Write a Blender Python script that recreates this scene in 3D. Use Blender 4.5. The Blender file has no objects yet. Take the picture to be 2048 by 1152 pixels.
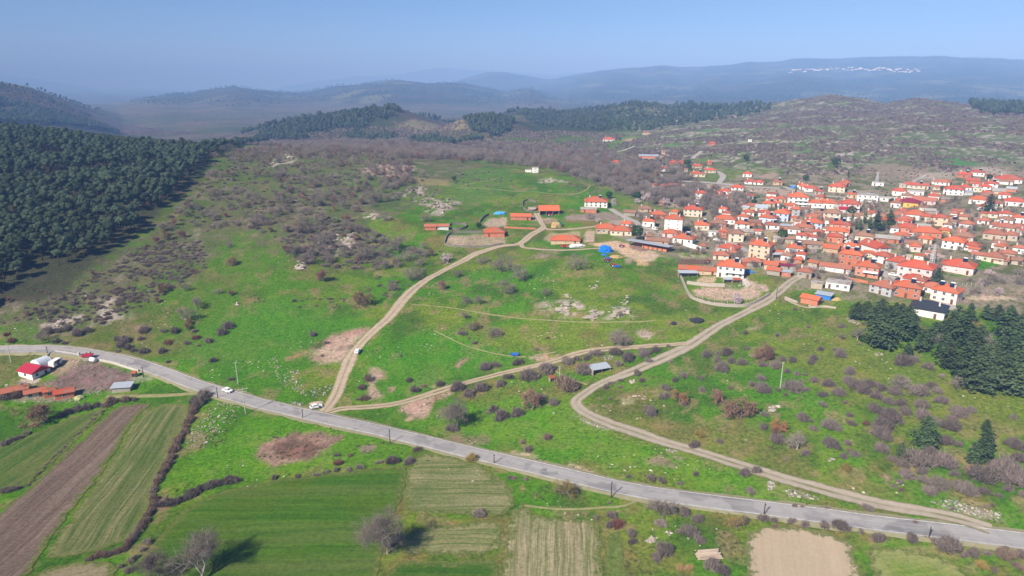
import bpy, bmesh, math, random
import numpy as np
from mathutils import Vector, Matrix, geometry

random.seed(7)
RNG = np.random.default_rng(11)
SC = bpy.context.scene
COL = SC.collection

# ------------------------------------------------------------------ camera
CAM_H = 110.0
FPX = 1365.0                      # focal length in pixels of the 2048 px wide photograph
PITCH = math.atan(406.0 / FPX)    # horizon lies 406 px above the middle
cam_d = bpy.data.cameras.new('camera'); cam_d.sensor_width = 36.0; cam_d.lens = FPX / 2048 * 36.0
cam_d.clip_start = 1.0; cam_d.clip_end = 60000.0
cam = bpy.data.objects.new('camera', cam_d); COL.objects.link(cam)
cam.location = (0, 0, CAM_H); cam.rotation_euler = (math.pi / 2 - PITCH, 0, 0)
SC.camera = cam

# ------------------------------------------------------------------ world, sun, exposure
SUN_EL = math.radians(39.0)
SUN_AZ = math.radians(40.0)       # shadows fall forward and 40 degrees to the right
w = bpy.data.worlds.new('World'); SC.world = w; w.use_nodes = True
nt = w.node_tree; nt.nodes.clear()
sky = nt.nodes.new('ShaderNodeTexSky'); sky.sky_type = 'NISHITA'; sky.sun_disc = False
sky.sun_elevation = SUN_EL; sky.sun_rotation = math.pi + SUN_AZ
sky.altitude = 0; sky.air_density = 0.6; sky.dust_density = 0.15; sky.ozone_density = 7.0
bg = nt.nodes.new('ShaderNodeBackground'); bg.inputs['Strength'].default_value = 0.078
wo = nt.nodes.new('ShaderNodeOutputWorld')
nt.links.new(sky.outputs[0], bg.inputs[0]); nt.links.new(bg.outputs[0], wo.inputs[0])
sun_d = bpy.data.lights.new('sun', 'SUN'); sun_d.energy = 4.8; sun_d.angle = math.radians(0.53); sun_d.color = (1.0, 0.93, 0.82)
sun = bpy.data.objects.new('sun', sun_d); COL.objects.link(sun)
sdir = Vector((-math.sin(SUN_AZ) * math.cos(SUN_EL), -math.cos(SUN_AZ) * math.cos(SUN_EL), math.sin(SUN_EL)))
sun.rotation_euler = sdir.to_track_quat('Z', 'Y').to_euler(); sun.location = (0, 0, 400)
SC.view_settings.view_transform = 'Standard'; SC.view_settings.look = 'None'
SC.view_settings.exposure = 0.68; SC.view_settings.gamma = 1.0; SC.view_settings.use_curve_mapping = False
SC.render.engine = 'CYCLES'
cy = SC.cycles
cy.use_denoising = True; cy.max_bounces = 4; cy.diffuse_bounces = 2; cy.glossy_bounces = 1; cy.transmission_bounces = 2
cy.volume_bounces = 0; cy.transparent_max_bounces = 4; cy.caustics_reflective = False; cy.caustics_refractive = False
cy.sample_clamp_indirect = 4.0

HAZE_DENSITY = 2.0e-4
HAZE_COLOR = (0.27, 0.50, 1.0)
HAZE_ABS = (0.18, 0.10, 0.0)        # red is lost more slowly than blue, as in clear air
HAZE_G = -0.25

# ------------------------------------------------------------------ pixel <-> world
CP, SP = math.cos(PITCH), math.sin(PITCH)
def ray(u, v):
    a = (np.asarray(u, float) - 1024.0) / FPX; b = (576.0 - np.asarray(v, float)) / FPX
    return a, CP + SP * b, -SP + CP * b            # x right, y ahead, z up
def project(x, y, z):
    zc = y * CP - (z - CAM_H) * SP
    yc = y * SP + (z - CAM_H) * CP
    return 1024 + FPX * x / zc, 576 - FPX * yc / zc, zc
def vnoise(x, y, seed=0):
    x = np.asarray(x, float); y = np.asarray(y, float)
    xi = np.floor(x).astype(np.int64); yi = np.floor(y).astype(np.int64)
    fx = x - xi; fy = y - yi; fx = fx * fx * (3 - 2 * fx); fy = fy * fy * (3 - 2 * fy)
    def h(i, j):
        n = (i * 374761393 + j * 668265263 + seed * 974711) & 0xFFFFFFFF
        n = ((n ^ (n >> 13)) * 1274126177) & 0xFFFFFFFF
        n = n ^ (n >> 16)
        return (n & 0xFFFFFF) / float(0xFFFFFF)
    a = h(xi, yi); b = h(xi + 1, yi); c = h(xi, yi + 1); d = h(xi + 1, yi + 1)
    return (a * (1 - fx) + b * fx) * (1 - fy) + (c * (1 - fx) + d * fx) * fy
def fbm(x, y, seed=0, oct=4):
    s = 0; a = 0.5
    for k in range(oct):
        s = s + a * vnoise(x * 2 ** k, y * 2 ** k, seed + k * 17); a *= 0.5
    return s / (1 - 0.5 ** oct)

# ------------------------------------------------------------------ terrain heights
ctl = []      # (theta, ln r, Z)
def cpx(u, v, Z):
    dx, dy, dz = ray(u, v); t = (Z - CAM_H) / dz
    ctl.append((math.atan2(dx, dy), math.log(t * math.hypot(dx, dy)), Z))
def cur(u, r, Z):
    dx, dy, dz = ray(u, 200); ctl.append((math.atan2(dx, dy), math.log(r), Z))
for p in [(-700,1300,0),(0,1180,0),(500,1180,0),(1024,1180,0),(1500,1180,1.5),(2048,1180,3),(2700,1250,4),
          (-300,705,2),(0,701,2),(256,723,1),(470,795,0),(640,836,0),(1024,926,1),(1536,1018,3),(2048,1083,5),(2450,1140,7),
          (1150,810,5),(1640,860,9),(1900,800,14),(2000,950,9),(2300,850,14),(1400,900,5),
          (700,680,6),(800,600,11),(950,510,17),(1050,485,19),(640,720,3),
          (1200,525,22),(1200,620,15),(1150,710,8),(1000,700,6),(1320,560,19),
          (1500,650,15),(1560,580,20),(1450,550,21),(1700,610,20),(1850,590,21),(2048,600,20),(2350,600,20),
          (1350,460,21),(1600,460,24),(1800,460,26),(2040,460,28),(2350,460,30),
          (1500,370,28),(1800,360,33),(2048,350,37),(2350,350,42),
          (1130,420,25),(900,465,22),(1000,380,30),(1060,350,34),
          (300,650,6),(60,640,8),(300,580,13),(60,590,12),(-250,600,13),
          (400,480,23),(560,450,27),(720,500,19),(560,540,17),(500,380,36),(640,310,47),(800,350,37),(920,330,38),(480,310,45),
          (100,500,23),(200,400,37),(100,310,51),(350,320,46),(-250,420,36),(0,256,61),(-300,285,60),(440,298,46),(230,279,54)]:
    cpx(*p)
for p in [(900,900,27),(1150,850,27),(1300,900,32),(640,850,36),(450,900,34),(250,1050,44),(700,1050,24),(1000,1100,27),
          (1500,850,40),(1700,820,42),(2000,900,50),(2300,900,58),(1500,1100,50),(1900,1150,62),(-200,1250,55),
          (300,1600,-5),(300,2500,-18),(600,2200,-12),(0,2500,-10),(-300,2500,10),(900,2200,0),(1300,2400,10),(1700,2400,20),(2300,2400,30),
          (-300,5000,-10),(300,5000,-20),(900,5000,-5),(1500,5000,40),(2300,5000,60),(-300,11000,0),(500,11000,0),(1200,11000,20),(2300,11000,70),
          (-300,22000,0),(1000,22000,0),(2300,22000,60)]:
    cur(*p)
ctl = np.array(ctl)
KB = 0.75
def _phi(d2): return 0.5 * d2 * np.log(d2 + 1e-12)
_A = np.c_[ctl[:, 0], ctl[:, 1] * KB]; _n = len(_A)
_K = _phi(((_A[:, None] - _A[None]) ** 2).sum(2)) + np.eye(_n) * 2e-4
_P = np.c_[np.ones(_n), _A]
_W = np.linalg.solve(np.block([[_K, _P], [_P.T, np.zeros((3, 3))]]), np.r_[ctl[:, 2], np.zeros(3)])
def base_h(th, lr):
    out = _W[_n] + _W[_n + 1] * th + _W[_n + 2] * lr * KB
    for i in range(_n):
        out = out + _W[i] * _phi((th - _A[i, 0]) ** 2 + (lr * KB - _A[i, 1]) ** 2)
    return out
RIDGES = [   # silhouette points in the photograph, distance in m, front and back width in ln r
    ([(-500,20),(-200,100),(0,165),(60,175),(100,190),(180,220),(260,247),(330,259),(400,266),(480,272)], 3000, .38, .25),
    ([(440,292),(520,264),(620,240),(690,224),(745,213),(790,214),(830,227),(880,247),(960,266)], 1500, .13, .2),
    ([(840,270),(920,240),(985,232),(1030,242),(1100,268)], 1280, .08, .15),
    ([(960,262),(1030,222),(1130,224),(1200,217),(1270,205),(1340,214),(1420,220),(1500,215),(1545,208),(1600,199),(1660,190),
      (1720,196),(1770,207),(1830,194),(1870,198),(1930,207),(2048,213),(2400,222)], 1650, .22, .15),
    ([(180,222),(270,199),(340,189),(380,191),(430,179),(470,177),(530,184),(600,189),(700,173),(780,161),(840,161),(900,166),
      (960,176),(1010,183),(1060,174),(1120,192),(1180,212)], 5600, .36, .3),
    ([(880,172),(950,153),(980,143),(1010,142),(1050,151),(1090,161),(1160,172)], 9500, .15, .3),
    ([(-400,150),(0,153),(60,158),(150,170),(260,192),(500,186),(600,166),(720,152),(800,149),(880,137),(960,141),(1100,150),(1300,135)], 20000, .2, .3),
    ([(1060,172),(1150,153),(1230,141),(1330,131),(1400,135),(1500,128),(1620,119),(1700,119),(1850,113),(1950,117),(2048,121),(2400,112)], 10000, .5, .3),
    ([(1380,182),(1480,172),(1600,158),(1700,168),(1800,172),(1920,165),(2048,175),(2400,170)], 5500, .22, .25),
]
def terrain_h(th, lr):
    B = base_h(th, lr); acc = 0
    for pts, r0, s1, s2 in RIDGES:
        ths = []; cs = []
        for (u, v) in pts:
            dx, dy, dz = ray(u, v); ths.append(math.atan2(dx, dy)); cs.append(CAM_H + r0 * dz / math.hypot(dx, dy))
        ths = np.array(ths); cs = np.array(cs)
        c = np.interp(th, ths, cs)
        fade = np.clip((th - (ths[0] - .05)) / .05, 0, 1) * np.clip(((ths[-1] + .05) - th) / .05, 0, 1)
        d = lr - math.log(r0) + 0.25 * s1 * (fbm(th * 14, th * 0 + r0, 5) - .5)
        g = np.where(d < 0, np.exp(-(d / s1) ** 2), np.exp(-(d / s2) ** 2))
        acc = acc + (np.maximum(c - B, 0) * g * fade) ** 3
    H = B + np.cbrt(acc)
    r = np.exp(lr); x = r * np.sin(th); y = r * np.cos(th)
    far = np.clip((r - 900) / 900, 0, 1)
    H = H + far * np.minimum(r * 0.006, 55) * (fbm(x / (60 + r * .05), y / (60 + r * .05), 3, 4) - .5) * 1.6
    H = H + np.clip((r - 150) / 300, 0, 1) * (1 - far) * 5.0 * (fbm(x / 70, y / 70, 9, 3) - .5)
    H = H + np.clip(r / 400, .2, 1) * (1 - far) * 0.7 * (fbm(x / 9, y / 9, 21, 3) - .5)
    return H
TH0, TH1, NT = math.radians(-58), math.radians(58), 760
LR0, LR1, NR = math.log(42.0), math.log(26000.0), 740
DTH = (TH1 - TH0) / (NT - 1); DLR = (LR1 - LR0) / (NR - 1)
_tg, _lg = np.meshgrid(np.linspace(TH0, TH1, NT), np.linspace(LR0, LR1, NR))
HG = np.empty((NR, NT))
for k in range(0, NR, 60):
    HG[k:k + 60] = terrain_h(_tg[k:k + 60], _lg[k:k + 60])
def Hm(x, y):
    x = np.asarray(x, float); y = np.asarray(y, float)
    i = np.clip((np.arctan2(x, y) - TH0) / DTH, 0, NT - 1.001); j = np.clip((0.5 * np.log(x * x + y * y + 1e-9) - LR0) / DLR, 0, NR - 1.001)
    i0 = i.astype(int); j0 = j.astype(int); fi = i - i0; fj = j - j0
    return (HG[j0, i0] * (1 - fi) + HG[j0, i0 + 1] * fi) * (1 - fj) + (HG[j0 + 1, i0] * (1 - fi) + HG[j0 + 1, i0 + 1] * fi) * fj
_RS = np.exp(np.linspace(math.log(45), math.log(25500), 1900))
def unproj(u, v):
    """ground point seen at a photograph pixel"""
    dx, dy, dz = ray(u, v); h = math.hypot(dx, dy)
    x = _RS * dx / h; y = _RS * dy / h; z = CAM_H + _RS * dz / h
    d = z - Hm(x, y)
    k = np.argmax(d < 0)
    if d[k] >= 0: k = len(_RS) - 1
    a, b = _RS[max(k - 1, 0)], _RS[k]
    for _ in range(14):
        m = .5 * (a + b); mm = CAM_H + m * dz / h - Hm(m * dx / h, m * dy / h)
        if mm > 0: a = m
        else: b = m
    X, Y = b * dx / h, b * dy / h
    return float(X), float(Y), float(Hm(X, Y))
def depth_of(p): return p[1] * CP - (p[2] - CAM_H) * SP
def mpp(p): return depth_of(p) / FPX          # metres for one photograph pixel there
REG = {'A': (840,320,5.12), 'B': (1180,360,6.4), 'C': (1320,440,6.4), 'D': (1480,360,6.4), 'E': (1600,480,6.4), 'F': (1728,330,6.4),
       'G': (1728,420,6.4), 'I': (1160,250,5.12), 'P1': (0,640,4), 'P2': (0,864,4), 'P3': (512,640,4), 'P4': (512,864,4), 'P5': (1024,640,4),
       'P6': (1024,864,4), 'P7': (1536,576,4), 'P8': (1536,864,4), 'S5': (0,360,4), 'S6': (400,360,4), 'S7': (800,460,4), 'S8': (1160,500,4),
       'H2': (512,130,4), 'H3': (1024,90,4), 'H4': (1536,90,4), 'W': (0,690,9.29), 'PX': (0,0,1)}
def rp(reg, X, Y):
    o = REG[reg]; return o[0] + X / o[2], o[1] + Y / o[2]
def up(reg, X, Y): return unproj(*rp(reg, X, Y))

# ------------------------------------------------------------------ materials
MATS = {}
def new_mat(name):
    m = bpy.data.materials.new(name); m.use_nodes = True; n = m.node_tree; n.nodes.clear()
    o = n.nodes.new('ShaderNodeOutputMaterial'); b = n.nodes.new('ShaderNodeBsdfPrincipled')
    n.links.new(b.outputs[0], o.inputs[0]); b.inputs['Roughness'].default_value = .9
    b.inputs['Specular IOR Level'].default_value = .0
    MATS[name] = m
    return m, n, b
def N(n, t, **kw):
    x = n.nodes.new(t)
    for k, v in kw.items(): setattr(x, k, v)
    return x
def mix(n, f, a, b, mode='MIX'):
    x = n.nodes.new('ShaderNodeMix'); x.data_type = 'RGBA'; x.blend_type = mode
    for s, v in ((x.inputs[0], f), (x.inputs[6], a), (x.inputs[7], b)):
        if hasattr(v, 'is_linked'): n.links.new(v, s)
        elif isinstance(v, (int, float)): s.default_value = v
        else: s.default_value = (*v[:3], 1)
    return x.outputs[2]
def maprange(n, v, a, b, c=0., d=1.):
    x = n.nodes.new('ShaderNodeMapRange'); n.links.new(v, x.inputs[0])
    for k, q in enumerate((a, b, c, d)): x.inputs[k + 1].default_value = q
    return x.outputs[0]
def noise(n, vec, scale, detail=3, rough=.6):
    x = n.nodes.new('ShaderNodeTexNoise'); x.inputs['Scale'].default_value = scale; x.inputs['Detail'].default_value = detail
    x.inputs['Roughness'].default_value = rough
    if vec is not None: n.links.new(vec, x.inputs['Vector'])
    return x.outputs[0]
def math_n(n, op, a, b):
    x = n.nodes.new('ShaderNodeMath'); x.operation = op
    for s, v in ((x.inputs[0], a), (x.inputs[1], b)):
        if hasattr(v, 'is_linked'): n.links.new(v, s)
        else: s.default_value = v
    return x.outputs[0]
def simple(name, c, c2=None, scale=1.5, rand=.12, rough=.9, metal=0., patch=.5):
    """plain colour with blotches of a second colour and a value that differs from object to object"""
    if name in MATS: return MATS[name]
    m, n, b = new_mat(name)
    tc = N(n, 'ShaderNodeTexCoord'); c2 = c2 or tuple(x * .7 for x in c)
    f = maprange(n, noise(n, tc.outputs['Object'], scale, 4), .35, .7)
    col = mix(n, math_n(n, 'MULTIPLY', f, patch), c, c2)
    oi = N(n, 'ShaderNodeObjectInfo')
    v = maprange(n, oi.outputs['Random'], 0, 1, 1 - rand, 1 + rand)
    h = N(n, 'ShaderNodeHueSaturation'); n.links.new(v, h.inputs['Value']); n.links.new(col, h.inputs['Color'])
    n.links.new(h.outputs[0], b.inputs['Base Color'])
    b.inputs['Roughness'].default_value = rough; b.inputs['Metallic'].default_value = metal
    return m

# ------------------------------------------------------------------ object helpers
def tag(o, label=None, cat=None, group=None, kind=None):
    if label: o['label'] = label
    if cat: o['category'] = cat
    if group: o['group'] = group
    if kind: o['kind'] = kind
    return o
def mesh_np(name, V, F, mats, midx=None, smooth=False):
    me = bpy.data.meshes.new(name); me.from_pydata([tuple(map(float, p)) for p in V], [], F)
    for m in (mats if isinstance(mats, (list, tuple)) else [mats]): me.materials.append(m)
    if midx is not None: me.polygons.foreach_set('material_index', midx)
    if smooth: me.polygons.foreach_set('use_smooth', [True] * len(me.polygons))
    me.update(); return me
def link(name, me, parent=None, loc=None, rz=0., sc=None):
    o = bpy.data.objects.new(name, me); COL.objects.link(o)
    if parent is not None: o.parent = parent
    if loc is not None: o.location = loc
    if rz: o.rotation_euler = (0, 0, rz)
    if sc is not None: o.scale = sc if isinstance(sc, (tuple, list)) else (sc, sc, sc)
    return o
class MB:
    """collects boxes, tubes and prisms; build() links them as one mesh object"""
    def __init__(s): s.V = []; s.F = []; s.M = []
    def add(s, V, F, m=0):
        k = len(s.V); s.V += [tuple(p) for p in V]; s.F += [tuple(i + k for i in f) for f in F]; s.M += [m] * len(F); return s
    def box(s, x0, x1, y0, y1, z0, z1, m=0):
        return s.add([(x0,y0,z0),(x1,y0,z0),(x1,y1,z0),(x0,y1,z0),(x0,y0,z1),(x1,y0,z1),(x1,y1,z1),(x0,y1,z1)],
                     [(0,3,2,1),(4,5,6,7),(0,1,5,4),(1,2,6,5),(2,3,7,6),(3,0,4,7)], m)
    def prism(s, poly, y0, y1, m=0):
        """poly in (x, z) pulled along y"""
        n = len(poly); V = [(x, y0, z) for x, z in poly] + [(x, y1, z) for x, z in poly]
        F = [tuple(range(n)), tuple(range(2 * n - 1, n - 1, -1))] + [(i + n, (i + 1) % n + n, (i + 1) % n, i) for i in range(n)]
        return s.add(V, [tuple(reversed(f)) for f in F] if False else F, m)
    def tube(s, p0, p1, r0, r1, n=6, m=0, cap=True):
        p0 = Vector(p0); p1 = Vector(p1); d = (p1 - p0); q = d.to_track_quat('Z', 'Y')
        V = []
        for p, r in ((p0, r0), (p1, r1)):
            for k in range(n):
                a = 2 * math.pi * k / n; V.append(p + q @ Vector((r * math.cos(a), r * math.sin(a), 0)))
        F = [(k, (k + 1) % n, (k + 1) % n + n, k + n) for k in range(n)]
        if cap: F += [tuple(range(n - 1, -1, -1)), tuple(range(n, 2 * n))]
        return s.add(V, F, m)
    def mesh(s, name, mats, smooth=False): return mesh_np(name, s.V, s.F, mats, s.M, smooth)
    def build(s, name, mats, parent=None, loc=None, rz=0., smooth=False): return link(name, s.mesh(name, mats, smooth), parent, loc, rz)
def empty(name, loc, rz=0.):
    o = bpy.data.objects.new(name, None); COL.objects.link(o); o.location = loc; o.rotation_euler = (0, 0, rz); o.empty_display_size = .5
    return o
def copy_tree(o, parent=None):
    c = o.copy(); COL.objects.link(c); c.parent = parent
    for ch in o.children: copy_tree(ch, c)
    return c

# ================================================================== GROUND
TX = np.exp(_lg) * np.sin(_tg); TY = np.exp(_lg) * np.cos(_tg)
fx, fy = TX.ravel(), TY.ravel(); fz = HG.ravel(); fr = np.hypot(fx, fy)
PU, PV, _ = project(fx, fy, fz)
def lerp(a, b, t): return a + (b - a) * t[:, None]
def sstep(a, b, x):
    t = np.clip((x - a) / (b - a), 0, 1); return t * t * (3 - 2 * t)
A3 = lambda *c: np.array(c, float)[None, :]
n30 = fbm(fx / 30, fy / 30, 31); n8 = fbm(fx / 8, fy / 8, 32); n90 = fbm(fx / 110, fy / 110, 33); n3 = fbm(fx / 3, fy / 3, 34, 2)
grass = lerp(np.repeat(A3(.070, .190, .010), len(fx), 0), A3(.125, .195, .020), sstep(.42, .66, n30))
grass = lerp(grass, A3(.05, .135, .012), sstep(.5, .75, n8) * .8)
grass = lerp(grass, A3(.19, .155, .05), sstep(.50, .68, .5 * n8 + .5 * n90) * .75)
grass = lerp(grass, A3(.038, .095, .012), sstep(.52, .66, fbm(fx / 16, fy / 16, 35)) * .55)
grass = lerp(grass, A3(.23, .18, .09), sstep(.60, .70, fbm(fx / 6, fy / 6, 36)) * .6)
col = grass.copy()
scrub = lerp(np.repeat(A3(.115, .10, .066), len(fx), 0), A3(.085, .12, .035), sstep(.45, .62, n30))
scrub = lerp(scrub, A3(.21, .185, .14), sstep(.58, .74, n8) * .8)
def world_poly(reg, pts):
    return np.array([up(reg, *p)[:2] for p in pts])
def sdist(poly, x, y):
    """signed distance to a closed polygon, positive inside"""
    d = np.full(x.shape, 1e9); ins = np.zeros(x.shape, bool); n = len(poly)
    for i in range(n):
        ax, ay = poly[i]; bx, by = poly[(i + 1) % n]; ex, ey = bx - ax, by - ay
        t = np.clip(((x - ax) * ex + (y - ay) * ey) / (ex * ex + ey * ey + 1e-9), 0, 1)
        d = np.minimum(d, np.hypot(x - ax - t * ex, y - ay - t * ey))
        c = ((ay > y) != (by > y)) & (x < (bx - ax) * (y - ay) / (by - ay + 1e-12) + ax); ins ^= c
    return np.where(ins, d, -d)
def mask(reg, pts, soft, rag=1.0):
    P = world_poly(reg, pts); m = np.zeros(len(fx))
    pad = soft * 3 + 5; s = (fx > P[:, 0].min() - pad) & (fx < P[:, 0].max() + pad) & (fy > P[:, 1].min() - pad) & (fy < P[:, 1].max() + pad)
    d = sdist(P, fx[s], fy[s]) + rag * soft * 2 * (n8[s] + n3[s] - 1)
    m[s] = sstep(-soft, soft, d); return m
def paint(reg, pts, c, soft=1.5, amt=1., rag=1., c2=None):
    global col
    m = mask(reg, pts, soft, rag) * amt
    if callable(c): cc = c
    t = np.repeat(A3(*c), len(fx), 0)
    if c2: t = lerp(t, A3(*c2), sstep(.4, .65, .5 * n3 + .5 * n8))
    col = lerp(col, t, m)
# --- left slope is olive and darkened for vignette and haze, far land turns to scrub, woods and pine
olive = lerp(np.repeat(A3(.085, .125, .025), len(fx), 0), A3(.16, .145, .06), sstep(.4, .65, n8))
col = lerp(col, olive, sstep(760, 380, PU) * (fr < 900) * (.35 + .5 * sstep(.4, .6, n30)) * sstep(740, 700, PV))
col = col * (1 - .10 * sstep(800, 300, PU) * sstep(720, 640, PV))[:, None]  # vignette and haze darkening multiplied into the left slope colour
m = mask('PX', [(-300,600),(0,560),(200,520),(330,450),(420,380),(480,300),(640,296),(900,315),(1000,330),(930,360),(820,420),(720,440),(700,500),
                (640,520),(560,500),(480,470),(420,520),(330,570),(200,640),(60,660),(-300,680)], 14, 1.4)
col = lerp(col, scrub, m * (.55 + .4 * sstep(.35, .6, n30)))
m = mask('PX', [(480,286),(640,296),(800,318),(1000,318),(1120,345),(1200,372),(1260,392),(1340,395),(1480,385),(1340,330),(1200,300),(1000,280),(700,270)], 14)
col = lerp(col, np.repeat(A3(.125, .10, .075), len(fx), 0), m * .85)
# right-hand rocky hill
m = sstep(620, 780, fr) * sstep(1180, 1330, PU)
rocky = lerp(lerp(scrub, A3(.11, .15, .06), sstep(.48, .6, n90) * .7), A3(.40, .37, .33), sstep(.50, .62, .5 * n8 + .5 * n3) * (.35 + .6 * sstep(.45, .6, n30)))
col = lerp(col, rocky, m * .92)
farland = lerp(np.repeat(A3(.10, .085, .062), len(fx), 0), A3(.045, .06, .03), sstep(.42, .58, fbm(fx / 160, fy / 160, 41)))
farland = lerp(farland, np.repeat(A3(.03, .042, .028), len(fx), 0), sstep(2000, 2300, fr) * sstep(8, 40, fz) * (.55 + .4 * sstep(.4, .6, fbm(fx / 500, fy / 500, 45))))
farland = lerp(farland, A3(.15, .16, .07), sstep(.62, .72, fbm(fx / 240, fy / 240, 43)) * .7)
col = lerp(col, farland, sstep(950, 1250, fr) * (1 - .95 * sstep(1180, 1330, PU) * (fr < 2200)))
plain = lerp(np.repeat(A3(.12, .10, .075), len(fx), 0), A3(.07, .085, .045), sstep(.4, .6, fbm(fx / 200, fy / 70, 47)))
col = lerp(col, plain, sstep(1700, 2000, fr) * sstep(8000, 6500, fr) * sstep(1250, 1000, PU) * sstep(26, 8, fz))
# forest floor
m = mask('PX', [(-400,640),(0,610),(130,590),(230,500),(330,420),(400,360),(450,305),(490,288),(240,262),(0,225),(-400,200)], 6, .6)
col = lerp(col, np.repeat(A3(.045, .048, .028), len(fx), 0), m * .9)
# village ground
m = mask('PX', [(1215,440),(1330,395),(1480,350),(1800,335),(2150,325),(2400,420),(2400,640),(2060,640),(1900,610),(1700,598),(1590,575),(1540,545),(1440,540),(1330,515),(1270,495),(1230,470)], 6)
vil = lerp(np.repeat(A3(.25, .21, .155), len(fx), 0), A3(.11, .125, .05), sstep(.5, .62, n8)); vil = lerp(vil, A3(.36, .31, .25), sstep(.55, .75, n30))
col = lerp(col, vil, m * .85)
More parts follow.
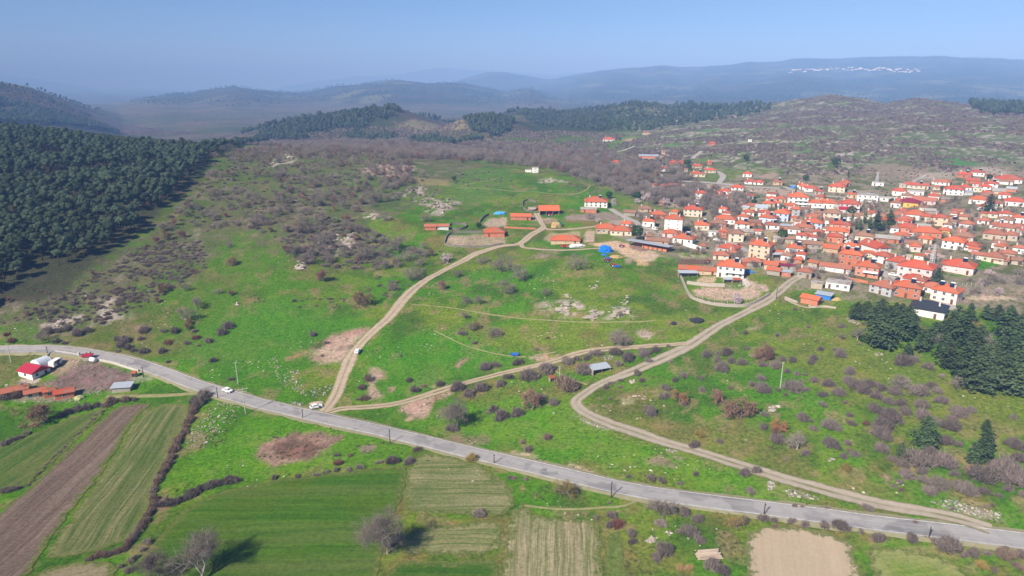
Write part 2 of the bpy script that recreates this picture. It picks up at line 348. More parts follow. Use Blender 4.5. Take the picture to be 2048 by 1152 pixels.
# --- patches: bare soil, plots, meadows (photograph outlines laid on the ground)
TAN = (.38, .30, .215); SOIL = (.27, .19, .13); DARK = (.135, .09, .065); STRAW = (.40, .32, .20); LIME = (.09, .235, .010); BRIGHT = (.055, .20, .010)
for reg, pts, c, soft, amt, c2 in [
    ('PX', [(1160,812),(1240,860),(1330,900),(1480,935),(1600,990),(1500,1000),(1330,960),(1200,930),(1060,890),(900,860),(760,845),(900,835),(1010,790),(1080,800)], LIME, 6, .75, None),
    ('PX', [(700,760),(760,700),(850,660),(1000,690),(1100,715),(900,760),(780,800),(700,805)], BRIGHT, 6, .7, None),
    ('PX', [(420,640),(560,600),(760,640),(700,690),(620,700),(560,780),(470,760),(360,720)], (.055,.185,.012), 8, .6, None),
    ('PX', [(330,960),(400,900),(500,830),(620,840),(820,890),(810,930),(520,960),(400,985)], LIME, 4, .7, None),
    ('PX', [(1170,840),(1300,830),(1500,860),(1700,960),(1900,1000),(1700,985),(1450,915),(1290,868)], (.17,.16,.05), 8, .6, None),
    ('PX', [(1560,690),(1720,640),(1900,740),(2048,800),(2048,900),(1800,860),(1640,760)], (.15,.17,.035), 10, .5, None),
    ('PX', [(-100,712),(0,708),(90,708),(110,720),(60,760),(0,770),(-100,790)], (.12,.13,.04), 3, .7, None),
    ('P3', [(445,255),(480,210),(600,130),(780,90),(900,70),(890,120),(800,200),(770,280),(700,350),(520,350)], TAN, 2.2, 1, (.30,.21,.15)),
    ('P3', [(440,215),(520,165),(560,180),(500,240)], (.05,.09,.02), 1, .9, None),
    ('P3', [(660,235),(780,200),(790,225),(690,245)], DARK, .8, .9, None),
    ('P3', [(225,310),(400,250),(410,262),(250,325)], (.33,.20,.12), .8, .8, None),
    ('P3', [(900,380),(980,385),(1030,430),(1000,470),(940,510),(970,560),(1030,610),(890,640),(900,520)], TAN, 1.2, 1, SOIL),
    ('P3', [(1050,540),(1120,530),(1100,575),(1050,575)], SOIL, .7, .9, TAN),
    ('P3', [(1580,370),(1640,310),(1705,315),(1650,350),(1620,390)], SOIL, .7, .9, None),
    ('P3', [(1130,720),(1250,640),(1520,540),(1550,590),(1440,650),(1330,780),(1210,800),(1220,750)], (.30,.20,.13), 1.5, 1, (.40,.30,.22)),
    ('P3', [(1400,520),(1440,540),(1420,545)], TAN, .5, 1, None),
    ('P3', [(520,700),(640,690),(620,760),(520,760)], TAN, 1.2, .9, None),
    ('P3', [(1520,920),(1700,910),(1900,940),(1880,1000),(1560,985)], (.20,.15,.10), 1.5, .7, None),
    ('P4', [(10,120),(120,60),(300,10),(520,10),(680,40),(620,110),(440,220),(150,280),(20,230)], (.30,.21,.15), 1.5, 1, (.20,.14,.10)),
    ('P4', [(90,130),(300,40),(420,70),(560,130),(400,220),(200,215)], DARK, 1.2, .95, (.20,.12,.08)),
    ('P4', [(830,120),(890,95),(970,115),(940,160),(850,170)], (.24,.18,.14), .8, .9, None),
    ('P5', [(150,300),(250,285),(370,290),(330,330),(200,330)], (.45,.29,.17), 1, .9, TAN),
    ('P5', [(1000,90),(1060,80),(1140,110),(1100,155),(1010,130)], (.42,.33,.28), 1, .8, None),
    ('P5', [(820,210),(920,195),(1010,215),(900,230)], (.42,.33,.24), .8, .8, None),
    ('P5', [(860,650),(930,620),(960,660),(900,690)], (.33,.31,.17), 1, .7, None),
    ('P5', [(1880,60),(1960,55),(1970,75),(1890,75)], TAN, .6, .7, None),
    ('P5', [(500,700),(600,760),(830,880),(760,880),(560,810),(480,760)], (.30,.30,.20), 1.5, .6, None),
    ('P6', [(1050,220),(1180,180),(1260,230),(1380,280),(1280,290),(1120,255)], (.24,.18,.13), 1, .8, None),
    ('P6', [(1260,170),(1380,200),(1380,240),(1290,210)], (.26,.20,.15), .8, .7, None),
    ('P6', [(0,165),(120,160),(220,205),(140,200),(0,185)], (.45,.36,.26), .6, .9, None),
    ('P6', [(430,240),(520,270),(680,330),(650,340),(480,290)], (.44,.36,.25), .5, .8, None),
    ('P8', [(900,340),(960,340),(1000,380),(950,395)], SOIL, .6, .9, None),
    ('P8', [(1380,570),(1500,550),(1600,580),(1850,690),(1700,720),(1480,640)], (.30,.30,.19), 2, .6, None),
    ('P1', [(350,520),(640,350),(700,330),(790,340),(1080,430),(1060,480),(900,570),(560,570)], (.155,.115,.095), 1.2, 1, (.20,.155,.13)),
    ('P1', [(420,270),(640,295),(660,330),(560,400),(480,440),(400,440),(400,330)], (.33,.26,.18), 1.2, .9, (.24,.18,.12)),
    ('P1', [(180,470),(330,480),(270,520),(130,510)], (.42,.38,.33), .5, .9, None),
    ('P1', [(120,560),(600,570),(640,620),(540,650),(100,650)], (.24,.20,.15), 1, .8, None),
    ('P1', [(1000,450),(1200,440),(1240,470),(1100,500)], (.30,.29,.22), 1, .7, None),
    ('P2', [(1200,560),(1300,500),(1400,560),(1300,640)], (.22,.15,.10), 1, .8, None),
    # gardens and yards round the farm
    ('A', [(260,850),(300,780),(640,760),(880,780),(870,860),(620,890),(330,880)], (.36,.30,.20), .8, .95, (.28,.24,.15)),
    ('A', [(640,650),(720,595),(890,590),(880,680),(690,690)], (.40,.33,.23), .8, .95, None),
    ('A', [(1480,575),(1900,530),(2040,560),(2030,625),(1500,615)], (.28,.225,.18), .8, .95, None),
    ('A', [(1270,800),(1340,750),(1650,730),(1640,800),(1300,840)], (.33,.30,.17), .8, .9, None),
    ('A', [(1690,725),(1795,720),(1780,840),(1680,840)], (.44,.34,.25), .6, .95, None),
    ('A', [(1060,590),(1180,560),(1260,600),(1420,600),(1380,650),(1280,650)], (.30,.20,.14), .8, .8, TAN),
    ('A', [(1100,480),(1190,480),(1200,520),(1120,520)], (.48,.40,.30), .6, .9, None),
    ('A', [(1150,970),(1260,930),(1460,935),(1300,1030),(1130,1000)], (.30,.23,.17), .8, .8, (.12,.17,.03)),
    ('B', [(0,820),(130,800),(330,780),(600,840),(900,960),(820,1040),(640,1050),(480,990),(330,900),(200,880)], (.50,.395,.28), 1.2, 1, (.58,.42,.24)),
    ('B', [(440,1005),(550,1010),(540,1070),(450,1060)], (.34,.27,.20), .6, .9, None),
    ('B', [(600,1055),(750,1050),(740,1100),(590,1090)], (.55,.38,.20), .6, .8, None),
    ('B', [(520,820),(800,900),(640,920),(500,870)], (.22,.15,.11), .6, .9, None),
    ('B', [(1110,1010),(1490,1015),(1560,1080),(1130,1080)], DARK, .5, .95, None),
    ('B', [(1130,940),(1400,930),(1500,960),(1480,1000),(1150,1000)], (.42,.35,.24), .6, .9, LIME),
    ('B', [(310,180),(520,200),(540,290),(330,310)], (.11,.17,.03), 1, .8, None),
    ('B', [(780,340),(1180,350),(1190,400),(800,380)], (.14,.18,.05), .8, .9, None),
    ('C', [(400,900),(480,870),(1000,870),(1180,870),(1330,930),(1240,1010),(900,1030),(640,1000),(460,960)], (.42,.335,.235), .8, 1, (.36,.28,.19)),
    ('C', [(480,760),(560,715),(740,720),(700,810),(470,800)], (.46,.36,.22), .6, .95, None),
    ('C', [(1060,800),(1180,790),(1380,850),(1400,920),(1200,880)], (.42,.34,.25), .6, .9, None),
    ('C', [(1040,760),(1120,750),(1160,830),(1110,865),(1060,830)], (.52,.47,.42), .3, 1, None),
    ('C', [(1330,150),(1500,140),(1690,200),(1700,290),(1480,330),(1330,250)], (.36,.29,.14), .8, .9, (.44,.33,.13)),
    ('E', [(1100,90),(1240,80),(1430,180),(1180,190)], (.27,.26,.12), .8, .9, None),
    ('E', [(1240,80),(1400,110),(1640,210),(1440,215)], (.11,.19,.02), .8, .9, None),
    ('G', [(780,520),(900,515),(1050,590),(1000,620),(850,600)], (.44,.37,.29), .8, .9, None),
    ('G', [(500,620),(700,610),(980,660),(960,700),(650,680)], (.17,.18,.03), .8, .9, None),
    ('G', [(1380,640),(1580,620),(1720,700),(1500,760),(1400,730)], BRIGHT, .8, .95, None),
    ('G', [(880,820),(1380,830),(1560,870),(1100,850)], (.075,.19,.015), .8, .9, None),
    ('G', [(1000,850),(1700,880),(1740,960),(1100,960),(1000,930)], (.18,.17,.10), .8, .9, (.24,.20,.15)),
    ('G', [(1060,980),(1600,980),(1800,1060),(1780,1090),(1300,1090)], (.27,.225,.17), .8, .95, None),
    ('G', [(1320,1110),(1850,1100),(1960,1150),(1320,1152)], (.46,.38,.26), .6, .95, None),
    ('G', [(1700,800),(2100,850),(2100,980),(1900,960),(1720,880)], (.24,.20,.16), .8, .9, None),
    ('G', [(1920,590),(2100,580),(2100,700),(1900,680)], (.34,.30,.24), .8, .9, None),
    ('D', [(60,100),(600,130),(690,170),(560,200),(140,150)], (.40,.31,.23), 1, .9, None),
    ('D', [(760,330),(880,330),(960,400),(1100,420),(800,440)], (.40,.36,.32), .6, .9, None),
    ('D', [(1330,830),(1380,700),(1440,690),(1470,830)], (.42,.38,.33), .6, .95, None),
    ('I', [(530,560),(900,560),(980,600),(560,600)], (.22,.19,.15), 2, .9, None),
    ('I', [(980,600),(1400,600),(1700,640),(1100,650)], (.40,.34,.26), 2, .9, (.30,.26,.20)),
    ('I', [(200,100),(420,110),(700,120),(820,160),(560,220),(330,290),(250,280),(380,200)], (.12,.19,.045), 4, .85, None),
    ('I', [(440,150),(560,130),(690,170),(480,200)], (.36,.26,.17), 3, .9, None),
    ('I', [(340,320),(540,310),(600,370),(400,390)], (.06,.17,.05), 3, .9, None),
    ('I', [(570,310),(900,290),(860,350),(600,350)], (.34,.27,.20), 3, .8, None),
    ('I', [(1170,340),(1320,330),(1320,400),(1180,420)], (.12,.18,.04), 3, .8, None),
    ('I', [(850,200),(1010,185),(1010,215),(880,220)], (.09,.20,.05), 3, .8, None),
    ('I', [(1200,40),(1390,25),(1390,60),(1230,75)], (.09,.20,.06), 4, .8, None),
    ('I', [(1130,540),(1300,500),(1420,500),(1420,570),(1200,580)], (.14,.18,.06), 2, .7, None),
    ('I', [(1820,530),(1980,480),(2040,490),(1960,560)], (.36,.28,.20), 2, .8, None),
    ('H4', [(1390,900),(1480,895),(1700,970),(1420,970)], (.07,.20,.045), 4, .9, None),
    ('H4', [(750,970),(1000,945),(1250,1000),(1180,1090),(760,1030)], (.25,.21,.15), 5, .8, None),
    ('H4', [(150,790),(300,800),(490,860),(380,900),(180,850)], (.11,.20,.05), 5, .7, None),
    ('H2', [(840,850),(960,790),(1260,800),(1230,880),(1070,910),(960,880)], (.33,.26,.19), 3, .9, (.40,.32,.24)),
    ('H2', [(1100,490),(1450,470),(1750,490),(1700,530),(1250,540)], (.20,.20,.09), 8, .8, (.26,.22,.13)),
    ('H2', [(700,880),(860,900),(950,960),(840,1000),(700,960)], (.10,.17,.05), 4, .7, None),
    ('H2', [(1250,890),(1520,920),(1600,970),(1300,960)], (.25,.22,.10), 3, .7, None),
    ('H2', [(1560,960),(1700,830),(2040,830),(2040,1000),(1700,1150),(1560,1100)], (.085,.17,.03), 5, .7, None),
]:
    paint(reg, pts, c, soft, amt, 1., c2)
# rocks showing through the turf
rockm = np.zeros(len(fx))
for reg, pts in [('S6', [(880,560),(1000,450),(1150,400),(1250,420),(1240,540),(1050,600)]), ('S6', [(1760,180),(1860,120),(2040,220),(1930,290),(1800,250)]),
                 ('S6', [(1310,290),(1400,250),(1480,300),(1400,330)]), ('S7', [(1170,600),(1400,570),(1560,640),(1800,640),(1830,700),(1500,720),(1250,660)]),
                 ('H2', [(100,800),(240,690),(330,700),(300,790),(150,820)]), ('H2', [(1150,990),(1330,980),(1480,1060),(1640,1110),(1400,1152),(1200,1060)]),
                 ('S5', [(600,1090),(900,960),(1020,1100),(700,1152)]), ('P1', [(360,50),(520,0),(640,40),(430,75)]), ('A', [(1230,230),(1320,180),(1480,220),(1360,240)])]:
    rockm = np.maximum(rockm, mask(reg, pts, 3.5))
col = lerp(col, A3(.40, .36, .30), rockm * sstep(.48, .6, .5 * n3 + .5 * n8) * .85)
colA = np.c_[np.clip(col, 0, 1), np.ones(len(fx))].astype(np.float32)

me = bpy.data.meshes.new('ground'); me.vertices.add(NR * NT)
me.vertices.foreach_set('co', np.c_[fx, fy, fz].astype(np.float32).ravel())
jj, ii = np.meshgrid(np.arange(NR - 1), np.arange(NT - 1), indexing='ij'); q = (jj * NT + ii).ravel()
quad = np.c_[q, q + 1, q + NT + 1, q + NT].astype(np.int32)
me.loops.add(quad.size); me.polygons.add(len(quad))
me.loops.foreach_set('vertex_index', quad.ravel()); me.polygons.foreach_set('loop_start', np.arange(0, quad.size, 4, dtype=np.int32))
me.polygons.foreach_set('use_smooth', np.ones(len(quad), bool)); me.update(); me.validate()
at = me.color_attributes.new('Col', 'FLOAT_COLOR', 'POINT'); at.data.foreach_set('color', colA.ravel())
gm, n, b = new_mat('turf')
va = N(n, 'ShaderNodeAttribute', attribute_name='Col'); geo = N(n, 'ShaderNodeNewGeometry'); pos = geo.outputs['Position']
f1 = noise(n, pos, .9, 5, .7); f2 = noise(n, pos, .16, 4, .65); f3 = noise(n, pos, .03, 3)
c = mix(n, maprange(n, f1, .28, .72, .0, 1.), (.38, .42, .36), (1.62, 1.52, 1.6))
c = mix(n, 1., va.outputs['Color'], c, 'MULTIPLY')
f4 = noise(n, pos, .45, 5, .75)
c = mix(n, maprange(n, f4, .57, .72, 0, .55), c, mix(n, 1., va.outputs['Color'], (2.1, 1.35, 2.2), 'MULTIPLY'))
c = mix(n, maprange(n, f4, .46, .33, 0, .5), c, mix(n, 1., va.outputs['Color'], (.45, .62, .5), 'MULTIPLY'))
c = mix(n, maprange(n, f2, .50, .72, 0, .65), c, mix(n, 1., va.outputs['Color'], (1.7, 1.25, 1.6), 'MULTIPLY'))
c = mix(n, maprange(n, f3, .45, .7, 0, .4), c, mix(n, 1., c, (.72, .85, .75), 'MULTIPLY'))
n.links.new(c, b.inputs['Base Color']); b.inputs['Roughness'].default_value = 1; b.inputs['Specular IOR Level'].default_value = 0
bu = N(n, 'ShaderNodeBump'); bu.inputs['Strength'].default_value = .5; bu.inputs['Distance'].default_value = .5; n.links.new(f1, bu.inputs['Height']); n.links.new(bu.outputs[0], b.inputs['Normal'])
me.materials.append(gm)
ground = link('ground', me); tag(ground, 'rolling green and scrubby ground running back to the hazy hills', None, None, 'structure')

# ================================================================== sheets laid on the ground
def densify(P, step):
    out = []
    for i in range(len(P)):
        a = np.array(P[i]); b_ = np.array(P[(i + 1) % len(P)]); k = max(1, int(np.hypot(*(b_ - a)) / step))
        for j in range(k): out.append(a + (b_ - a) * j / k)
    return np.array(out)
def smooth_closed(P, it=2):
    P = np.array(P, float)
    for _ in range(it):
        Q = np.empty((2 * len(P), 2)); nx = np.roll(P, -1, 0); Q[0::2] = .75 * P + .25 * nx; Q[1::2] = .25 * P + .75 * nx; P = Q
    return P
def sheet(name, reg, pts, mat, lift=.12, rows=None, step=2.2, label=None, rag=.9):
    P = smooth_closed(np.array([up(reg, *p)[:2] for p in pts]), 2); P = densify(P, 1.5)
    P = P + rag * 2 * (np.c_[vnoise(P[:, 0] * .5, P[:, 1] * .5, 3), vnoise(P[:, 0] * .5, P[:, 1] * .5, 4)] - .5)
    gx, gy = np.meshgrid(np.arange(P[:, 0].min(), P[:, 0].max(), step), np.arange(P[:, 1].min(), P[:, 1].max(), step)); gx = gx.ravel(); gy = gy.ravel()
    s = sdist(P, gx, gy) > step * .5; pts2 = [Vector(p) for p in P] + [Vector((a, c_)) for a, c_ in zip(gx[s], gy[s])]
    V, _, F, *_r = geometry.delaunay_2d_cdt(pts2, [], [list(range(len(P)))], 1, 1e-4)
    X = np.array([v[:] for v in V]); Z = Hm(X[:, 0], X[:, 1])
    # stay above the facets of the ground sheet
    for ox, oy in ((.7, 0), (-.7, 0), (0, .7), (0, -.7)): Z = np.maximum(Z, Hm(X[:, 0] + ox, X[:, 1] + oy) - .05)
    me = mesh_np(name, np.c_[X, Z + lift], [tuple(f) for f in F], mat, None, True)
    if rows:
        a = np.array(up(reg, *rows[0])[:2]); d = np.array(up(reg, *rows[1])[:2]) - a; d /= np.hypot(*d); nn = np.array([-d[1], d[0]])
        uvl = me.uv_layers.new(name='UVMap'); li = np.empty(len(me.loops), np.int32); me.loops.foreach_get('vertex_index', li)
        uv = np.c_[(X - a) @ nn, (X - a) @ d][li]; uvl.data.foreach_set('uv', uv.astype(np.float32).ravel())
    e = me.attributes.new('edge', 'FLOAT', 'POINT'); e.data.foreach_set('value', np.maximum(sdist(P, X[:, 0], X[:, 1]), 0).astype(np.float32))
    o = link(name, me); tag(o, label, None, None, 'structure'); return o
def crop_mat(name, c1, c2, c3, row=1.2, streak=.5, edge_c=None, edge_w=3., patch=None, pscale=.05, bump=.3, mott=1.):
    """drilled or ploughed rows: streaks that run along the rows, broken up by patches"""
    m, n, b = new_mat(name)
    tc = N(n, 'ShaderNodeTexCoord'); mp = N(n, 'ShaderNodeMapping'); gw = N(n, 'ShaderNodeNewGeometry')
    cw = N(n, 'ShaderNodeCombineXYZ'); n.links.new(maprange(n, noise(n, gw.outputs['Position'], .035, 2), .2, .8, -1.1, 1.1), cw.inputs[0]); wa = N(n, 'ShaderNodeVectorMath'); n.links.new(tc.outputs['UV'], wa.inputs[0]); n.links.new(cw.outputs[0], wa.inputs[1]); n.links.new(wa.outputs[0], mp.inputs[0])
    mp.inputs['Scale'].default_value = (1 / row, .03 / row, 1)
    s1 = noise(n, mp.outputs[0], 1.0, 4, .75)
    mp2 = N(n, 'ShaderNodeMapping'); n.links.new(wa.outputs[0], mp2.inputs[0]); mp2.inputs['Scale'].default_value = (.22 / row, .012 / row, 1)
    s2 = noise(n, mp2.outputs[0], 1.0, 3, .6)
    geo = N(n, 'ShaderNodeNewGeometry'); p1 = noise(n, geo.outputs['Position'], pscale, 4, .6); p2 = noise(n, geo.outputs['Position'], 1.1, 4, .7)
    c = mix(n, maprange(n, s1, .42, .58), c1, c2)
    c = mix(n, math_n(n, 'MULTIPLY', maprange(n, s2, .45, .66), streak), c, c3)
    if patch: c = mix(n, maprange(n, p1, .45, .68, 0, .85), c, mix(n, maprange(n, s1, .35, .65, .2, .8), patch, c))
    if edge_c:
        ed = N(n, 'ShaderNodeAttribute', attribute_name='edge'); e = math_n(n, 'ADD', ed.outputs['Fac'], math_n(n, 'MULTIPLY', p2, edge_w * .8))
        c = mix(n, maprange(n, e, edge_w * .5, edge_w * 1.3, .55, 0), c, edge_c)
    eg = N(n, 'ShaderNodeAttribute', attribute_name='edge'); p3 = noise(n, geo.outputs['Position'], .45, 5, .75)
    e2 = math_n(n, 'SUBTRACT', eg.outputs['Fac'], math_n(n, 'MULTIPLY', math_n(n, 'SUBTRACT', p3, .36), 9.))
    c = mix(n, maprange(n, e2, -.5, .5, .9, 0), c, mix(n, maprange(n, p2, .35, .65), (.075, .135, .016), (.15, .15, .05)))
    c = mix(n, maprange(n, p2, .3, .7), mix(n, 1., c, (1 - .3 * mott,) * 3, 'MULTIPLY'), mix(n, 1., c, (1 + .25 * mott,) * 3, 'MULTIPLY'))
    n.links.new(c, b.inputs['Base Color']); b.inputs['Roughness'].default_value = 1; b.inputs['Specular IOR Level'].default_value = 0
    bu = N(n, 'ShaderNodeBump'); bu.inputs['Strength'].default_value = bump; bu.inputs['Distance'].default_value = .35; n.links.new(s1, bu.inputs['Height']); n.links.new(bu.outputs[0], b.inputs['Normal'])
    return m
PALE = (.27, .25, .12)
sheet('field', 'PX', [(-120,930),(0,893),(100,855),(205,813),(214,818),(172,862),(110,920),(45,978),(0,985),(-120,1010)],
      crop_mat('crop_dark', (.05,.105,.018), (.11,.15,.035), (.19,.17,.07), .8, .55, (.13,.14,.05), 3, (.04,.10,.014)), .12, ((0,950),(200,815)), label='young green crop field at the left edge below the brown tree')
sheet('field', 'PX', [(224,813),(290,806),(303,808),(282,828),(262,845),(205,945),(150,1012),(112,1062),(55,1150),(30,1200),(-160,1260),(-160,1140),(0,1028),(47,985),(114,922),(178,866)],
      crop_mat('ploughed', (.165,.122,.094), (.115,.084,.065), (.235,.18,.14), .9, .65, (.14,.13,.07), 2.5), .12, ((20,1060),(262,830)), label='ploughed mauve brown field strip between two green crop strips')
sheet('field', 'PX', [(318,808),(350,806),(380,808),(378,830),(352,880),(331,930),(306,982),(300,1020),(266,1072),(240,1090),(180,1106),(95,1118),(86,1113),(130,1052),(200,958),(266,848),(288,828)],
      crop_mat('crop_rows', (.08,.115,.03), (.21,.20,.09), (.055,.10,.016), 1.25, .7, PALE, 3, (.06,.125,.015)), .12, ((130,1090),(330,815)), label='striped green field strip with wheel tracks beside the dark hedge')
sheet('field', 'PX', [(395,1003),(440,985),(520,966),(610,953),(700,943),(790,931),(818,933),(812,960),(806,990),(778,1036),(768,1100),(752,1150),(745,1210),(270,1210),(285,1150),(300,1105),(330,1058),(362,1028)],
      crop_mat('crop_lush', (.042,.115,.009), (.075,.155,.013), (.14,.155,.05), 1.8, .5, (.12,.15,.04), 2.5, (.10,.12,.014), .035), .12, ((420,1040),(800,1035)), label='large lush green crop field behind the bare trees')
sheet('field', 'PX', [(836,905),(880,910),(940,925),(985,945),(1018,970),(1028,990),(1020,1028),(960,1031),(880,1030),(806,1022),(808,1000),(818,945)],
      crop_mat('crop_thin', (.23,.22,.10), (.085,.13,.026), (.32,.28,.16), 1.1, .6, PALE, 2.5, (.06,.125,.018), .06), .12, ((830,985),(1010,985)), label='thin pale green field right of the tall bare tree')
sheet('field', 'PX', [(800,1072),(860,1052),(930,1047),(1006,1044),(1004,1075),(1000,1108),(900,1109),(790,1109)],
      crop_mat('crop_thin_2', (.24,.23,.10), (.11,.15,.04), (.33,.28,.16), .9, .6, PALE, 2.5), .12, ((810,1085),(990,1085)), label='small pale striped plot below the thin green field')
sheet('field', 'PX', [(775,1126),(880,1124),(1000,1119),(998,1160),(995,1215),(760,1215)],
      crop_mat('crop_deep', (.04,.105,.01), (.065,.13,.014), (.12,.17,.03), 1.2, .4, (.12,.16,.04), 2), .12, ((780,1145),(990,1142)), label='deep green strip of crop at the bottom edge')
sheet('field', 'PX', [(1030,1012),(1054,1006),(1060,1034),(1105,1033),(1150,1041),(1192,1040),(1204,1060),(1205,1215),(990,1215),(1002,1160),(1010,1100),(1022,1045)],
      crop_mat('stubble', (.38,.32,.20), (.15,.165,.06), (.27,.21,.13), 1.1, .5, None, 3, (.10,.15,.03), .05), .12, ((1105,1150),(1108,1050)), label='pale stubble field with vertical rows at the bottom edge')
sheet('field', 'PX', [(1212,1068),(1246,1064),(1246,1100),(1253,1150),(1262,1215),(1208,1215)],
      crop_mat('crop_strip', (.08,.165,.02), (.13,.19,.04), (.20,.21,.08), .8, .5, (.22,.22,.08), 1.5), .12, ((1230,1140),(1230,1070)), label='narrow green crop strip right of the stubble field')
sheet('field', 'PX', [(1489,1070),(1515,1058),(1560,1053),(1630,1061),(1685,1074),(1708,1103),(1720,1152),(1730,1215),(1500,1215),(1492,1120)],
      crop_mat('bare_soil', (.42,.335,.235), (.39,.31,.215), (.45,.36,.26), .7, .4, (.36,.29,.18), 1.2, None, .05, .06, .25), .12, ((1600,1150),(1590,1070)), label='smooth tan ploughed field at the bottom edge')
sheet('field', 'PX', [(1730,1098),(1760,1092),(1810,1096),(1870,1110),(1920,1132),(1945,1160),(1955,1215),(1752,1215),(1738,1135)],
      crop_mat('crop_oval', (.13,.21,.03), (.19,.235,.05), (.10,.19,.02), .9, .5, (.33,.28,.14), 7), .12, ((1780,1150),(1900,1130)), label='rounded green field with a straw coloured rim at the bottom')
sheet('field', 'PX', [(70,1140),(150,1128),(226,1120),(232,1152),(215,1215),(20,1215)],
      crop_mat('fallow', (.27,.23,.14), (.22,.19,.11), (.19,.20,.07), 1.0, .5, (.17,.18,.06), 2), .12, ((90,1170),(220,1140)), label='brown fallow corner at the bottom left')

def catmull(P, per=6):
    P = np.array(P, float); Q = np.vstack([2 * P[0] - P[1], P, 2 * P[-1] - P[-2]]); out = []
    for i in range(1, len(Q) - 2):
        for t in np.linspace(0, 1, per, endpoint=False):
            a, b_, c_, d = Q[i - 1], Q[i], Q[i + 1], Q[i + 2]
            out.append(.5 * ((2 * b_) + (-a + c_) * t + (2 * a - 5 * b_ + 4 * c_ - d) * t * t + (-a + 3 * b_ - 3 * c_ + d) * t ** 3))
    out.append(P[-1]); return np.array(out)
ROADS = []
def resample(P, step):
    s = np.r_[0, np.cumsum(np.hypot(*np.diff(P, axis=0).T))]; t = np.linspace(0, s[-1], max(2, int(s[-1] / step)))
    return np.c_[np.interp(t, s, P[:, 0]), np.interp(t, s, P[:, 1])], t
def ribbon(name, reg, pts, width, mat, lift, label, cols=6, step=1.5, rag=0., wv=0.):
    P = catmull([up(reg, *p)[:2] for p in pts], 5); P, t = resample(P, step); ROADS.append((P, width))
    d = np.gradient(P, axis=0); d /= np.hypot(d[:, 0], d[:, 1])[:, None]; nn = np.c_[-d[:, 1], d[:, 0]]
    V = []; UV = []
    for k in range(cols + 1):
        s = k / cols - .5; W = width * (1 + wv * (vnoise(t / 14, t * 0, 5) - .5))
        off = s * W
        if k in (0, cols): off = off + np.sign(s) * rag * (fbm(t / 2.2, t * 0 + k, 8, 3) - .5) * 2
        Q = P + nn * np.asarray(off)[:, None]; z = Hm(Q[:, 0], Q[:, 1])
        V.append(np.c_[Q, z]); UV.append(np.c_[np.full(len(t), k / cols), t])
    V = np.array(V); z = V[:, :, 2]
    zz = z.copy()
    if cols >= 4 and width > 3: zz = np.maximum(zz, np.mean(z, 0)[None, :] - .05)
    V[:, :, 2] = zz + lift
    V[0, :, 2] -= lift * .8; V[-1, :, 2] -= lift * .8
    m_ = len(t); F = [(k * m_ + i, k * m_ + i + 1, (k + 1) * m_ + i + 1, (k + 1) * m_ + i) for k in range(cols) for i in range(m_ - 1)]
    F = [tuple(reversed(f)) for f in F]
    me = mesh_np(name, V.reshape(-1, 3), F, mat, None, True)
    uvl = me.uv_layers.new(name='UVMap'); li = np.empty(len(me.loops), np.int32); me.loops.foreach_get('vertex_index', li)
    uvl.data.foreach_set('uv', np.array(UV).reshape(-1, 2)[li].astype(np.float32).ravel())
    return tag(link(name, me), label, None, None, 'structure')
# asphalt with worn wheel lanes
ma, n, b = new_mat('asphalt')
uv = N(n, 'ShaderNodeTexCoord'); sx = N(n, 'ShaderNodeSeparateXYZ'); n.links.new(uv.outputs['UV'], sx.inputs[0]); geo = N(n, 'ShaderNodeNewGeometry')
mp = N(n, 'ShaderNodeMapping'); n.links.new(uv.outputs['UV'], mp.inputs[0]); mp.inputs['Scale'].default_value = (9, .05, 1)
s1 = noise(n, mp.outputs[0], 1., 4, .7); s2 = noise(n, geo.outputs['Position'], .35, 5, .7); s3 = noise(n, geo.outputs['Position'], .05, 3)
c = mix(n, maprange(n, s1, .3, .7), (.27, .26, .255), (.37, .36, .35)); c = mix(n, maprange(n, s2, .5, .72, 0, .7), c, (.19, .185, .18)); c = mix(n, math_n(n, 'MULTIPLY', maprange(n, noise(n, geo.outputs['Position'], .09, 2), .56, .6), maprange(n, s1, .3, .6)), c, (.17, .168, .17)); c = mix(n, maprange(n, s3, .4, .65, 0, .5), c, (.36, .34, .33))
n.links.new(c, b.inputs['Base Color']); b.inputs['Roughness'].default_value = .85
mw, n, b = new_mat('road_paint'); geo = N(n, 'ShaderNodeNewGeometry')
c = mix(n, maprange(n, noise(n, geo.outputs['Position'], .8, 4, .8), .38, .62), (.62, .61, .58), (.38, .37, .36)); n.links.new(c, b.inputs['Base Color'])
def dirt_mat(name, c1, c2, ruts, edge):
    m, n, b = new_mat(name)
    uv = N(n, 'ShaderNodeTexCoord'); sx = N(n, 'ShaderNodeSeparateXYZ'); n.links.new(uv.outputs['UV'], sx.inputs[0]); geo = N(n, 'ShaderNodeNewGeometry'); P = geo.outputs['Position']
    a = math_n(n, 'ABSOLUTE', math_n(n, 'SUBTRACT', sx.outputs[0], .5), 0)          # 0 at the crown, .5 at the edge
    nz = noise(n, P, .55, 5, .7); nz2 = noise(n, P, .12, 3)
    c = mix(n, maprange(n, nz, .3, .7), c1, c2)
    a2 = math_n(n, 'ADD', a, math_n(n, 'MULTIPLY', math_n(n, 'SUBTRACT', nz, .5), .22))
    if ruts:
        mid = math_n(n, 'MULTIPLY', maprange(n, a2, .05, .13, 1, 0), maprange(n, nz2, .35, .6, .25, 1)); c = mix(n, math_n(n, 'MULTIPLY', mid, ruts), c, (.14, .15, .05))
    c = mix(n, maprange(n, a2, .36, .47), c, edge)
    n.links.new(c, b.inputs['Base Color']); b.inputs['Roughness'].default_value = 1; b.inputs['Specular IOR Level'].default_value = 0
    bu = N(n, 'ShaderNodeBump'); bu.inputs['Strength'].default_value = .4; bu.inputs['Distance'].default_value = .3; n.links.new(nz, bu.inputs['Height']); n.links.new(bu.outputs[0], b.inputs['Normal'])
    return m
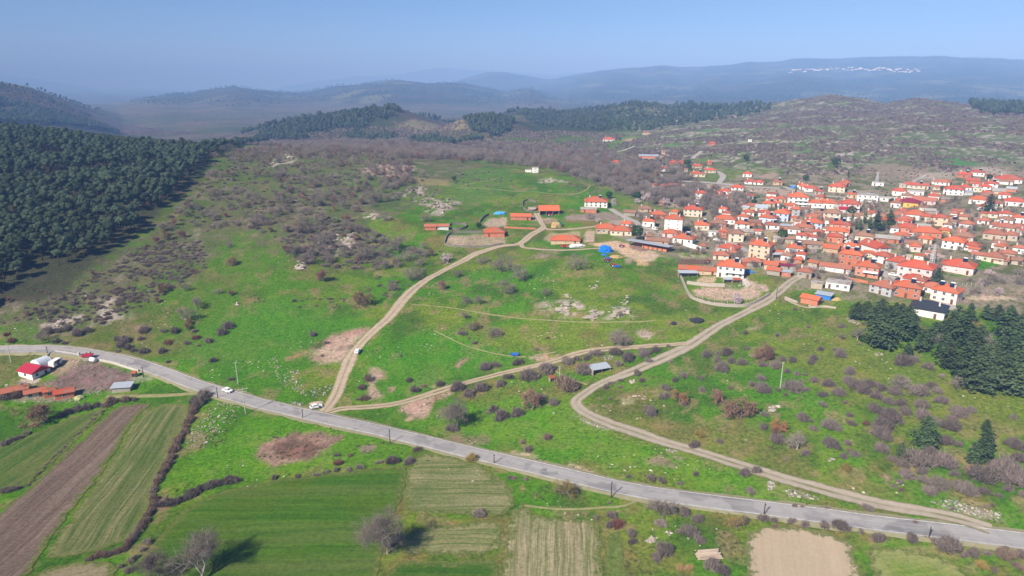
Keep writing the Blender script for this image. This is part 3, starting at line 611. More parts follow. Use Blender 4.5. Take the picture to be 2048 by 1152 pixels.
D1 = dirt_mat('dirt', (.50, .40, .30), (.37, .29, .215), .6, (.22, .21, .09)); D2 = dirt_mat('dirt_ruts', (.46, .37, .27), (.37, .29, .20), .95, (.16, .18, .05))
D3 = dirt_mat('foot_path', (.33, .29, .16), (.19, .20, .07), 0, (.10, .17, .03)); D4 = dirt_mat('gravel_lane', (.42, .385, .35), (.34, .31, .28), 0, (.24, .21, .16))
D5 = dirt_mat('grey_track', (.42, .36, .29), (.33, .28, .22), .8, (.17, .18, .07))
ASPH = [(-220,712),(-120,705),(0,701),(64,700),(128,702),(192,710),(256,723),(320,744),(384,768),(448,788),(512,806),(576,821),(640,836),(704,850),(768,864),(896,895),(1024,926),(1152,956),(1280,984),(1408,1003),(1536,1019),(1664,1036),(1792,1053),(1920,1068),(2048,1084),(2200,1106),(2400,1140)]
RW = 6.6
road = ribbon('road', 'PX', ASPH, RW, ma, .22, 'grey two lane asphalt road crossing the whole view', 8, 2.)
def offset_line(base, off, wd, lift):
    P = catmull([up('PX', *p)[:2] for p in base], 5); P, t = resample(P, 2.); d = np.gradient(P, axis=0); d /= np.hypot(d[:, 0], d[:, 1])[:, None]; nn = np.c_[-d[:, 1], d[:, 0]]
    zc = Hm(P[:, 0], P[:, 1]); V = []
    for s in (off - wd / 2, off + wd / 2):
        Q = P + nn * s; z = np.maximum(Hm(Q[:, 0], Q[:, 1]), zc - .05); V.append(np.c_[Q, z + lift])
    m_ = len(P); F = [(i + m_, i + 1 + m_, i + 1, i) for i in range(m_ - 1)]
    return np.vstack(V), F
for s in (1, -1):
    V, F = offset_line(ASPH, s * (RW / 2 - .45), .3, .27); link('edge_line', mesh_np('edge_line', V, F, mw), road)
# shoulders of gravel along the asphalt
for s in (1, -1):
    P = catmull([up('PX', *p)[:2] for p in ASPH], 5); P, t = resample(P, 2.); d = np.gradient(P, axis=0); d /= np.hypot(d[:, 0], d[:, 1])[:, None]; nn = np.c_[-d[:, 1], d[:, 0]]
    a = P + nn * s * (RW / 2 - .1); c_ = P + nn * (s * (RW / 2 + .55 + 1.1 * fbm(t / 5, t * 0 + s, 12, 3)))[:, None] if False else P + nn * (s * (RW / 2 + .3 + 1.3 * fbm(t / 5, t * 0 + s, 12, 3)))[:, None]
    V = np.vstack([np.c_[a, np.maximum(Hm(a[:, 0], a[:, 1]), Hm(P[:, 0], P[:, 1]) - .05) + .16], np.c_[c_, Hm(c_[:, 0], c_[:, 1]) + .05]]); m_ = len(t)
    F = [(i, i + 1, i + 1 + m_, i + m_) if s > 0 else (i + m_, i + 1 + m_, i + 1, i) for i in range(m_ - 1)]
    link('shoulder', mesh_np('shoulder', V, F, simple('verge', (.27, .25, .16), (.16, .17, .06), .5)), road)
TRK = [('dirt_track', 'PX', [(632,838),(652,818),(668,797),(680,770),(690,742),(703,712),(718,692),(743,666),(773,640),(794,615),(815,590),(845,565),(880,545),(920,525),(960,505),(1000,493),(1040,487),(1062,470),(1080,460),(1088,455)], 4.2, D1, 'pale dirt track climbing from the junction to the brick farm'),
       ('dirt_track', 'PX', [(645,830),(680,818),(740,814),(800,806),(870,785),(930,766),(1000,748),(1060,734),(1110,722),(1160,706),(1220,698),(1300,692),(1372,687)], 3.2, D2, 'rutted side track running right from the road junction'),
       ('dirt_track', 'PX', [(1600,552),(1578,566),(1560,582),(1540,598),(1500,620),(1440,650),(1390,684),(1340,710),(1290,732),(1240,752),(1200,768),(1172,785),(1152,803),(1162,820),(1185,833),(1225,850),(1280,868),(1340,888),(1400,905),(1450,921),(1520,943),(1600,967),(1680,989),(1760,1009),(1850,1024),(1890,1032),(1925,1040),(1958,1050),(1982,1059)], 4.2, D5, 'long hairpin dirt track from the village down to the road'),
       ('lane', 'A', [(1270,700),(1330,712),(1480,712),(1640,700),(1800,682)], 3.2, D1, 'farm lane running right past the green tarp tent'),
       ('lane', 'A', [(1255,705),(1265,680),(1240,640),(1205,570),(1190,545)], 3.2, D1, 'farm lane climbing to the big open barn'),
       ('lane', 'A', [(1030,845),(1062,895),(1200,912),(1500,922),(1850,905)], 2.6, D1, 'farm lane leading right to the blue tarp heap'),
       ('foot_path', 'S7', [(100,596),(380,620),(750,680),(1100,718),(1500,738),(1900,735),(2048,720)], 1.1, D3, 'thin foot path across the grass hill below the rocks'),
       ('foot_path', 'S7', [(270,805),(500,915),(700,975),(900,1010),(1010,1016)], .9, D3, 'thin foot path across the lower meadow'),
       ('foot_path', 'A', [(370,285),(700,295),(1050,322),(1500,352),(1650,330),(1720,290),(1745,255)], 1.6, D3, 'foot path along the top of the farm meadow'),
       ('foot_path', 'A', [(410,272),(600,225),(870,170)], 1.3, D3, 'foot path slanting up to the white ruin'),
       ('foot_path', 'P1', [(850,612),(1150,608),(1400,600),(1650,578)], 2.2, D3, 'grassy double track beside the rusty shed'),
       ('foot_path', 'P6', [(100,590),(400,618),(720,605),(900,590),(1050,525)], 1.2, D3, 'faint path below the asphalt road'),
       ('lane', 'I', [(1010,575),(1400,600),(1700,632),(2048,648)], 7, D4, 'pale lane along the far side of the village'),
       ('lane', 'I', [(1412,600),(1440,570),(1465,525),(1440,495),(1400,475)], 5, D4, 'curving lane up to the long farmstead'),
       ('lane', 'I', [(250,285),(400,270),(540,225),(700,190),(835,165)], 3.5, D4, 'far pale track over the green meadow'),
       ('lane', 'I', [(1150,345),(1190,310),(1240,270)], 5, D4, 'short pale track below the rocky hill'),
       ('lane', 'PX', [(905,290),(950,300),(1000,305),(1070,310)], 6, D4, 'pale road behind the bare wood'),
       ('lane', 'E', [(960,370),(1060,410),(1150,470),(1260,570)], 5.5, D4, 'village street beside the long pink house'),
       ('lane', 'B', [(270,370),(400,450),(560,530),(700,610),(850,640)], 5, D4, 'village street left of the tall white block'),
       ('lane', 'C', [(700,260),(900,290),(1000,340),(1110,410)], 5, D4, 'village street behind the peach house'),
       ('lane', 'D', [(560,85),(900,180),(1200,215),(1400,225)], 5, D4, 'street along the back of the village'),
       ('lane', 'E', [(1680,790),(1900,850),(2048,900)], 7, D4, 'pale yard lane behind the black roofed house'),
       ('lane', 'F', [(630,240),(660,190),(800,130)], 3, D4, 'narrow track leaving the village uphill'),
       ('foot_path', 'S8', [(1640,395),(1740,440),(1820,462),(1900,455),(2048,468)], 1.6, D1, 'path below the brick shed with the orange roof'),
       ('foot_path', 'PX', [(1105,735),(1115,745),(1140,758),(1175,770)], 1.2, D3, 'short foot path beside the rusty tin shed')]
for k, (nm, reg, pts, wd, mt, lab) in enumerate(TRK):
    ribbon(nm, reg, pts, wd * (1.25 if wd > 2 else .95), mt, .10 + .004 * k, lab, 6, 1.5 if wd < 4.5 else 2., .35 if wd > 2 else .2, .35)

# ================================================================== haze
hm = bpy.data.materials.new('haze'); hm.use_nodes = True; n = hm.node_tree; n.nodes.clear(); MATS['haze'] = hm
o = n.nodes.new('ShaderNodeOutputMaterial'); pv = n.nodes.new('ShaderNodeVolumePrincipled'); n.links.new(pv.outputs[0], o.inputs['Volume'])
pv.inputs['Color'].default_value = (*HAZE_COLOR, 1); pv.inputs['Density'].default_value = HAZE_DENSITY; pv.inputs['Absorption Color'].default_value = (*HAZE_ABS, 1); pv.inputs['Anisotropy'].default_value = HAZE_G
try: hm.cycles.homogeneous_volume = True
except Exception: pass
hz = MB().box(-26500, 26500, -600, 27000, float(HG.min()) - 3, float(max(HG.max(), CAM_H)) + 30).build('haze', hm); tag(hz, 'blue grey haze over the far hills', None, None, 'stuff')

# ================================================================== BUILDINGS
WALLC = {'white': ((.80,.79,.77),(.66,.64,.61)), 'cream': ((.70,.62,.48),(.55,.48,.37)), 'peach': ((.74,.52,.36),(.66,.46,.32)), 'pink': ((.74,.55,.53),(.66,.48,.46)),
         'coral': ((.70,.29,.20),(.62,.25,.17)), 'brick': ((.55,.20,.11),(.42,.16,.10)), 'beige': ((.52,.44,.34),(.40,.33,.25)), 'stone': ((.36,.32,.27),(.26,.23,.19)),
         'blue': ((.50,.60,.76),(.42,.52,.68)), 'yellow': ((.78,.48,.09),(.70,.42,.09)), 'bluewall': ((.05,.22,.62),(.04,.17,.5)), 'greyw': ((.46,.46,.47),(.36,.36,.37)), 'tan': ((.58,.42,.28),(.46,.33,.22)), 'dark': ((.07,.06,.055),(.05,.045,.04))}
ROOFC = {'orange': ((.63,.15,.06),(.47,.12,.06)), 'red': ((.55,.105,.055),(.42,.09,.055)), 'brown': ((.33,.17,.11),(.25,.15,.11)), 'rust': ((.46,.14,.08),(.33,.14,.095)),
         'maroon': ((.24,.025,.05),(.19,.02,.04)), 'black': ((.035,.04,.05),(.03,.032,.04)), 'metal': ((.42,.47,.52),(.34,.38,.43)), 'grey': ((.40,.385,.36),(.31,.30,.28)), 'crimson': ((.42,.02,.045),(.34,.02,.04)), 'concrete': ((.55,.53,.50),(.44,.42,.39))}
def WM(k): return simple('wall_' + k, WALLC[k][0], WALLC[k][1], .5, .12, .95, 0, .8)
def RM(k):
    nm = 'roof_' + k
    if nm in MATS: return MATS[nm]
    if k in ('metal', 'maroon', 'crimson', 'black'):
        m, n, b = new_mat(nm); tc = N(n, 'ShaderNodeTexCoord'); wv = N(n, 'ShaderNodeTexWave'); wv.inputs['Scale'].default_value = 1.1; wv.inputs['Distortion'].default_value = .3
        n.links.new(tc.outputs['Object'], wv.inputs[0]); f = noise(n, tc.outputs['Object'], .7, 4)
        c = mix(n, maprange(n, wv.outputs['Fac'], 0, 1, 0, .5), ROOFC[k][0], ROOFC[k][1]); c = mix(n, maprange(n, f, .5, .75, 0, .5), c, tuple(x * .6 + .03 for x in ROOFC[k][0]))
        n.links.new(c, b.inputs['Base Color']); b.inputs['Roughness'].default_value = .5; b.inputs['Specular IOR Level'].default_value = .4
        return m
    m, n, b = new_mat(nm); tc = N(n, 'ShaderNodeTexCoord'); ob = tc.outputs['Object']
    f1 = noise(n, ob, 2.6, 4, .75); f2 = noise(n, ob, .35, 4, .6); oi = N(n, 'ShaderNodeObjectInfo')
    c = mix(n, maprange(n, f1, .32, .68), ROOFC[k][0], ROOFC[k][1])
    c = mix(n, math_n(n, 'MULTIPLY', maprange(n, f2, .46, .66), maprange(n, oi.outputs['Random'], .0, 1, .1, 1.)), c, (.31, .19, .135))
    h = N(n, 'ShaderNodeHueSaturation'); n.links.new(c, h.inputs['Color']); n.links.new(maprange(n, oi.outputs['Random'], 0, 1, 1.12, .85), h.inputs['Value']); n.links.new(h.outputs[0], b.inputs['Base Color'])
    bu = N(n, 'ShaderNodeBump'); bu.inputs['Strength'].default_value = .6; bu.inputs['Distance'].default_value = .15; n.links.new(f1, bu.inputs['Height']); n.links.new(bu.outputs[0], b.inputs['Normal'])
    return m
FRAME = simple('window_frame', (.72,.71,.69), None, 1, .05); GLASS, _n, _b = new_mat('window_glass'); _b.inputs['Base Color'].default_value = (.035,.045,.06,1); _b.inputs['Roughness'].default_value = .15; _b.inputs['Specular IOR Level'].default_value = .6
DOORM = simple('door_wood', (.16,.085,.05), None, 1, .3); CHIM = simple('chimney_plaster', (.62,.58,.53), (.4,.36,.33), 2); TANK = simple('water_tank', (.75,.76,.78), None, 1, .05, .4)
SOLAR, _n, _b = new_mat('solar_glass'); _b.inputs['Base Color'].default_value = (.012,.02,.045,1); _b.inputs['Roughness'].default_value = .12; _b.inputs['Specular IOR Level'].default_value = .8
INSHADE = simple('painted_interior_shade', (.04,.036,.032)); WOODP = simple('weathered_wood', (.20,.15,.11), (.13,.10,.08), 2, .2); CONC = simple('concrete', (.50,.48,.45), (.38,.36,.33), .8)
def win_mesh(w_, h_):
    b = MB(); b.box(-w_/2, w_/2, -.06, 0.02, 0, h_, 0); b.box(-w_/2 + .09, -.04, -.075, -.06, .09, h_ - .09, 1); b.box(.04, w_/2 - .09, -.075, -.06, .09, h_ - .09, 1)
    return b.mesh('window', [FRAME, GLASS])
WIN = win_mesh(1.25, 1.3); WIN_S = win_mesh(.8, .8); WIN_L = win_mesh(2.3, 1.4)
DOOR = MB().box(-.5, .5, -.07, .02, 0, 2.1).box(.3, .38, -.12, -.07, .95, 1.05).mesh('door', [DOORM])
CHIMNEY = MB().box(-.32, .32, -.32, .32, -.8, .9).box(-.42, .42, -.42, .42, .9, 1.02).mesh('chimney', [CHIM])
_b = MB(); _b.add([(-1,-.9,.25),(1,-.9,.25),(1,.6,1.35),(-1,.6,1.35),(-1,-.84,.17),(1,-.84,.17),(1,.66,1.27),(-1,.66,1.27)], [(0,1,2,3),(7,6,5,4),(0,4,5,1),(1,5,6,2),(2,6,7,3),(3,7,4,0)], 0)
_b.tube((-.8,.75,1.6), (.8,.75,1.6), .28, .28, 10, 1); _b.box(-.9,-.84,.5,.72,-.3,1.4,1); _b.box(.84,.9,.5,.72,-.3,1.4,1); _b.box(-.9,-.84,-.84,-.78,-.3,.2,1); _b.box(.84,.9,-.84,-.78,-.3,.2,1)
SOLARW = _b.mesh('solar_water_heater', [SOLAR, TANK])
BOXMEM = {}
def roof_mesh(kind, w, d, hr, o, mk):
    b = MB(); t = .16
    x, y = w / 2 + o, d / 2 + o
    if kind in ('hip', 'gable'):
        if w >= d: r = (x - y * (1 if kind == 'hip' else 0)); r = max(r, .4); R = [(-r, 0, hr), (r, 0, hr)]
        else: r = (y - x * (1 if kind == 'hip' else 0)); r = max(r, .4); R = [(0, -r, hr), (0, r, hr)]
        B = [(-x,-y,0),(x,-y,0),(x,y,0),(-x,y,0)]; lo = [(a, c, -t) for a, c, _ in B]
        V = B + R + lo
        F = [(0,1,5,4),(1,2,5),(2,3,4,5),(3,0,4)] if w >= d else [(0,1,4),(1,2,5,4),(2,3,5),(3,0,4,5)]
        F += [(6,7,1,0),(7,8,2,1),(8,9,3,2),(9,6,0,3),(9,8,7,6)]
        b.add(V, F)
        # ridge and hip caps
        for p in ([(4,5)] + ([(0,4),(3,4),(1,5),(2,5)] if w >= d else [(0,4),(1,4),(2,5),(3,5)])) if kind == 'hip' else [(4,5)]:
            a, c = V[p[0]], V[p[1]]; b.tube((a[0],a[1],a[2]+.03), (c[0],c[1],c[2]+.03), .13, .13, 4, 0)
    elif kind == 'flat': b.box(-x, x, -y, y, 0, .28)
    elif kind == 'mono':
        b.add([(-x,-y,0),(x,-y,0),(x,y,hr),(-x,y,hr),(-x,-y,-t),(x,-y,-t),(x,y,hr-t),(-x,y,hr-t)], [(0,1,2,3),(7,6,5,4),(0,4,5,1),(1,5,6,2),(2,6,7,3),(3,7,4,0)])
    return b.mesh('roof', [RM(mk)])
THINGS = []      # (object, description, category, u, v, group) waiting for their labels
FOOT = []        # building footprints
ST_WORD = {1: 'one-storey', 2: 'two-storey', 3: 'three-storey', 4: 'four-storey'}
COLW = {'greyw': 'grey', 'bluewall': 'blue', 'dark': 'dark', 'blue': 'pale blue', 'brick': 'bare brick', 'stone': 'stone'}
def house(reg, xl, xr, yb, st=1, wall='white', roof='orange', rot=0., ratio=.8, rk='hip', label=None, name='house', win='auto', solar=0, chim=1, hs=2.55, front=None, wmin=0, balc=0, group=None, open_front=0):
    u, v = rp(reg, (xl + xr) / 2, yb); P = unproj(u, v); s = REG[reg][2]
    if rk == 'hip' and ratio < .85: ratio = ratio * .6 + .4
    elif ratio < .6: ratio = ratio * 1.25
    S = (xr - xl) / s * mpp(P); a = math.radians(rot); ca, sa = abs(math.cos(a)), abs(math.sin(a))
    w = S / (ca + ratio * sa) - .6; w = max(w, 2.0); d = max(w * ratio, 2.2); H = max(st * hs, 2.0)
    back = (w * sa + d * ca) / 2
    dirn = np.array([P[0], P[1]]); dirn /= np.hypot(*dirn)
    cx, cy_ = P[0] + dirn[0] * back, P[1] + dirn[1] * back
    a -= math.atan2(P[0], P[1])          # face the viewer before turning
    z0 = P[2]; R = lambda X, Y: (cx + X * math.cos(a) - Y * math.sin(a), cy_ + X * math.sin(a) + Y * math.cos(a))
    low = min(float(Hm(*R(sx * w / 2, sy * d / 2))) for sx in (-1, 1) for sy in (-1, 1)) - z0 - .4
    root = empty(name, (cx, cy_, z0), a); FOOT.append((cx, cy_, max(w, d) / 2 + .5))
    o = .5 if rk != 'flat' else .25
    hr = (.21 * min(w, d) + .3) if rk in ('hip', 'gable') else .1 * d
    b = MB(); x, y = w / 2, d / 2
    if open_front:
        b.box(-x, x, y - .3, y, low, H); b.box(-x, -x + .3, -y, y - .3, low, H); b.box(x - .3, x, -y, y - .3, low, H); b.box(-x + .3, x - .3, -y + .02, -y + .3, H - .5, H)
        k = max(2, int(w / 4))
        for i in range(1, k): b.box(-x + i * w / k - .15, -x + i * w / k + .15, -y, -y + .3, low, H - .5)
    else: b.box(-x, x, -y, y, low, H)
    if rk == 'gable':
        hh = hr * min(w, d) / (min(w, d) + 2 * o)
        if w >= d:
            for sx in (-1, 1): b.add([(sx*x,-y,H),(sx*x,y,H),(sx*x,0,H+hh),(sx*(x-.25),-y,H),(sx*(x-.25),y,H),(sx*(x-.25),0,H+hh)], [(0,1,2),(5,4,3)] if sx > 0 else [(2,1,0),(3,4,5)])
        else:
            for sy in (-1, 1): b.add([(-x,sy*y,H),(x,sy*y,H),(0,sy*y,H+hh),(-x,sy*(y-.25),H),(x,sy*(y-.25),H),(0,sy*(y-.25),H+hh)], [(0,1,2),(5,4,3)] if sy < 0 else [(2,1,0),(3,4,5)])
    if rk == 'mono': b.add([(-x,y,H),(x,y,H),(x,y,H+hr),(-x,y,H+hr),(-x,-y,H),(x,-y,H)], [(1,0,3,2),(0,4,3),(5,1,2)])
    b.build('wall', [WM(wall)], root)
    if open_front: MB().box(-x + .31, x - .31, y - .4, y - .31, low + .1, H - .1).build('shade_panel', [INSHADE], root)  # near-black sheet paints the shade inside the open front
    ro = link('roof', roof_mesh(rk, w, d, hr, o, roof), root, (0, 0, H + .16))
    if front: MB().box(-x, x, -y - .05, -y - .02, low, H - .02).build('front_face', [WM(front)], root)
    # openings: windows on the front and both ends, one door
    if win != 'none' and not open_front:
        big = H / max(round(st), 1); nst = max(1, round(st)); wm = WIN if win == 'auto' else (WIN_S if win == 'small' else WIN_L)
        nf = max(1, int(w / (3.1 if win != 'small' else 4.5))); yo = -.075 if front else -.0
        dk = (hash(label or str(xl)) % nf) if nf > 1 else -1
        for s_ in range(nst):
            for i in range(nf):
                xx = -x + (i + .5) * w / nf
                if s_ == 0 and i == dk % nf and nf > 1: link('door', DOOR, root, (xx, -y + yo, .05)); continue
                link('window', wm, root, (xx, -y + yo, s_ * big + big * .36))
            if win != 'small':
                ns = max(1, int(d / 4.2))
                for sx in (-1, 1):
                    for i in range(ns):
                        q_ = link('window', WIN, root, (sx * x, -y + (i + .5) * d / ns, s_ * big + big * .36)); q_.rotation_euler = (0, 0, sx * math.pi / 2)
        if balc:
            for s_ in range(1, nst):
                bx = MB().box(-x + w * .35, x - .2, -y - 1.25, -y - .02, s_ * big - .08, s_ * big + .08).box(-x + w * .35, x - .2, -y - 1.25, -y - 1.17, s_ * big + .08, s_ * big + .95).box(-x + w * .35, -x + w * .35 + .08, -y - 1.17, -y - .02, s_ * big + .08, s_ * big + .95)
                bx.build('balcony', [WM('white')], root)
    if rk in ('hip', 'gable') and chim:
        for c in range(chim):
            fx_ = (-.28, .3, .05)[c % 3] * w; fy_ = (.12, -.15, .2)[c % 3] * d
            hz_ = hr * (1 - abs(fy_) / (d / 2 + o)) if w >= d else hr * (1 - abs(fx_) / (w / 2 + o))
            link('chimney', CHIMNEY, ro, (fx_, fy_, hz_ + .15), 0)
    for k in range(solar):
        xx = (.18, -.22)[k % 2] * w; link('solar_water_heater', SOLARW, ro, (xx, -.12 * d, hr * .72 + .15))
    q = rp(reg, (xl + xr) / 2, yb)
    if label: tag(root, label, 'barn' if 'barn' in name else ('shed' if 'shed' in name else 'house'), group or 'village houses')
    else:
        d_ = f"{ST_WORD[min(4, max(1, round(st)))]} {COLW.get(wall, wall)} {name.replace('_', ' ')} under {'a flat ' if rk == 'flat' else ''}{roof} roof"
        THINGS.append((root, d_, 'shed' if name != 'house' else 'house', q[0], q[1], group or 'village houses'))
    return root
K = {}
# ---- hand-described buildings
house('B', 940, 1190, 690, 3.6, 'white', 'orange', -4, .7, 'hip', 'tall white apartment block with an orange roof, the tallest in the village', win='small', chim=2)
house('E', 1400, 1850, 1000, 1.25, 'white', 'black', -6, .75, 'hip', 'white house with a black roof behind the pine grove', win='small', chim=2)
house('C', 720, 1085, 745, 2.15, 'white', 'orange', -4, .6, 'hip', 'white two-storey house with solar heater beside the curved stone wall', solar=1, chim=2, balc=1)
house('C', 1125, 1445, 500, 2.7, 'peach', 'orange', -14, .75, 'hip', 'large peach three-storey house with solar panels in mid village', solar=1, chim=2)
house('F', 445, 700, 550, 1.4, 'yellow', 'maroon', -8, .6, 'hip', 'bright yellow house under a maroon roof', chim=0)
house('F', 860, 1055, 780, 2, 'peach', 'red', 5, .6, 'hip', 'peach two-storey house with six white windows', win='auto')
house('E', 1245, 1695, 520, 2.3, 'pink', 'red', -9, .55, 'hip', 'long pink three-floor house with red roof along the street', chim=3, solar=0, balc=0)
house('E', 1300, 1620, 592, 1.1, 'white', 'red', -12, .6, 'hip', 'low white annex in front of the long pink house', chim=2)
house('E', 490, 800, 345, 2.4, 'cream', 'orange', -10, .7, 'hip', 'three-storey house of bare brick panels between white concrete bands', solar=2, chim=1, front='brick')
house('E', 700, 1010, 482, 2.0, 'coral', 'orange', -6, .7, 'hip', 'coral two-storey house with balcony and solar heater', solar=1, balc=1)
house('E', 1670, 2040, 815, 2.0, 'pink', 'orange', -14, .7, 'hip', 'pink two-storey house with outside stairs and four solar panels', solar=2, chim=2)
house('E', 1180, 1530, 745, 1.9, 'brick', 'orange', -4, .6, 'hip', 'red brick two-storey house with dark solar panels by the pines', solar=1)
house('E', 880, 1250, 722, 1.5, 'greyw', 'rust', -24, .7, 'hip', 'grey house under a rust roof just behind the pines', chim=2)
house('G', 985, 1395, 818, 1.35, 'pink', 'red', -6, .6, 'hip', 'pale pink bungalow with solar heater alone in the green meadow', solar=1, win='small')
house('E', 730, 1140, 205, 1.6, 'white', 'red', 40, 1.5, 'gable', 'large white hall whose gable end has small dark windows', chim=3, win='small')
house('E', 920, 1180, 310, 1.5, 'white', 'red', -18, .7, 'hip', 'white house at the top of the white row on the street')
house('E', 1090, 1440, 408, 1.7, 'greyw', 'red', -18, .6, 'hip', 'grey-white house in the middle of the row on the street', chim=3, win='small')
house('E', 0, 262, 838, 1.0, 'brick', 'orange', -20, .45, 'gable', 'bare brick shed with orange roof at the village edge', name='shed', chim=0, win='small')
house('E', 195, 410, 768, .85, 'bluewall', 'metal', -12, .6, 'mono', 'blue walled shed with a pale metal roof', name='shed', win='none')
house('E', 325, 640, 640, 1.1, 'white', 'concrete', -5, .55, 'flat', 'white flat-roofed house with a dark carport', win='auto')
house('E', 135, 285, 625, 1.0, 'beige', 'concrete', 0, .7, 'flat', 'small beige roofless block beside the flat-roofed house', name='shed', win='none')
house('D', 590, 860, 355, 2.9, 'white', 'orange', 6, .7, 'hip', 'white three-storey house with terraces and a stair tower', balc=1)
house('D', 1490, 1750, 285, 1.9, 'white', 'grey', 4, .6, 'flat', 'white modern two-storey house with a flat roof at the back')
house('D', 1740, 2000, 278, .95, 'white', 'concrete', 4, .3, 'flat', 'long low white block with a row of square windows')
house('D', 1255, 1520, 405, 2.0, 'pink', 'red', 4, .6, 'hip', 'pinkish white house with red balconies', balc=1)
house('D', 1265, 1440, 425, .9, 'white', 'crimson', 4, .5, 'gable', 'shed with a crimson metal roof below the red balconies', name='shed', win='none', chim=0)
house('D', 410, 640, 532, 2.0, 'blue', 'orange', -10, .7, 'hip', 'pale blue-white two-storey house left of the open terrace house')
house('D', 235, 485, 562, 1.4, 'blue', 'orange', -16, .7, 'hip', 'pale blue one-storey house with dark roof hatch', solar=1)
house('D', 1130, 1390, 690, 2.2, 'coral', 'red', 3, .5, 'hip', 'broad red-roofed block with two solar heaters', solar=2)
house('D', 1105, 1360, 752, 1.7, 'cream', 'orange', 0, .4, 'hip', 'cream front house under the broad red roof', balc=1)
# farm on the left hill
house('A', 650, 870, 790, 1.1, 'brick', 'orange', 0, .55, 'hip', 'orange brick barn with pale plinth beside the tan plot', name='barn', win='small', chim=0)
house('A', 925, 1145, 618, .95, 'brick', 'orange', -3, .35, 'gable', 'long orange brick cowshed with square openings', name='barn', win='small', chim=0)
house('A', 1205, 1430, 565, 1.15, 'stone', 'orange', 5, .85, 'gable', 'big open-fronted barn with a broad orange roof', name='barn', open_front=1, chim=0)
house('A', 45, 170, 718, .85, 'brick', 'rust', 0, .45, 'gable', 'brick half of the long red shed left of the farm', name='shed', win='none', chim=0)
house('A', 168, 297, 716, .85, 'white', 'rust', 0, .45, 'gable', 'white half of the long red shed left of the farm', name='shed', win='none', chim=0)
house('A', 1335, 1642, 860, .8, 'tan', 'orange', 0, .22, 'hip', 'long low shed with orange roof behind the white sacks', name='shed', win='small', chim=0)
house('A', 1640, 1810, 542, .95, 'brick', 'concrete', 0, .7, 'flat', 'brick shed with flat white roof below the porch house', name='shed', win='small')
house('A', 1680, 1920, 484, 1.5, 'white', 'orange', 0, .65, 'hip', 'white house with porch and solar heater at the lane end', solar=1)
house('A', 1143, 1216, 132, 1.7, 'white', 'concrete', 10, .9, 'flat', 'white two-storey ruin standing on the rocky crest', win='small')
house('A', 1072, 1145, 126, .7, 'white', 'concrete', 10, .8, 'flat', 'low broken white wall block beside the crest ruin', win='none')
# house on the left edge, red roof
house('W', 405, 940, 640, 1.0, 'white', 'crimson', 30, 1.15, 'gable', 'white farmhouse with a dark red metal roof beside the polytunnel', chim=0)
house('W', 90, 520, 965, .9, 'cream', 'rust', -3, .42, 'gable', 'old cream cottage at the left end of the orange row')
house('W', 500, 850, 985, .85, 'beige', 'rust', -3, .4, 'gable', 'old low cottage hidden by bare trees in the orange row', chim=0)
house('W', 835, 1030, 975, .95, 'brick', 'orange', -2, .6, 'gable', 'orange brick cottage with window in the orange row', chim=0)
house('W', 1045, 1400, 1000, .85, 'brick', 'red', -8, .6, 'gable', 'brick cottage with red roof at the right end of the row', chim=0)
house('P1', 905, 1075, 585, .75, 'stone', 'metal', -22, .6, 'mono', 'small tin-roofed animal shed on the green bank', name='shed', win='none')
house('P1', 665, 750, 330, .75, 'stone', 'crimson', -28, .7, 'mono', 'little maroon-roofed hut by the farm gate', name='shed', win='none')
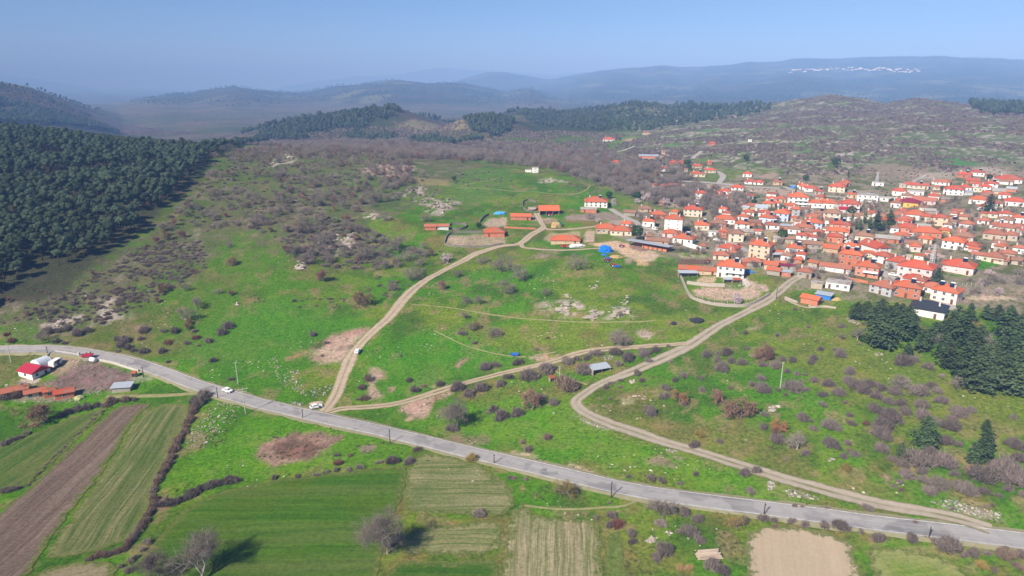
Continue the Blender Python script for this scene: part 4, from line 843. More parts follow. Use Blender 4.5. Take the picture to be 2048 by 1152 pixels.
# ---- the rest of the village: (region, left, right, base, storeys, wall, roof, turn, ratio, roof kind)
REST = """B 665 845 602 1.4 white orange -8 .8 hip|B 775 980 492 1 brick orange 3 .6 hip|B 1190 1445 472 1.9 cream red -4 .6 hip|B 65 345 690 1.3 maroonp orange 2 .5 hip
B 255 545 712 1.1 cream orange -3 .6 hip|B 400 545 612 1 white orange 0 .6 hip|B 695 812 766 .9 beige brown 0 .7 hip|B 920 1145 740 1 pink orange -10 .7 hip|B 1050 1365 822 1.1 white orange -16 .6 hip
B 715 1025 832 .8 tan brown -8 .3 gable|B 1330 1525 645 1.3 cream orange 2 .8 hip|B 1590 1870 570 1.3 white orange -6 .5 hip|B 1535 1750 606 1 brick brown -3 .5 hip|B 1640 1768 742 1.5 brick orange 4 .8 hip
B 1500 1640 722 1 white concrete 0 .7 flat|B 1755 1962 796 1.9 cream brown 5 .8 hip|B 1848 2048 642 1.5 white orange -4 .6 hip|B 1340 1490 252 1.9 white red 2 .8 hip|B 1550 1700 215 1 white orange 0 .6 hip
B 1660 1800 190 1.1 white red 0 .6 hip|B 1800 1965 168 1.7 white red -3 .6 hip|B 1610 1765 246 .9 white red 0 .5 hip|B 1960 2100 245 1.1 white red -5 .6 hip|B 1770 1900 236 .9 greyw brown 0 .5 gable
B 425 600 462 .9 stone brown -12 .6 gable|B 610 790 412 .9 tan brown 10 .6 hip|B 890 990 322 .8 brick rust 0 .7 gable|B 790 890 100 .8 white red 0 .6 hip|B 885 1000 120 1 white red 0 .7 hip|B 990 1100 118 1.1 white red 4 .8 gable
B 1385 1495 890 .8 stone rust -5 .6 hip|C 730 1030 448 1.2 greyw red -26 .6 hip|C 1445 1615 472 .8 greyw orange 0 .4 gable|C 1610 1850 432 1.1 white orange -8 .6 hip|C 670 880 508 .9 cream rust 2 .6 hip
C 860 992 474 .9 stone rust -8 .7 hip|C 235 735 704 .9 tan orange -2 .22 gable|C 1110 1300 592 .9 stone rust -4 .6 hip|C 1325 1520 645 1 beige orange -10 .8 gable|C 1360 1552 712 .9 stone orange -10 .7 gable
C 1548 1682 726 .9 brick metal -6 .7 mono|C 1535 1650 640 .8 stone maroon -6 .8 mono|C 1640 1752 650 .9 stone maroon -6 .8 mono|C 1745 1955 748 1.2 stone rust -8 .8 hip|C 1710 1822 556 .8 brick orange -4 .8 hip
C 1890 2040 606 .8 beige orange -24 .5 gable|C 1500 1610 600 .6 stone rust 0 .6 gable|D 650 762 462 1.8 greyw orange 5 .9 hip|D 870 1052 358 1.4 white orange 0 .6 hip|D 1060 1252 368 1.4 white orange -3 .6 hip
D 825 1050 532 1 tan rust -6 .6 hip|D 1060 1287 518 1.8 cream brown -4 .7 hip|D 1465 1572 522 1.4 cream brown 8 .8 gable|D 820 1057 642 1.7 blue orange -5 .7 hip|D 700 942 662 1 white rust -6 .6 hip
D 925 1070 722 1 white red -6 .6 hip|D 1110 1312 802 1.3 brick red -2 .6 hip|D 715 870 764 .9 white red -8 .6 hip|D 870 990 802 1.2 white red -8 .7 hip|D 800 1047 884 1 stone brown 3 .4 gable
D 1470 1692 792 1.3 cream brown 0 .7 hip|D 1205 1350 910 1 stone orange -12 .7 hip|D 1330 1540 920 1.2 cream orange -14 .8 hip|E 250 640 418 .9 white rust -6 .3 gable|D 280 460 350 1 beige orange -8 .6 hip
D 380 507 340 1 white orange -4 .7 hip|D 30 190 464 1 white orange -6 .7 hip|D 230 405 474 1.1 white red -5 .6 hip|D 330 470 292 1.1 white orange 0 .7 hip|D 450 585 288 1.1 tan orange 0 .7 hip|D 180 275 702 .9 white orange 0 .6 gable
D 315 502 632 1 white rust 0 .6 hip|D 510 662 642 1 brick metal -4 .6 mono|D 640 735 540 1.1 tan orange -8 .8 hip|D 820 982 152 1.1 white red -3 .6 hip|D 730 830 96 .9 white red 0 .6 hip|D 945 1072 186 1 beige red 6 .7 hip
D 1130 1342 158 1.7 cream red -4 .6 hip|D 1280 1402 74 1 stone red 0 .7 hip|D 1365 1490 232 1.1 tan orange 0 .6 hip|D 1740 1902 524 1.1 beige brown -4 .7 hip|D 640 712 104 .7 bluewall metal 0 .6 flat|D 945 1080 470 1 beige brown 0 .6 hip
D 1570 1680 500 1.2 cream brown 0 .7 hip|D 40 190 1100 .6 stone rust 0 .6 gable|D 540 700 800 .6 stone brown 0 .5 gable|D 55 200 56 .9 white red -3 .5 hip|D 180 300 64 .9 white red -3 .5 hip|D 420 540 64 1 tan rust 0 .6 hip|D 1600 1735 470 1 white red -3 .6 hip
F 100 255 270 1 white concrete -6 .6 flat|F 525 805 305 1.1 cream red 0 .3 gable|F 360 532 392 1.3 white red -3 .6 hip|F 535 752 388 1.1 white concrete 0 .5 flat|F 450 530 292 1 beige concrete 0 .8 flat|F 865 940 245 .9 white rust 0 .7 hip|F 915 1095 262 1 white rust -5 .7 hip
F 1190 1370 166 1.1 brick red -4 .6 hip|F 1365 1527 142 1.2 white red 0 .6 hip|F 1310 1462 236 .9 brick red 0 .5 gable|F 1540 1702 312 1.7 white red -3 .7 hip|F 1480 1622 316 .9 white red -3 .6 hip|F 1690 1992 228 1.1 white red 0 .35 hip
F 1730 1890 250 .9 white brown 0 .4 gable|F 1020 1262 388 1.7 white red -3 .5 hip|F 1250 1382 386 1 greyw metal 0 .6 mono|F 880 972 322 1 beige rust 0 .7 hip|F 855 977 388 .8 beige brown 0 .6 flat|F 1390 1452 346 1.3 cream concrete 0 .8 flat
F 1455 1512 348 1.2 cream concrete 0 .8 flat|F 1510 1632 404 1 cream red 0 .6 hip|F 1725 1862 432 1.1 white red 0 .6 hip|F 1500 1682 434 .9 stone brown 0 .5 hip|F 1350 1582 502 1.2 white orange -3 .6 hip|F 1800 2042 526 1.2 white red 0 .5 hip
F 1590 1772 542 1.1 cream brown -5 .6 hip|F 1445 1572 582 1 white red -4 .6 hip|F 615 907 506 1.1 pink rust -5 .4 gable|F 330 515 690 1 beige rust -4 .6 hip|F 510 782 706 1.3 white orange -5 .7 hip|F 720 872 724 1.2 cream red 0 .7 hip
F 1050 1187 788 1.2 greyw brown -8 .8 hip|F 1215 1412 824 1.2 white rust -10 .7 hip|F 415 682 872 1.2 coral red -4 .6 hip|F 580 962 934 1.2 brick orange 9 .4 hip|F 955 1097 904 1.2 yellow orange -5 .8 hip|F 1145 1412 984 1.1 cream brown -12 .6 hip
G 1000 1282 512 1.7 white orange -10 .7 hip|G 1262 1482 534 1.2 white red -18 .7 hip|F 1530 1800 962 1.3 beige rust -4 .6 hip|F 1780 1952 970 1.3 beige rust -3 .7 hip|F 1610 1802 832 1.1 white rust -8 .7 hip|F 1670 1922 866 1.2 cream rust -6 .6 hip
F 1860 2060 868 1.2 stone rust -5 .7 hip|F 1700 1902 762 1.1 white brown -6 .6 hip|F 1580 1702 676 1 cream red 0 .6 hip|F 1720 1882 686 1.2 white red 0 .6 hip|F 1890 2060 744 1.3 white orange -4 .7 hip|G 1735 1927 632 1.2 beige rust -6 .7 hip
G 1510 1792 684 1.2 cream rust -8 .6 hip|G 1670 1835 700 .8 stone rust -6 .5 gable|G 1900 2060 562 1.2 white rust -6 .6 hip|G 150 432 425 1 brick grey 2 .35 gable|G 380 572 380 .9 white orange -3 .5 hip|F 1990 2060 900 1.1 white red 0 .8 hip|F 1330 1480 1130 .8 pink orange -20 .4 gable
E 1545 1832 694 1.1 white rust -12 .6 hip|I 230 357 168 1.1 white red 4 .4 hip|I 640 722 97 1 tan brown 0 .5 hip|I 600 802 342 1 brick metal 2 .35 mono|I 330 407 402 1 brick red 0 .5 hip|I 915 987 408 1 brick red 0 .7 hip|I 1005 1062 402 1 brick red 0 .8 hip
I 815 912 477 1.1 white red -3 .6 hip|I 925 1022 458 1 white concrete 0 .4 flat|I 1120 1282 534 1.1 cream orange 14 .4 hip|I 1270 1392 494 1.1 cream red 10 .4 hip|I 1320 1387 208 1 brick red 0 .5 hip|I 1720 1760 172 1 white concrete 0 .7 flat
I 1665 1757 532 1.1 white red 0 .6 hip|I 1150 1252 442 .9 tan red 0 .4 hip|I 1065 1102 487 1.1 cream brown 0 .9 gable|I 1300 1350 405 1 brick red 0 .8 hip|I 770 850 530 .7 greyw brown 0 .5 flat|I 830 870 300 1 tan rust 0 .7 hip|F 1215 1330 700 .8 tan rust -5 .5 gable|F 1450 1600 760 .9 white rust -5 .6 hip|F 150 300 720 1 beige brown -4 .6 hip|F 430 560 640 1 white red -4 .6 hip"""
seen = set()
for row in REST.replace('\n', '|').split('|'):
    p = row.split()
    if len(p) != 10: continue
    st = float(p[4]); nm = 'shed' if (p[9] in ('mono',) or st < .85 or (p[9] == 'gable' and st <= .95)) else 'house'
    wl = 'beige' if p[5] == 'maroonp' else p[5]
    h_ = abs(hash((p[1], p[2]))) % 100
    house(p[0], float(p[1]), float(p[2]), float(p[3]), st, wl, p[6], float(p[7]), float(p[8]), p[9], None, nm, 'small' if nm == 'shed' else 'auto',
          1 if (int(p[1]) % 7 == 0 and nm == 'house') else 0, 1 if nm == 'house' and int(p[1]) % 3 else 0)
# small houses and sheds that fill the gaps
rr = random.Random(21); VIL = np.array([(1290,440),(1400,420),(1480,385),(1600,372),(1800,362),(2040,352),(2060,560),(1990,545),(1900,505),(1760,560),(1640,545),(1540,520),(1420,500)], float)
made = 0; tries = 0
while made < 78 and tries < 1500:
    tries += 1; uu, vv = rr.uniform(1290, 2060), rr.uniform(352, 575)
    if sdist(VIL, np.array([uu]), np.array([vv]))[0] < 0: continue
    P = unproj(uu, vv); wm_ = rr.uniform(5, 9.5); px = wm_ / mpp(P)
    if any(math.hypot(P[0] - a, P[1] + 3 - c) < r_ * .8 + wm_ * .5 for a, c, r_ in FOOT): continue
    if any(np.hypot(Q[:, 0] - P[0], Q[:, 1] - P[1] - 3).min() < w_ / 2 + 4 for Q, w_ in ROADS): continue
    sh = rr.random() < .5
    house('PX', uu - px / 2, uu + px / 2, vv, rr.uniform(.75, .95) if sh else rr.uniform(1, 1.5), rr.choice(['white', 'cream', 'beige', 'stone', 'tan', 'brick'] if sh else ['white', 'white', 'cream', 'beige', 'pink']), rr.choice(['brown', 'rust', 'orange', 'grey', 'metal'] if sh else ['rust', 'red', 'brown', 'orange']), rr.uniform(-22, 12), rr.uniform(.55, .9), rr.choice(['gable', 'mono', 'gable']) if sh else 'hip', None, 'shed' if sh else 'house', 'small' if sh else 'auto', 0, 0 if sh else rr.randint(0, 1)); made += 1
# far village on the right-hand skyline
fh = MB().box(-9, 9, -6, 6, -6, 7.5).mesh('wall', [WM('white')]); fh2 = MB().box(-9, 9, -6, 6, -6, 7.5).mesh('wall', [WM('cream')]); fr_ = roof_mesh('hip', 18, 12, 2.4, .5, 'rust')
rr = random.Random(5)
for k in range(58):
    uu = 1578 + 262 * (k + rr.random()) / 58; t = (uu - 1578) / 262
    vv = 145 - 9 * math.sin(min(1, t * 2.2) * 1.5) + 10 * max(0, t - .35) + rr.uniform(-3.5, 3.5)
    P = unproj(uu, vv); r_ = empty('house', (P[0], P[1], P[2]), rr.uniform(-.5, .5)); s = rr.uniform(.7, 1.25); r_.scale = (s * 1.2, s, s)
    link('wall', fh if rr.random() < .7 else fh2, r_); link('roof', fr_, r_, (0, 0, 7.6))
    n_ = k + 1; od = 'leftmost' if k == 0 else f"{n_}{'th' if 10 <= n_ % 100 <= 20 else {1: 'st', 2: 'nd', 3: 'rd'}.get(n_ % 10, 'th')} from the left"; tag(r_, f'tiny pale house, {od} in the distant village on the hazy skyline', 'house', 'houses of the distant skyline village')

# ================================================================== VEGETATION
def leafmat(name, c, c2, rand=.25, trans=0.):
    m, n, b = new_mat(name); oi = N(n, 'ShaderNodeObjectInfo'); geo = N(n, 'ShaderNodeNewGeometry')
    f = noise(n, geo.outputs['Position'], 1.3, 3); col = mix(n, maprange(n, f, .35, .65), c, c2)
    h = N(n, 'ShaderNodeHueSaturation'); n.links.new(col, h.inputs['Color']); n.links.new(maprange(n, oi.outputs['Random'], 0, 1, 1 - rand, 1 + rand), h.inputs['Value'])
    x = math_n(n, 'FRACT', math_n(n, 'MULTIPLY', oi.outputs['Random'], 7.31), 0); n.links.new(maprange(n, x, 0, 1, .485, .515), h.inputs['Hue'])
    n.links.new(h.outputs[0], b.inputs['Base Color']); b.inputs['Roughness'].default_value = 1; b.inputs['Specular IOR Level'].default_value = 0
    return m
BARK = simple('bark', (.20,.17,.145), (.12,.10,.085), 2, .2); BARKP = simple('pale_bark', (.34,.30,.26), (.22,.195,.17), 2, .15); BARKD = simple('pine_bark', (.17,.10,.07), (.10,.07,.055), 2, .2)
TWIG = leafmat('twigs_purple', (.245,.20,.178), (.165,.135,.12)); TWIGG = leafmat('twigs_grey', (.30,.255,.21), (.21,.175,.15)); TWIGB = leafmat('twigs_brown', (.28,.20,.15), (.20,.145,.115))
OAKO = leafmat('dead_leaves_orange', (.42,.20,.075), (.31,.14,.06)); OAKB = leafmat('dead_leaves_brown', (.30,.155,.095), (.21,.115,.08)); YEL = leafmat('yellow_buds', (.34,.26,.06), (.24,.20,.07)); RED = leafmat('red_leaves', (.26,.115,.085), (.19,.095,.075))
BLOS = leafmat('blossom', (.72,.58,.60), (.55,.45,.46), .1); NEED = leafmat('pine_needles', (.085,.115,.062), (.052,.076,.05), .38); NEEDC = leafmat('cedar_needles', (.085,.125,.05), (.05,.08,.038), .25); EVG = leafmat('evergreen_leaves', (.035,.075,.018), (.025,.055,.016), .2)
def rv(r):
    v = r.normal(size=3); return v / np.linalg.norm(v)
def twig_tris(V, F, p, d, L, wd, r):
    """one twig: a thin bent blade of two triangles"""
    s = np.cross(d, rv(r)); s /= np.linalg.norm(s) + 1e-9; k = len(V)
    e = p + d * L * .55 + r.normal(size=3) * L * .06; q = p + (d + r.normal(size=3) * .25) * L
    V += [p - s * wd / 2, p + s * wd / 2, e + s * wd * .35, e - s * wd * .35, q]; F += [(k, k + 1, k + 2, k + 3), (k + 3, k + 2, k + 4)]
def shrub_mesh(name, seed, mat, n=420, flat=.62, wd=.055, lump=3, tl=1.):
    """rounded leafless bush of unit radius"""
    r = np.random.default_rng(seed); V = []; F = []; M = []
    lobes = [(r.uniform(-.45, .45), r.uniform(-.45, .45), r.uniform(.45, .75)) for _ in range(lump)] + [(0, 0, .8)]
    for k in range(16):
        a = r.uniform(0, 6.28); d = np.array([math.cos(a) * .6, math.sin(a) * .6, 1.]); d /= np.linalg.norm(d); twig_tris(V, F, np.array([r.uniform(-.2, .2), r.uniform(-.2, .2), 0]), d, .75 * flat + .1, .05, r)
    for k in range(n):
        lx, ly, lr_ = lobes[r.integers(len(lobes))]; q = rv(r); q[2] = abs(q[2]); rad = lr_ * r.uniform(.35, 1.) ** .5
        p = np.array([lx + q[0] * rad * .6, ly + q[1] * rad * .6, q[2] * rad * flat * .75]); d = q * .9 + np.array([0, 0, .45]) + r.normal(size=3) * .3; d /= np.linalg.norm(d)
        twig_tris(V, F, p, d, r.uniform(.22, .42) * tl, wd * r.uniform(.7, 1.4), r)
    return mesh_np(name, V, F, mat)
def grow(V, F, T, p, d, L, rad, lvl, r, spread, up_):
    """limb by limb; T gathers the tips"""
    n = 5 if lvl > 1 else 4; seg = 2 if lvl > 0 else 1; pts = [p]
    for s in range(seg):
        d = d + r.normal(size=3) * .16 + np.array([0, 0, up_]); d /= np.linalg.norm(d); pts.append(pts[-1] + d * L / seg)
    for s in range(seg):
        b = MB(); b.tube(pts[s], pts[s + 1], rad * (1 - .35 * s / seg), rad * (1 - .35 * (s + 1) / seg), n, 0, False); k = len(V); V += [np.array(x) for x in b.V]; F += [tuple(i + k for i in f) for f in b.F]
    if lvl == 0: T.append((pts[-1], d)); T.append((pts[0] * .5 + pts[-1] * .5, d)); return
    for j in range(4 if lvl >= 3 else 3):
        q = rv(r); dd = d * .75 + q * spread; dd[2] += .12; dd /= np.linalg.norm(dd)
        st = pts[-1] if j < 2 else pts[1 if seg > 1 else -1]
        grow(V, F, T, st, dd, L * r.uniform(.62, .82), rad * .56, lvl - 1, r, spread, up_)
def tree_meshes(seed, bark, twig, H=8., spread=.75, ntw=7, tl=.16, wd=.05, lvl=4, trunk=.24, leaf=None, nleaf=0, lsz=.3, rad=.022):
    """bare tree of height about H: limbs and a cloud of twigs (or withered leaves)"""
    r = np.random.default_rng(seed); V = []; F = []; T = []
    grow(V, F, T, np.array([0, 0, -.3]), np.array([r.uniform(-.1, .1), r.uniform(-.1, .1), 1.]), H * trunk, H * rad, lvl, r, spread, .05)
    V = np.array(V); top = max(t[0][2] for t in T); k = H / (top + .12 * H); V = V * k
    tv = []; tf = []
    for p, d in T:
        p = p * k
        for j in range(ntw):
            dd = d * .6 + rv(r) * .8 + np.array([0, 0, .15]); dd /= np.linalg.norm(dd); twig_tris(tv, tf, p + rv(r) * .04 * H, dd, H * tl * r.uniform(.6, 1.2), wd * H / 8, r)
    mi = [0] * len(tf)
    if leaf:
        for p, d in T:
            for j in range(nleaf):
                c = p * k + rv(r) * H * .075 * r.uniform(.3, 1.3); a = rv(r) * lsz; b_ = np.cross(a, rv(r)); b_ *= lsz / (np.linalg.norm(b_) + 1e-9); i = len(tv)
                tv += [c - a * .6, c + b_ * .5, c + a * .6, c - b_ * .5]; tf.append((i, i + 1, i + 2, i + 3)); mi.append(1)
    return mesh_np('trunk', V, F, bark, None, True), mesh_np('crown', tv, tf, [twig, leaf] if leaf else [twig], mi)
def tufts(tv, tf, c, nrm, sz, r):
    a = np.cross(nrm, rv(r)); a /= np.linalg.norm(a) + 1e-9; b_ = np.cross(nrm, a); i = len(tv); up_ = nrm * sz * r.uniform(.1, .6)
    tv += [c - a * sz, c + b_ * sz * .8 + up_, c + a * sz, c - b_ * sz * .8 + up_ * .2]; tf.append((i, i + 1, i + 2, i + 3))
def pine_meshes(seed, mat, H=11., R=3.4, lobes=9, per=75, sz=.42, flat=.62):
    """round-headed pine: lumpy dome of needle tufts over a bare trunk"""
    r = np.random.default_rng(seed); b = MB(); lean = r.uniform(-.4, .4, 2)
    b.tube((0, 0, -.5), (lean[0], lean[1], H * .72), .22, .12, 6)
    C = []
    for k in range(lobes):
        a = 6.283 * k / (lobes - 2) + r.uniform(-.4, .4); q = R * (.52 + r.uniform(-.12, .15)) if k < lobes - 2 else R * r.uniform(0, .25)
        C.append((lean[0] + q * math.cos(a), lean[1] + q * math.sin(a), H * .70 + r.uniform(-.12, .10) * H if k < lobes - 2 else H * .82, R * r.uniform(.42, .58)))
    tv = []; tf = []
    for (x, y, z, s) in C:
        b.tube((lean[0] * .8, lean[1] * .8, H * .5), (x, y, z), .09, .04, 4)
        # opaque core added to block light through the clump, then tufts over it
        i = len(tv); n1 = 7
        for ph in (-.75, -.1, .55):
            for t in range(n1): tv.append(np.array([x + s * .8 * math.cos(ph) * math.cos(6.283 * t / n1), y + s * .8 * math.cos(ph) * math.sin(6.283 * t / n1), z + s * .8 * flat * math.sin(ph)]))
        for lv in range(2):
            for t in range(n1): tf.append((i + lv * n1 + t, i + lv * n1 + (t + 1) % n1, i + (lv + 1) * n1 + (t + 1) % n1, i + (lv + 1) * n1 + t))
        tf.append(tuple(i + 2 * n1 + t for t in range(n1)))
        for k in range(per):
            q = rv(r); q[2] = q[2] if q[2] > -.35 else -q[2]; tufts(tv, tf, np.array([x, y, z]) + q * s * np.array([1, 1, flat]) * r.uniform(.85, 1.12), q, sz * r.uniform(.7, 1.3), r)
    return b.mesh('trunk', [BARKD], True), mesh_np('crown', tv, tf, mat)
def cedar_meshes(seed, mat, H=15., R=5.0, sz=.55):
    """spreading conifer: tiers of flat drooping sprays"""
    r = np.random.default_rng(seed); b = MB(); b.tube((0, 0, -.5), (0, 0, H * .97), .3, .04, 7); tv = []; tf = []
    z = H * .10; ph = 0
    while z < H * .97:
        t = (z / H); prof = (1 - t ** 2.8) ** .75 * (.55 + .45 * min(1, t * 4 + .4)) * (.82 + .18 * math.sin(t * 17 + seed)) + .05; nb = 8 if t < .7 else 6
        for k in range(nb):
            ph += 2.4; L = R * prof * r.uniform(.7, 1.15); a = ph + r.uniform(-.3, .3); L *= 1 + .22 * math.sin(2 * a + seed) + .12 * math.sin(3 * a + z); dx, dy = math.cos(a), math.sin(a); zz = z + r.uniform(-.2, .2)
            b.tube((0, 0, zz), (dx * L * .8, dy * L * .8, zz + L * .05), .06, .02, 3, 0, False)
            m = max(3, int(L * 3.6))
            for j in range(m):
                s = (j + .5) / m; wdt = .42 * L * (1 - s * .7) * r.uniform(-1, 1) * min(1, s * 2.2); c = np.array([dx * L * s - dy * wdt, dy * L * s + dx * wdt, zz + L * (.22 * s - .30 * s * s) + r.uniform(-.22, .22)])
                tufts(tv, tf, c, np.array([dx * .25 + r.normal() * .25, dy * .25 + r.normal() * .25, 1.]), sz * r.uniform(.6, 1.2), r)
        z += H * .052 * r.uniform(.8, 1.2)
    for k in range(16): tufts(tv, tf, np.array([0, 0, H * r.uniform(.88, .97)]) + rv(r) * .25, rv(r), sz * .5, r)
    return b.mesh('trunk', [BARKD], True), mesh_np('crown', tv, tf, mat)
def dome_meshes(seed, mat, H=5., R=2.4, n=420, sz=.3, low=.25):
    r = np.random.default_rng(seed); b = MB(); b.tube((0, 0, -.4), (0, 0, H * .5), .16, .1, 6); tv = []; tf = []
    for k in range(n):
        q = rv(r); l = 1 + .22 * math.sin(q[0] * 5 + seed) * math.sin(q[1] * 6) ; rad = r.uniform(.55, 1) ** .4 * l
        tufts(tv, tf, np.array([q[0] * R * rad, q[1] * R * rad, H * (low + (1 - low) * (.5 + .5 * q[2] * rad))]), q, sz * r.uniform(.7, 1.3), r)
    return b.mesh('trunk', [BARK], True), mesh_np('crown', tv, tf, mat)

# prototypes: name -> list of (trunk, crown, natural height or radius)
SHRUB = {'s': [shrub_mesh('shrub', 10 + k, TWIG, 460, .62 + .08 * (k % 3), .05, 2 + k % 3) for k in range(5)], 'g': [shrub_mesh('shrub', 30 + k, TWIGG, 420, .7, .05, 3) for k in range(4)],
         'b': [shrub_mesh('shrub', 40 + k, TWIGB, 460, .7, .05, 3) for k in range(3)], 'r': [shrub_mesh('shrub', 50 + k, RED, 420, .45, .05, 3) for k in range(2)],
         'y': [shrub_mesh('shrub', 60 + k, YEL, 420, .8, .05, 3) for k in range(2)], 'k': [shrub_mesh('shrub', 65 + k, EVG, 420, .6, .07, 3) for k in range(2)]}
TWIGD = leafmat('twigs_dark', (.20,.17,.145), (.14,.12,.10))
TREE = {'t': [tree_meshes(100 + k, BARK, TWIGG, 8., .85 + .1 * (k % 2), 4, .13, .055) for k in range(5)], 'p': [tree_meshes(120 + k, BARKP, TWIGG, 8., .85, 4, .13, .05, 4, .2, rad=.021) for k in range(3)],
        'o': [tree_meshes(130 + k, BARK, TWIGB, 7., .85, 1, .15, .05, 4, .2, OAKO, 5, .24) for k in range(2)], 'O': [tree_meshes(140 + k, BARK, TWIGB, 7., .9, 2, .15, .05, 4, .2, OAKB, 4, .24) for k in range(3)],
        'Y': [tree_meshes(150 + k, BARK, YEL, 7., .9, 4, .17, .05, 4, .16) for k in range(2)], 'B': [tree_meshes(160 + k, BARK, TWIG, 6., .85, 1, .14, .05, 4, .2, BLOS, 5, .22) for k in range(2)],
        'G': [tree_meshes(170 + k, BARKP, TWIGD, 8., .8, 6, .10, .02, 5, .22, rad=.017) for k in range(2)], 'R': [tree_meshes(165, BARK, TWIGB, 7., .85, 1, .15, .05, 4, .2, RED, 4, .25)]}
PINE = [pine_meshes(200 + k, NEED, 11., 2.9 + .35 * (k % 3), 6 + k % 4, 100, .34, .8) for k in range(5)]; CEDAR = [cedar_meshes(220 + k, NEEDC, 15., 4.6 + .5 * (k % 3)) for k in range(4)]
DOME = [dome_meshes(240 + k, EVG) for k in range(2)]; CYP = [dome_meshes(250, NEEDC, 9., 1.0, 420, .28, .04)]
BIGS = {'s': [shrub_mesh('shrub', 80 + k, TWIG, 1400, .72, .036, 7, .8) for k in range(3)], 'g': [shrub_mesh('shrub', 84 + k, TWIGG, 1400, .75, .036, 7, .8) for k in range(2)], 'b': [shrub_mesh('shrub', 87, TWIGB, 1400, .75, .036, 7, .8)]}
SHDESC = {'s': 'purple-grey bare shrub', 'g': 'grey twiggy shrub', 'b': 'brown bare shrub', 'r': 'low reddish shrub', 'y': 'yellowish budding shrub', 'k': 'dark green low bush'}
TRDESC = {'t': 'leafless grey tree', 'p': 'pale-barked bare tree', 'o': 'small oak with orange dead leaves', 'O': 'oak with brown dead leaves', 'Y': 'yellow-budding small tree', 'B': 'pink-white blossoming almond tree', 'R': 'small red-leaved tree', 'G': 'large leafless tree'}
SMALL = []
HEDGE = None
def put_shrub(reg, X, Y, W, k='s', label=None, hgt=1.):
    u, v = rp(reg, X, Y); P = unproj(u, v); R = W / REG[reg][2] * mpp(P) / 2 * 1.02
    if HEDGE is not None: HEDGE.append((P, R, k)); return
    if W / REG[reg][2] < 16: SMALL.append((P[0], P[1], P[2], R * 1.1)); return
    dn = np.array(P[:2]) / math.hypot(P[0], P[1]); x, y = P[0] + dn[0] * R * .55, P[1] + dn[1] * R * .55
    o = link('shrub', random.choice(BIGS[k] if (W / REG[reg][2] > 29 and k in BIGS) else SHRUB[k]), None, (x, y, float(Hm(x, y)) - .05), random.uniform(0, 6.28), (R * random.uniform(.92, 1.08), R * random.uniform(.92, 1.08), R * 1.5 * hgt * random.uniform(.85, 1.15)))
    if label: tag(o, label, 'shrub', 'bare shrubs on the slopes')
    else: THINGS.append((o, SHDESC[k], 'shrub', u, v, 'bare shrubs on the slopes'))
    return o
def put_tree(nm, protos, natural, reg, X, Y, Hpx, desc, group, label=None, wide=1., cat='tree'):
    u, v = rp(reg, X, Y); P = unproj(u, v); H = Hpx / REG[reg][2] * mpp(P) / .95; tk, cr = random.choice(protos); s = H / natural
    o = empty(nm, (P[0], P[1], P[2]), random.uniform(0, 6.28)); o.scale = (s * wide, s * wide, s); link('trunk', tk, o); link('crown', cr, o)
    if label: tag(o, label, cat, group)
    else: THINGS.append((o, desc, cat, u, v, group))
    return o
NATH = {'G': 8., 't': 8., 'p': 8., 'o': 7., 'O': 7., 'Y': 7., 'B': 6., 'R': 7.}
def bare(reg, X, Y, Hpx, k='t', label=None, wide=1.): return put_tree('oak_tree' if k in 'oO' else ('almond_tree' if k == 'B' else 'bare_tree'), TREE[k], NATH[k], reg, X, Y, Hpx, TRDESC[k], 'leafless trees on the slopes', label, wide)
